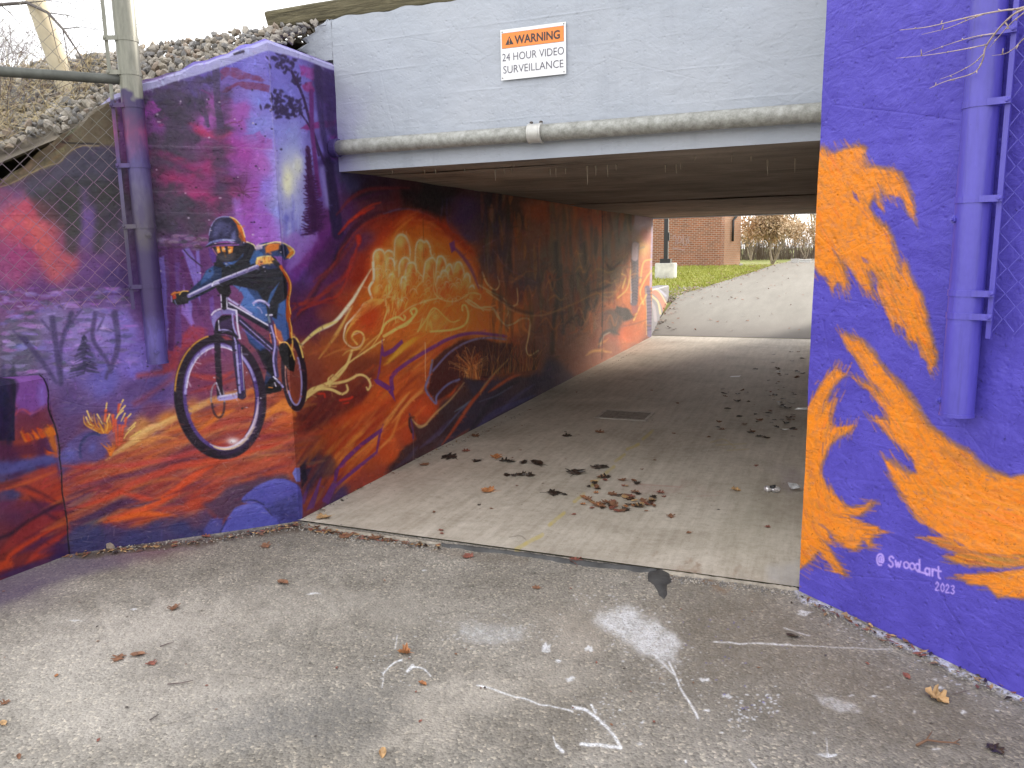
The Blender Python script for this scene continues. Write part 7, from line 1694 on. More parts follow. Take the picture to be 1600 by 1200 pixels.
o = ragged_strip('mortar_crumbs', G([(1035, 893), (1090, 900), (1150, 909), (1215, 917), (1246, 921)]), .016, .008, M_crumb, 14); tag(o, 'crumbled mortar joint along the slab edge next to the violet wall', 'joint')
mb = MB(); rp = np.random.default_rng(5)
def pebbles(l, n, w, r0, r1):
    c = Sheet.curve(np.array([tuple(on_ground(x, y))[:2] for x, y in l]), 20)
    for k in range(n):
        p = c[rp.integers(len(c))] + rp.normal(0, w, 2); v, f = stone_geo(rp.uniform(r0, r1), rp); z = .006 if p[1] > 3.71 else -.003
        mb.add(v * np.array([1, 1, .8]) + np.array([p[0], p[1], z + r0 * .4]), f, int(rp.integers(3)))
pebbles([(484, 826), (560, 840), (690, 858)], 420, .035, .003, .008); pebbles([(1030, 900), (1120, 911), (1245, 927)], 420, .022, .003, .007); pebbles([(160, 858), (300, 846), (470, 822)], 260, .03, .003, .008)
pebbles([(1250, 935), (1420, 1015), (1600, 1098)], 320, .02, .002, .006); pebbles([(480, 812), (640, 722), (800, 655), (1000, 545)], 260, .02, .003, .007); pebbles([(420, 850), (520, 846), (640, 862)], 300, .08, .002, .005)
o = mb.build('loose_grit', [SM[0], SM[3], SM[2]], loc=(-1, 3.6, 0)); tag(o, kind='stuff')

# ------------------------------------------------------------------ leaves
def leaf_mat(name, c, rough=0.6):
    m, nt, b = mat_new(name); co = nd(nt, 'ShaderNodeTexCoord').outputs['Object']
    n1 = noise(nt, co, 1.6, 4, 0.65)
    lo = tuple(x * .55 for x in c); hi = tuple(min(1, x * 1.35) for x in c)
    nt.links.new(ramp(nt, n1, [(0.3, lo), (0.7, hi)]), b.inputs['Base Color']); b.inputs['Roughness'].default_value = rough
    return m
ML = [leaf_mat('leaf_orange_brown', (0.36, 0.15, 0.055)), leaf_mat('leaf_brown', (0.20, 0.095, 0.05)), leaf_mat('leaf_wet_dark', (0.035, 0.026, 0.02), 0.3), leaf_mat('leaf_tan', (0.42, 0.26, 0.12)), leaf_mat('leaf_red_brown', (0.22, 0.075, 0.05))]
OAK = [(0, -.5), (.05, -.44), (.22, -.40), (.16, -.28), (.42, -.22), (.46, -.10), (.22, -.04), (.26, .06), (.50, .16), (.44, .26), (.18, .24), (.20, .36), (.10, .44), (0, .52)]
MAPLE = [(0, -.42), (.06, -.30), (.30, -.44), (.28, -.26), (.54, -.16), (.40, -.02), (.52, .14), (.30, .10), (.24, .18), (.20, .38), (.08, .32), (0, .54)]
OVAL = [(0, -.5), (.12, -.42), (.24, -.24), (.30, -.02), (.26, .20), (.14, .40), (0, .5)]
def leaf_mesh(outline, curl, mat, seed, stem=True):
    rng = np.random.default_rng(seed); pts = [(x, y) for x, y in outline] + [(-x * rng.uniform(.85, 1.1), y) for x, y in reversed(outline[1:-1])]
    n = len(pts); vs = []; th = .012
    def h(x, y): return curl * (abs(x) ** 1.4 * 1.1 + .35 * y * y) + rng.uniform(-.03, .03) * (1 + curl * 2) + .03 * math.sin(7 * x + seed) + .02
    ring = [(x, y, h(x, y)) for x, y in pts]; mid = [(x * .5, y * .62, h(x * .5, y * .6) * .5) for x, y in pts]
    vs = ring + mid + [(0, 0, .015)]
    fs = []
    for i in range(n):
        j = (i + 1) % n; fs.append((i, j, n + j, n + i)); fs.append((n + i, n + j, 2 * n))
    k = len(vs); vs2 = [(x, y, z - th) for x, y, z in vs]; fs += [tuple(q + k for q in reversed(f)) for f in fs]
    for i in range(n): j = (i + 1) % n; fs.append((j, i, k + i, k + j))
    vs = vs + vs2
    if stem:
        k = len(vs); a = rng.normal(0, .15)
        for (x, y, z, r) in [(0, -.40, .02, .018), (a * .5, -.62, .05, .014), (a, -.85, .03, .010)]:
            vs += [(x - r, y, z), (x + r, y, z), (x, y, z + r * 1.6)]
        for s_ in range(2):
            for q in range(3): fs.append((k + s_ * 3 + q, k + s_ * 3 + (q + 1) % 3, k + (s_ + 1) * 3 + (q + 1) % 3, k + (s_ + 1) * 3 + q))
    me = bpy.data.meshes.new('leaf'); me.from_pydata(vs, [], fs); me.materials.append(mat); return me
LM = {}
for mi in range(5):
    for oi, out in enumerate((OAK, MAPLE, OVAL)):
        for ci, cu in enumerate((.12, .45, .9)): LM[(mi, oi, ci)] = leaf_mesh(out, cu, ML[mi], mi * 31 + oi * 7 + ci, oi != 2 or ci == 1)
rl = np.random.default_rng(19)
def leaf(p, size, mi, oi, ci, rz, label, group=None, tilt=0.0, flat=1.0):
    o = bpy.data.objects.new('dry_leaf', LM[(mi, oi, ci)]); COL.objects.link(o)
    o.location = Vector(p) + Vector((0, 0, .002 + size * .02)); o.scale = (size * .86, size * .86, size * .86 * flat)
    o.rotation_euler = (tilt, rl.normal(0, .08), rz); tag(o, label, 'leaf', group); return o
one = [ # px, py, size, colour, outline, curl, turn, tilt, label
    (1463, 1091, .105, 3, 0, 2, 1.2, .25, 'large curled tan oak leaf on the asphalt below the signature wall'),
    (1416, 1056, .052, 4, 2, 1, .5, .1, 'single oval reddish brown leaf left of the curled oak leaf'),
    (632, 1020, .075, 0, 1, 2, 2.2, .2, 'curled orange brown leaf beside the small white paint marks'),
    (660, 1068, .045, 0, 2, 2, 1.5, .2, 'small folded orange brown leaf below the small white paint marks'),
    (598, 1177, .052, 3, 2, 2, .4, .3, 'folded tan leaf at the bottom edge of the asphalt'),
    (762, 769, .135, 0, 1, 1, 1.4, .05, 'bright orange maple leaf lying alone on the slab near the mural'),
    (505, 811, .13, 3, 1, 1, 2.8, .1, 'orange tan maple leaf at the corner of the mural wall and slab'),
    (731, 869, .085, 4, 1, 1, .9, .1, 'reddish brown leaf on the asphalt just in front of the mortar joint'),
    (899, 877, .10, 4, 0, 1, .6, .1, 'reddish brown oak leaf lying on the tar seam'),
    (1048, 809, .075, 1, 0, 1, .3, .1, 'brown leaf right of the leaf drift on the slab'),
    (1150, 768, .085, 3, 0, 2, 1.9, .2, 'curled tan leaf on the slab left of the crushed can'),
    (185, 1028, .075, 1, 0, 0, .4, 0, 'flattened brown leaf on the left asphalt, left one of three'),
    (215, 1023, .075, 1, 2, 1, 2.2, 0, 'long flattened dark brown leaf on the left asphalt, middle one of three'),
    (237, 1036, .055, 4, 0, 0, 1.2, 0, 'flattened reddish leaf on the left asphalt, right one of three'),
    (8, 1098, .045, 1, 0, 1, .2, 0, 'curled brown leaf at the left picture edge on the asphalt'),
    (5, 1130, .05, 3, 2, 1, 1.2, 0, 'tan leaf at the left picture edge below a curled brown one'),
    (30, 1182, .03, 1, 2, 2, .9, .3, 'tiny upright brown leaf near the lower left corner'),
    (272, 950, .075, 1, 0, 1, .6, 0, 'brown leaf on the asphalt in front of the painted boulders'),
    (88, 1055, .03, 0, 2, 0, .7, 0, 'narrow orange leaf scrap on the left asphalt'),
    (154, 1156, .022, 4, 2, 2, .2, .2, 'tiny red brown leaf scrap near the bottom left'),
    (442, 910, .085, 1, 2, 1, 1.5, 0, 'long brown leaf on the middle of the asphalt'),
    (1238, 994, .065, 2, 2, 1, 1.4, 0, 'dark round leaf beside the long white paint line'),
    (1555, 1170, .075, 2, 0, 0, .7, 0, 'flat black wet leaf at the lower right corner'),
    (838, 918, .055, 1, 0, 0, 1.7, 0, 'brown leaf on the asphalt in front of the tar seam'),
    (886, 683, .12, 2, 0, 1, 1.6, 0, 'dark leaf on the slab in front of the drain grate, left one'),
    (937, 677, .12, 1, 0, 1, 1.2, 0, 'brown leaf on the slab in front of the drain grate, right one'),
    (702, 716, .18, 2, 0, 0, 1.4, 0, 'large flat wet black leaf on the slab nearest the mural'),
    (776, 716, .13, 0, 0, 1, .5, .1, 'crumpled orange brown leaf ahead of a row of wet black leaves'),
    (728, 706, .09, 4, 0, 0, 2.0, 0, 'flat reddish leaf above the largest wet black leaf'),
    (663, 728, .10, 1, 1, 1, .8, 0, 'brown leaf against the foot of the mural inside the tunnel'),
    (742, 683, .13, 1, 0, 1, .9, 0, 'brown leaf pile leaf at the foot of the mural farther in'),
    (415, 853, .085, 1, 0, 1, 1.1, .1, 'brown leaf at the foot of the blue boulders'),
    (322, 838, .07, 4, 0, 1, 1.9, .1, 'reddish leaf at the foot of the mural left of the boulders'),
    (540, 838, .10, 1, 1, 1, .4, .1, 'brown leaf in the crumbled joint, left of two'),
    (588, 840, .10, 1, 0, 1, 2.4, .1, 'brown leaf in the crumbled joint, right of two'),
    (1360, 978, .035, 3, 2, 2, .6, .2, 'pale leaf caught at the foot of the violet wall'),
    (1478, 1028, .035, 3, 2, 1, 1.6, .2, 'pale yellow leaf caught at the foot of the violet wall farther right'),
]
for px, py, s_, mi, oi, ci, rz, tl, lab in one: leaf(on_ground(px, py), s_ * .92, mi, oi, ci, rz, lab, None, tl, .65 if 560 < py < 870 else 1.0)
wet = [(788, 722, .10, 'first wet black leaf in the rear row, next to the crumpled brown leaf'), (797, 723, .11, 'second wet black leaf from the left in the rear row'), (818, 725, .12, 'wet black leaf in the middle of the rear row'), (836, 726, .15, 'large wet black leaf near the right end of the rear row'), (842, 727, .13, 'wet black leaf overlapping a larger one at the right end of the rear row'),
       (745, 722, .09, 'small wet black leaf between the largest black leaf and the crumpled brown leaf'), (900, 740, .18, 'big glossy black leaf just left of the yellow dashes'), (936, 732, .16, 'big glossy black leaf touching the yellow dashes farther in'), (946, 748, .10, 'small black leaf on the yellow dashes beside the leaf drift'),
       (792, 744, .09, 'leftmost of four small black leaves in the short front row'), (803, 745, .07, 'second of four small black leaves in the short front row'), (814, 744, .10, 'third of four small black leaves in the short front row'), (829, 745, .09, 'rightmost of four small black leaves in the short front row'), (866, 773, .13, 'dark leaf lying left of the leaf drift'), (882, 775, .06, 'small dark leaf right beside another left of the leaf drift')]
for x, y, s_, lab in wet:
    leaf(on_ground(x, y), s_, 2, int(rl.integers(3)), int(rl.integers(2)), rl.uniform(0, 6), lab, 'wet black leaves on the slab')
for k in range(66):
    t = rl.random()
    if k < 44: x, y = 905 + t * 125 + rl.normal(0, 5), 781 + 16 * math.sin(t * 2.6) + rl.normal(0, 4) - (6 if t > .6 else 0)
    else: x, y = rl.uniform(918, 1010), rl.uniform(744, 785)
    leaf(on_ground(x, y) + Vector((0, 0, rl.uniform(0, .006))), rl.uniform(.04, .085), int(rl.choice([0, 1, 1, 2, 2, 3, 4])), int(rl.integers(3)), int(rl.integers(1, 3)), rl.uniform(0, 6), 'leaf in the drift of brown leaves beside the yellow dashes', 'leaf drift on the slab', rl.normal(0, .1), .45)
for k in range(75):
    u = rl.random() ** .7; y = 548 + u * 140 + rl.normal(0, 6); x = 1255 - abs(rl.normal(0, 38)) - (10 if y > 600 else 0)
    if k % 5 == 0: x = rl.uniform(1120, 1250)
    leaf(on_ground(x, y), rl.uniform(.035, .095), int(rl.choice([2, 2, 2, 1])), int(rl.integers(3)), int(rl.integers(3)), rl.uniform(0, 6), 'dark leaf scattered inside the tunnel beside the violet wall', 'dark leaves along the right side of the tunnel', rl.normal(0, .12), .6)
for k in range(40):
    x, y = rl.uniform(0, 1500), rl.uniform(890, 1190)
    leaf(on_ground(x, y), rl.uniform(.010, .022), int(rl.choice([1, 1, 2, 4])), 2, int(rl.integers(3)), rl.uniform(0, 6), 'tiny brown leaf crumb on the grey asphalt', 'leaf crumbs on the asphalt', rl.normal(0, .2))
for k in range(36):
    x, y = rl.uniform(660, 1220), rl.uniform(600, 850)
    leaf(on_ground(x, y), rl.uniform(.02, .05), int(rl.choice([1, 1, 2, 4])), int(rl.integers(3)), int(rl.integers(2)), rl.uniform(0, 6), 'small brown leaf scrap lying loose on the tunnel slab', 'leaf scraps on the slab', rl.normal(0, .15))

vs = []; fs = []; ms = []; rz_ = np.random.default_rng(91)
foot = [Sheet.curve(np.array([tuple(on_ground(x, y))[:2] for x, y in l]), 20) for l in ([(110, 868), (250, 854), (400, 834), (468, 818)], [(480, 810), (640, 722), (800, 655), (1000, 545)], [(484, 826), (560, 838), (690, 856)], [(1256, 932), (1400, 1004), (1600, 1094)])]
for k in range(520):
    c = foot[int(rz_.choice([0, 0, 1, 2, 2, 3]))]; q = c[rz_.integers(len(c))] + rz_.normal(0, .022, 2); z = .008 if q[1] > 3.715 else 0; s_ = rz_.uniform(.006, .018); a = rz_.uniform(0, 6.28); n = len(vs)
    for u, w in ((-1.4, 0), (0, -.5), (1.4, 0), (0, .5)): vs.append((q[0] + s_ * (u * math.cos(a) - w * math.sin(a)), q[1] + s_ * (u * math.sin(a) + w * math.cos(a)), z + rz_.uniform(.001, .009)))
    fs += [(n, n + 1, n + 2), (n, n + 2, n + 3)]; ms += [int(rz_.integers(4))] * 2
mb = MB(); mb.v = vs; mb.f = fs; mb.m = ms; o = mb.build('leaf_crumbs', [ML[1], ML[4], ML[2], ML[3]]); tag(o, kind='stuff')

# ------------------------------------------------------------------ twigs and litter
def twig(name, pts, r, label, mat=M_twig, extra=()):
    mb = MB(); mb.tube(pts, [r * (1 - .6 * i / (len(pts) - 1)) for i in range(len(pts))], 6)
    for e in extra: mb.tube(e, [r * .6, r * .3], 5)
    o = mb.build(name, mat, loc=pts[0], smooth=True); return tag(o, label, 'twig')
gp = lambda x, y, h_=.006: on_ground(x, y) + Vector((0, 0, h_))
twig('twig', [gp(1432, 1166), gp(1448, 1160, .012), (gp(1468, 1162, .01)), gp(1492, 1162), gp(1500, 1165)], .0045, 'small forked brown twig at the lower right on the asphalt', plain('brown_twig', (.16, .085, .05, 1), .8), [(gp(1446, 1161, .01), gp(1456, 1150, .02)), (gp(1490, 1162), gp(1500, 1158, .01))])
twig('twig', [gp(1492, 1085), gp(1515, 1082, .012)], .0022, 'thin stem beside the curled oak leaf')
twig('twig', [gp(234, 1126), gp(249, 1117)], .003, 'short dark twig on the lower left asphalt', M_branch)
twig('twig', [gp(262, 1070), gp(285, 1068), gp(302, 1064)], .0028, 'thin brown twig on the left asphalt')
twig('twig', [gp(250, 1011), gp(262, 1007), gp(272, 1004)], .003, 'thin twig right of three flattened leaves')
twig('twig', [gp(150, 980), gp(154, 979)], .004, 'short black twig piece on the left asphalt', M_branch)
mb = MB(); p0 = on_ground(153, 855) + Vector((0, 0, .0))
rw_ = np.random.default_rng(3)
def lump(p, r, seed, name, mat, label, cat, sq=(1, 1, .8)):
    rng = np.random.default_rng(seed); v, f = stone_geo(r, rng); me = bpy.data.meshes.new(name); me.from_pydata([tuple(q * np.array(sq)) for q in v], [], f); me.materials.append(mat)
    o = bpy.data.objects.new(name, me); COL.objects.link(o); o.location = Vector(p) + Vector((0, 0, r * .5)); return tag(o, label, cat)
lump(on_ground(153, 856), .022, 4, 'paper_scrap', M_white, 'crumpled white paper scrap at the foot of the mural wall', 'litter', (.7, .7, 1.2))
lump(on_ground(172, 856), .030, 9, 'stone', SM[4], 'brown stone at the foot of the mural beside the white paper scrap', 'stone')
lump(on_ground(1240, 768), .055, 12, 'paint_rag', plain('pale_rag', (.42, .42, .42, 1), .9, 0, 40, .4, 80, .8, .01), 'grey crumpled rag on the slab against the violet wall', 'rag', (1, .8, .55))
lump(on_ground(701, 712), .018, 17, 'stone', SM[3], 'pale stone on the slab near the foot of the mural', 'stone')
# crushed can
mb = MB(); p0 = on_ground(1206, 770); d = (on_ground(1226, 772) - p0).normalized(); pts = []
for i in range(9): pts.append(p0 + d * (i - 4) * .012 + Vector((0, 0, .017 + .004 * math.sin(i * 2.2))))
mb.tube(pts, [.014, .021, .024, .017, .012, .018, .024, .020, .015], 14)
can = mb.build('crushed_can', plain('can_metal', (.62, .60, .60, 1), .3, .7, 40, .4, 60, .6, .006), loc=p0); tag(can, 'crushed silver and dark can lying on the tunnel slab', 'can')
mb = MB(); q = pts[6]; mb.tube([pts[3] + Vector((0, 0, .010)), pts[6] + Vector((0, 0, .017))], [.013, .016], 9); mb.build('dark_print', M_black, can, smooth=True)
for x, y, lab in [(1148, 590, 'white paper strip lying on the tunnel floor far inside'), (1252, 641, 'white paper scrap against the violet wall inside the tunnel')]:
    mb = MB(); p = on_ground(x, y); mb.add([p + Vector(q) for q in ((-.06, -.03, .002), (.05, -.02, .004), (.07, .05, .012), (-.04, .04, .003), (-.06, -.03, .005), (.05, -.02, .007), (.07, .05, .015), (-.04, .04, .006))], [(3, 2, 1, 0), (4, 5, 6, 7), (0, 1, 5, 4), (1, 2, 6, 5), (2, 3, 7, 6), (3, 0, 4, 7)])
    tag(mb.build('paper_scrap', M_white, loc=p), lab, 'litter')
# vine twigs reaching in from the right over the violet post
def wy(px, py, off): return on_wall(px, py, WR0, WRD, WRN, off)
rt = np.random.default_rng(8); mb = MB()
for l in [[(1680, -20, .30), (1600, 11, .26), (1570, 16, .24), (1535, 22, .2), (1500, 30, .17), (1450, 42, .13), (1406, 47, .1)], [(1535, 23, .2), (1515, 30, .18), (1480, 44, .14), (1440, 54, .12)], [(1680, -16, .30), (1600, 14, .26), (1575, 30, .24), (1555, 52, .21), (1540, 74, .19), (1536, 92, .18), (1528, 108, .17), (1514, 117, .15), (1478, 127, .13), (1452, 138, .12)],
          [(1555, 52, .21), (1520, 58, .17), (1480, 70, .14), (1442, 84, .1)], [(1540, 70, .19), (1500, 78, .16), (1450, 86, .12), (1400, 91, .08)], [(1600, 20, .27), (1580, 36, .25), (1560, 58, .22), (1545, 76, .2)], [(1536, 85, .19), (1520, 100, .17), (1490, 116, .14), (1468, 124, .12)], [(1600, 60, .25), (1585, 75, .2), (1570, 84, .18), (1550, 87, .15)]]:
    pts = [wy(*q) for q in l]; n = len(pts); c = [Vector(v) for v in Sheet.curve(np.array([tuple(p) for p in pts]), 5)]
    r0 = .0036 if len(l) > 5 else .0020
    mb.tube(c, [r0 * (1 - .7 * i / (len(c) - 1)) for i in range(len(c))], 6)
    for i in range(3, len(c) - 1, 4): mb.tube([c[i], c[i] + Vector((rt.normal(0, .006), rt.normal(0, .006), rt.normal(0, .008)))], [.0028, .0012], 5)
o = mb.build('vine_twigs', plain('pale_vine', (.46, .36, .30, 1), .7, 0, 30, .35), loc=wy(1600, 12, .26), smooth=True); tag(o, 'bare pale vine twigs hanging over the violet post at the upper right', 'twigs')
# ------------------------------------------------------------------ beyond the tunnel
sheet_x = Sheet(1000, 430, 1060, 520, 4, 71, base=(138, 134, 142))
K = sheet_x; K.at(0, 0, 1)
K.line([(1016, 452), (1028, 460), (1036, 472), (1040, 486)], 9, (206, 116, 76), 0.95, 1); K.line([(1018, 462), (1028, 472), (1032, 490)], 3, (240, 214, 150), 0.9, .6); K.line([(1016, 449), (1030, 456), (1042, 476)], 1.8, (244, 220, 170), 0.9, .5)
K.line([(1026, 446), (1032, 454), (1040, 462)], 3, (196, 196, 226), 0.8, .8); K.line([(1016, 470), (1022, 482), (1024, 500)], 5, (206, 190, 200), 0.7, 1); K.line([(1030, 450), (1040, 456)], 2, (100, 96, 110), .8, .6)
WX0 = np.array([-2.935, 14.12]); wxd = np.array([-3.95, 21.3]) - WX0; WXL = float(np.linalg.norm(wxd)); wxd = wxd / WXL
img_x = lay('exit_wall_paint', sheet_x, [*WX0, 0], [*(wxd * WXL), 0], [0, 0, 1.0], 300, 120, lambda P: np.full(P.shape[:2], .5))
o = wall('exit_wing_wall', WX0, wxd, np.array([wxd[1], -wxd[0]]), WXL, lambda s: .86 - .035 * s, .3, mural_mat('exit_mural', img_x, .5, .3), uvl=WXL, uvh=1.0, step=.15, seed=33, z0=-.1)
tag(o, 'low grey wing wall with painted orange arcs at the far exit of the tunnel', 'wall')
o = wall('exit_wing_wall', np.array([XR + .015, 14.12]), np.array([.25, .968]), np.array([-.968, .25]), 6, lambda s: .86 - .035 * s, .3, M_conc, step=.3, seed=34, z0=-.1)
tag(o, 'plain unpainted low wing wall at the far exit on the right of the path', 'wall')

# lamp post on a concrete drum
lx, ly = -5.52, 29.1; lz = gz(29.1)
lamp = empty('lamp_post', (lx, ly, lz), 'black square lamp post on a pale concrete footing on the lawn', 'lamp post')
mb = MB(); mb.tube([(lx, ly, lz - .3), (lx, ly, lz + .50), (lx, ly, lz + .54)], [.40, .40, .38], 32); o = mb.build('footing', plain('pale_concrete', (.50, .48, .43, 1), .85, 0, 3, .25, 20, .3, .01), lamp); auto_smooth(o, 40)
mb = MB(); mb.box((lx - .19, ly - .19, lz + .541), (lx + .19, ly + .19, lz + .70)); mb.build('base_cover', M_black, lamp)
mb = MB(); mb.box((lx - .075, ly - .075, lz + .70), (lx + .075, ly + .075, lz + 5.5)); mb.build('pole', M_black, lamp)
mb = MB(); mb.box((lx + .076, ly - .05, lz + 1.35), (lx + .12, ly + .05, lz + 1.65)); mb.build('junction_box', M_black, lamp)
mb = MB(); mb.box((lx - .16, ly - 1.0, lz + 5.51), (lx + .16, ly + .15, lz + 5.68)); mb.build('lamp_head', M_black, lamp)

# brick building
M_brick, nt, b = mat_new('brick_wall'); uv = nd(nt, 'ShaderNodeUVMap'); uv.uv_map = 'UVMap'
br = nd(nt, 'ShaderNodeTexBrick'); nt.links.new(uv.outputs[0], br.inputs['Vector']); br.inputs['Scale'].default_value = 1.0; br.inputs['Brick Width'].default_value = .24; br.inputs['Row Height'].default_value = .085; br.inputs['Mortar Size'].default_value = .010; br.inputs['Mortar Smooth'].default_value = .2; br.inputs['Bias'].default_value = 0
br.inputs['Color1'].default_value = (.34, .12, .055, 1); br.inputs['Color2'].default_value = (.22, .085, .045, 1); br.inputs['Mortar'].default_value = (.40, .34, .27, 1)
bc = mixc(nt, .35, br.outputs['Color'], ramp(nt, noise(nt, uv.outputs[0], 1.3, 4), [(.3, (.7, .7, .7)), (.7, (1.15, 1.12, 1.1))]), 'MULTIPLY')
nt.links.new(bc, b.inputs['Base Color']); b.inputs['Roughness'].default_value = .9
bump(nt, b, math_(nt, 'SUBTRACT', 1.0, br.outputs['Fac']), .6, .012)
A_ = Vector((-4.45, 36.5, 0)); fd = Vector((-.949, .314, 0)).normalized(); sdv = Vector((.314, .949, 0)).normalized()
bld = empty('brick_building', (A_.x, A_.y, .75), 'orange brick building with a dark downspout beyond the lawn', 'building')
def quad_wall(name, p, d, L, z0, z1, th, inward, mat, parent):
    q = [p, p + d * L, p + d * L + inward * th, p + inward * th]; vs = [(v.x, v.y, z) for z in (z0, z1) for v in q]
    fs = [(0, 1, 5, 4), (1, 2, 6, 5), (2, 3, 7, 6), (3, 0, 4, 7), (3, 2, 1, 0), (4, 5, 6, 7)]
    me = bpy.data.meshes.new(name); L0 = Vector(parent.location); me.from_pydata([tuple(Vector(v) - L0) for v in vs], [], fs); u = me.uv_layers.new(name='UVMap')
    uvs = {0: (0, z0), 1: (L, z0), 2: (L + th, z0), 3: (-th, z0), 4: (0, z1), 5: (L, z1), 6: (L + th, z1), 7: (-th, z1)}
    for poly in me.polygons:
        for li in poly.loop_indices: u.data[li].uv = uvs[me.loops[li].vertex_index]
    me.materials.append(mat); o = bpy.data.objects.new(name, me); COL.objects.link(o); o.parent = parent; return o
M_brick_lit = M_brick.copy(); M_brick_lit.name = 'sunlit_brick_wall'; bn = [n for n in M_brick_lit.node_tree.nodes if n.type == 'TEX_BRICK'][0]
bn.inputs['Color1'].default_value = (.46, .235, .135, 1); bn.inputs['Color2'].default_value = (.40, .20, .115, 1); bn.inputs['Mortar'].default_value = (.44, .34, .26, 1)  # lit copy of the brick: sun on the side face put into the colour
quad_wall('front_wall', A_, fd, 12.0, .4, 5.2, .3, sdv, M_brick, bld)
quad_wall('side_wall', A_ + sdv * .31, sdv, 1.75, .4, 5.2, .3, fd, M_brick_lit, bld)
quad_wall('back_wall', A_ + fd * .31 + sdv * 2.07, fd, 11.6, .4, 5.2, .3, -sdv, M_brick_lit, bld)
quad_wall('corner_pier', A_ + fd * .002, sdv, .3, .4, 5.2, .001, fd, M_brick_lit, bld)
mb = MB(); q = [A_ - fd * .3 - sdv * .3, A_ + fd * 12.3 - sdv * .3, A_ + fd * 12.3 + sdv * 2.4, A_ - fd * .3 + sdv * 2.4]
mb.add([(v.x, v.y, z) for z in (5.21, 5.5) for v in q], [(0, 1, 5, 4), (1, 2, 6, 5), (2, 3, 7, 6), (3, 0, 4, 7), (3, 2, 1, 0), (4, 5, 6, 7)]); mb.build('roof', plain('roof_edge', (.16, .13, .11, 1), .7), bld)
d0 = A_ + sdv * 1.0 - fd * .09
mb = MB(); mb.tube([d0 + sdv * .7 + Vector((0, 0, 5.1)), d0 + sdv * .7 + Vector((0, 0, 3.2)), d0 + sdv * .35 + Vector((0, 0, 3.0)), d0 + Vector((0, 0, 2.8)), d0 + Vector((0, 0, 1.85))], .055, 10); mb.build('downspout', M_black, bld, smooth=True)
# faint pale spray scribble on the front wall (flat print, a thin ribbon of paint)
mb = MB(); base = A_ + fd * 1.95 - sdv * .012
def bp(u, z): v = base + fd * (-u); return Vector((v.x, v.y, z))
for pts in [[(-.5, 2.0), (-.4, 2.2), (-.3, 2.0), (-.35, 1.75)], [(-.25, 1.75), (-.15, 2.15), (.0, 1.9), (-.2, 1.85)], [(.05, 2.2), (.1, 1.7), (.25, 1.8), (.2, 2.05)], [(-.5, 1.6), (-.2, 1.55), (.15, 1.5)], [(.3, 2.1), (.35, 1.8)]]:
    c = Sheet.curve(np.array(pts), 5)
    for (u0, z0), (u1, z1) in zip(c, c[1:]):
        n_ = np.array([-(z1 - z0), u1 - u0]); n_ = n_ / (np.linalg.norm(n_) + 1e-9) * .03
        mb.add([bp(u0 + n_[0], z0 + n_[1]), bp(u0 - n_[0], z0 - n_[1]), bp(u1 - n_[0], z1 - n_[1]), bp(u1 + n_[0], z1 + n_[1])], [(0, 1, 2, 3)])
mb.build('spray_scribble', plain('pale_spray', (.34, .22, .19, 1), .8, 0, 6, .3), bld)

# lawn: grass blades where the lawn is in view
M_blade = None
M_blade, nt, b = mat_new('grass_blade'); co = worldco(nt)
nt.links.new(ramp(nt, noise(nt, co, 1.2, 5, .7), [(.3, (.22, .25, .03)), (.5, (.31, .32, .05)), (.72, (.40, .37, .10))]), b.inputs['Base Color']); b.inputs['Roughness'].default_value = .7
rgs = np.random.default_rng(6); vs = []; fs = []
for k in range(26000):
    y = 15 + 22 * rgs.random() ** 1.15; xr = path_x(y) + .10 * math.sin(y * 3.1) * math.sin(y * 1.3) + .05; x = xr - abs(rgs.normal(0, 1)) * 3.2 - .02 * rgs.random()
    if x < -11: continue
    if y < 21.4 and x > -3.95 - .3 + (21.3 - y) * .146: continue
    z = gz(y) - .03; h_ = rgs.uniform(.04, .11); w = .008 + .0005 * y; a = rgs.uniform(0, 6.28); lx_, ly_ = rgs.normal(0, .03), rgs.normal(0, .03); n = len(vs)
    vs += [(x - w * math.cos(a), y - w * math.sin(a), z), (x + w * math.cos(a), y + w * math.sin(a), z), (x + lx_, y + ly_, z + h_)]; fs.append((n, n + 1, n + 2))
mb = MB(); mb.v = vs; mb.f = fs; mb.m = [0] * len(fs); o = mb.build('grass', M_blade); tag(o, kind='stuff')
# bare earth with rubble where the wing wall meets the path, fallen leaves on lawn and path
mb = MB(); rr_ = np.random.default_rng(15)
for k in range(260):
    y = rr_.uniform(20.5, 25); x = path_x(y) - abs(rr_.normal(.1, .35)); v, f = stone_geo(rr_.uniform(.015, .06), rr_); mb.add(v + np.array([x, y, gz(y) + .0]), f, int(rr_.integers(3)))
o = mb.build('rubble', [SM[0], SM[4], SM[1]], loc=(-4, 22, .3)); tag(o, kind='stuff')
vs = []; fs = []
for k in range(700):
    y = rr_.uniform(14.6, 40); x = path_x(y) + (rr_.normal(-.4, 1.6) if k % 2 else rr_.normal(.02, .14)); z = gz(y) + (.02 if x > path_x(y) else .05); s_ = rr_.uniform(.02, .05); n = len(vs); a = rr_.uniform(0, 6.28)
    for q in range(4): vs.append((x + s_ * math.cos(a + q * 1.57), y + s_ * math.sin(a + q * 1.57), z + rr_.uniform(0, .03)))
    fs += [(n, n + 1, n + 2), (n, n + 2, n + 3)]
mb = MB(); mb.v = vs; mb.f = fs; mb.m = [0] * len(fs); o = mb.build('leaf_litter', ML[1]); tag(o, kind='stuff')

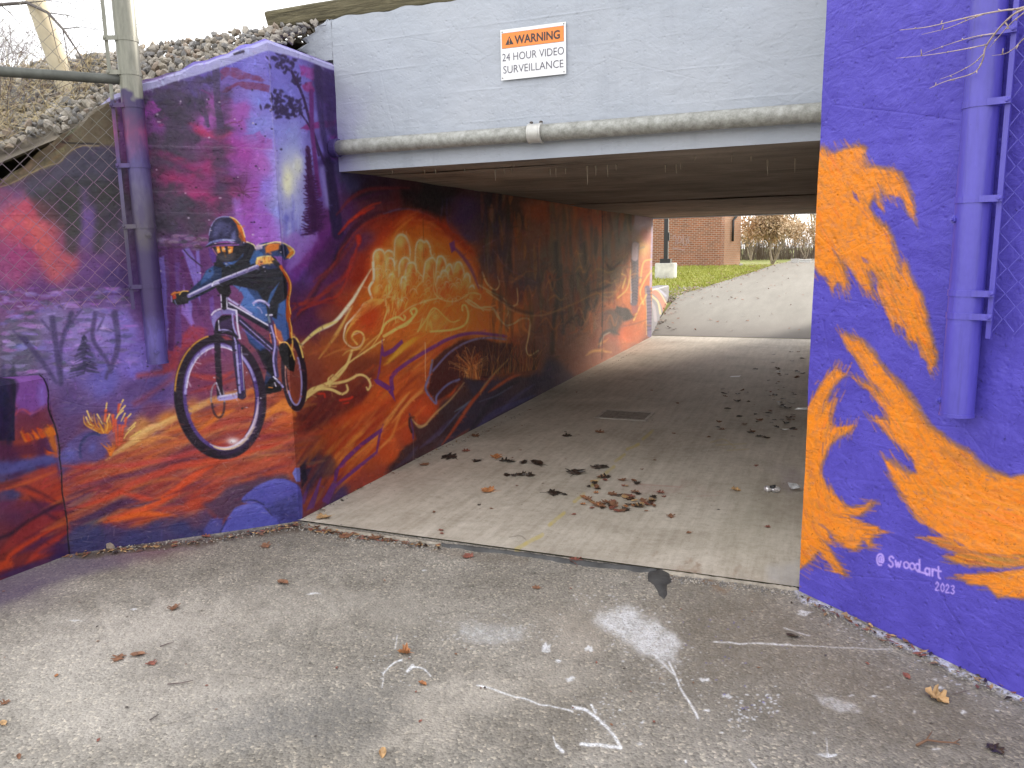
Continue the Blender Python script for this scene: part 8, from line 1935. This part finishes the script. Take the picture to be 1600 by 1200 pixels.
# trees, saplings and thicket
M_bark = plain('bark', (.30, .25, .185, 1), .9, 0, 5, .35, 12, .6, .03)
M_tan = []
for nm, c in (('leaf_tan_light', (.62, .47, .31)), ('leaf_tan_mid', (.50, .36, .22)), ('leaf_tan_dark', (.34, .235, .14))): M_tan.append(plain(nm, (*c, 1), .85))
M_greytwig = plain('grey_twig', (.225, .19, .155, 1), .9)
def tree(name, x, y, label, h_, spread, leaves, seed, forks=2, leaf_m=M_tan, group=None, trunk_r=.16, fork_h=.5, cat='tree', depth=4):
    rng = np.random.default_rng(seed); z = gz(y) - .05; root = empty(name, (x, y, z), label, cat, group); mb = MB(); tips = []
    def grow(p, d, L, r, dep):
        pts = [p]; dd = d.normalized(); n = 4
        for i in range(n):
            dd = (dd + Vector((rng.normal(0, .12), rng.normal(0, .12), rng.normal(.03, .08)))).normalized(); pts.append(pts[-1] + dd * L / n)
        mb.tube(pts, [r * (1 - .4 * i / n) for i in range(n + 1)], 7 if r > .05 else 4, cap=False)
        if dep <= 1: tips.extend(pts[1:])
        if dep == 0: return
        for k in range(int(rng.integers(3, 5))):
            i = int(rng.integers(2, n + 1)); a = rng.uniform(0, 6.28); s_ = rng.uniform(.45, 1.0)
            grow(pts[i], (dd + Vector((math.cos(a) * s_, math.sin(a) * s_, rng.uniform(-.25, .3)))), L * rng.uniform(.55, .8), r * .52, dep - 1)
    for k in range(forks):
        a = 6.28 * k / forks + .4; grow(Vector((x, y, z)), Vector((math.cos(a) * spread, math.sin(a) * spread * .5, 1)), h_ * fork_h, trunk_r, depth)
    mb.build('trunk', M_bark if leaves else M_greytwig, root, smooth=True)
    if leaves:
        vs = []; fs = []; ms = []
        T = np.array([tuple(t) for t in tips]); pick = rng.integers(len(T), size=leaves)
        for i in pick:
            c = T[i] + rng.normal(0, .16, 3); s_ = rng.uniform(.035, .085); n = len(vs); u = rng.normal(0, 1, 3); u /= np.linalg.norm(u); w = rng.normal(0, 1, 3); w -= u * (w @ u); w /= np.linalg.norm(w)
            vs += [tuple(c - u * s_), tuple(c + w * s_ * .6), tuple(c + u * s_), tuple(c - w * s_ * .6)]; fs.append((n, n + 1, n + 2, n + 3)); ms.append(int(rng.choice([0, 0, 1, 1, 2])))
        m2_ = MB(); m2_.v = vs; m2_.f = fs; m2_.m = ms; m2_.build('crown', leaf_m, root)
    return root
tree('tan_leaved_tree', -2.42, 39.6, 'small tan leaved tree with a forked pale trunk beside the far path', 4.4, .34, 8500, 3, 2, trunk_r=.065, fork_h=.28)
rb = np.random.default_rng(27)
for k, (x, y, h_) in enumerate([(-4.6, 60, 11), (-3.2, 66, 12), (-2.2, 62, 10), (-.9, 70, 12), (.6, 64, 11), (2.6, 68, 12), (-6.4, 68, 12), (-9, 64, 12), (5, 63, 11), (-13, 66, 12)]):
    tree('bare_tree', x, y, 'tall bare grey tree in the row beyond the thicket, seen through its branches', h_, .12, 1500 if k % 2 else 0, 60 + k, 1 + k % 2, group='bare trees beyond the thicket', trunk_r=.10, fork_h=.30, depth=3)
for k, (x, y, h_) in enumerate([(-4.3, 50, 4.2), (-3.0, 52, 4.6), (-1.2, 51, 4.4), (.4, 50, 4.0), (2.4, 52, 4.4), (-6.2, 51, 4.4)]):
    tree('tan_sapling', x, y, 'bushy tan leaved sapling in front of the thicket, half bare', h_, .3, 1800, 160 + k, 3, group='tan saplings before the thicket', trunk_r=.04, fork_h=.28, depth=3)
mb = MB(); rq = np.random.default_rng(51)
for k in range(5200):
    x = rq.uniform(-22, 14); y = rq.uniform(52, 58); h_ = rq.uniform(.9, 1.7) * (1 + .12 * math.sin(x)); w = rq.uniform(.01, .03); a = rq.normal(0, .12); z = gz(y) - .05
    p0 = Vector((x, y, z)); p1 = p0 + Vector((a * h_, rq.normal(0, .1), h_)); mb.tube([p0, p0.lerp(p1, .5) + Vector((rq.normal(0, .04), 0, 0)), p1], [w, w * .7, w * .2], 3, cap=False, mi=int(rq.integers(2)))
o = mb.build('thicket', [M_greytwig, plain('brown_twig_mass', (.15, .115, .085, 1), .95)], loc=(-4, 55, .8)); tag(o, kind='stuff')
for k, (x, w, h_, lab) in enumerate([(-1.62, .36, .16, 'pale utility box on the far lawn, the taller left one'), (-1.22, .5, .12, 'low pale utility box on the far lawn, right one')]):
    y = 40.6 + k * .3; z = gz(y); mb = MB(); mb.box((x, y, z - .05), (x + w, y + .4, z + h_)); mb.box((x - .02, y - .02, z + h_ + .001), (x + w + .02, y + .42, z + h_ + .03)); tag(mb.build('utility_box', plain('box_paint_%s' % 'ab'[k], (.62, .62, .60, 1), .5, 0, 6, .1), loc=(x, y, z)), lab, 'utility box')
lump(Vector((-3.55, 36.3, gz(36.3) - .02)), .12, 31, 'stone', SM[3], 'pale stone at the right corner of the brick building', 'stone')
lump(Vector((-7.9, 35.9, gz(36) - .02)), .22, 37, 'stone', SM[4], 'brown stone on the lawn at the left edge of the far opening', 'stone')
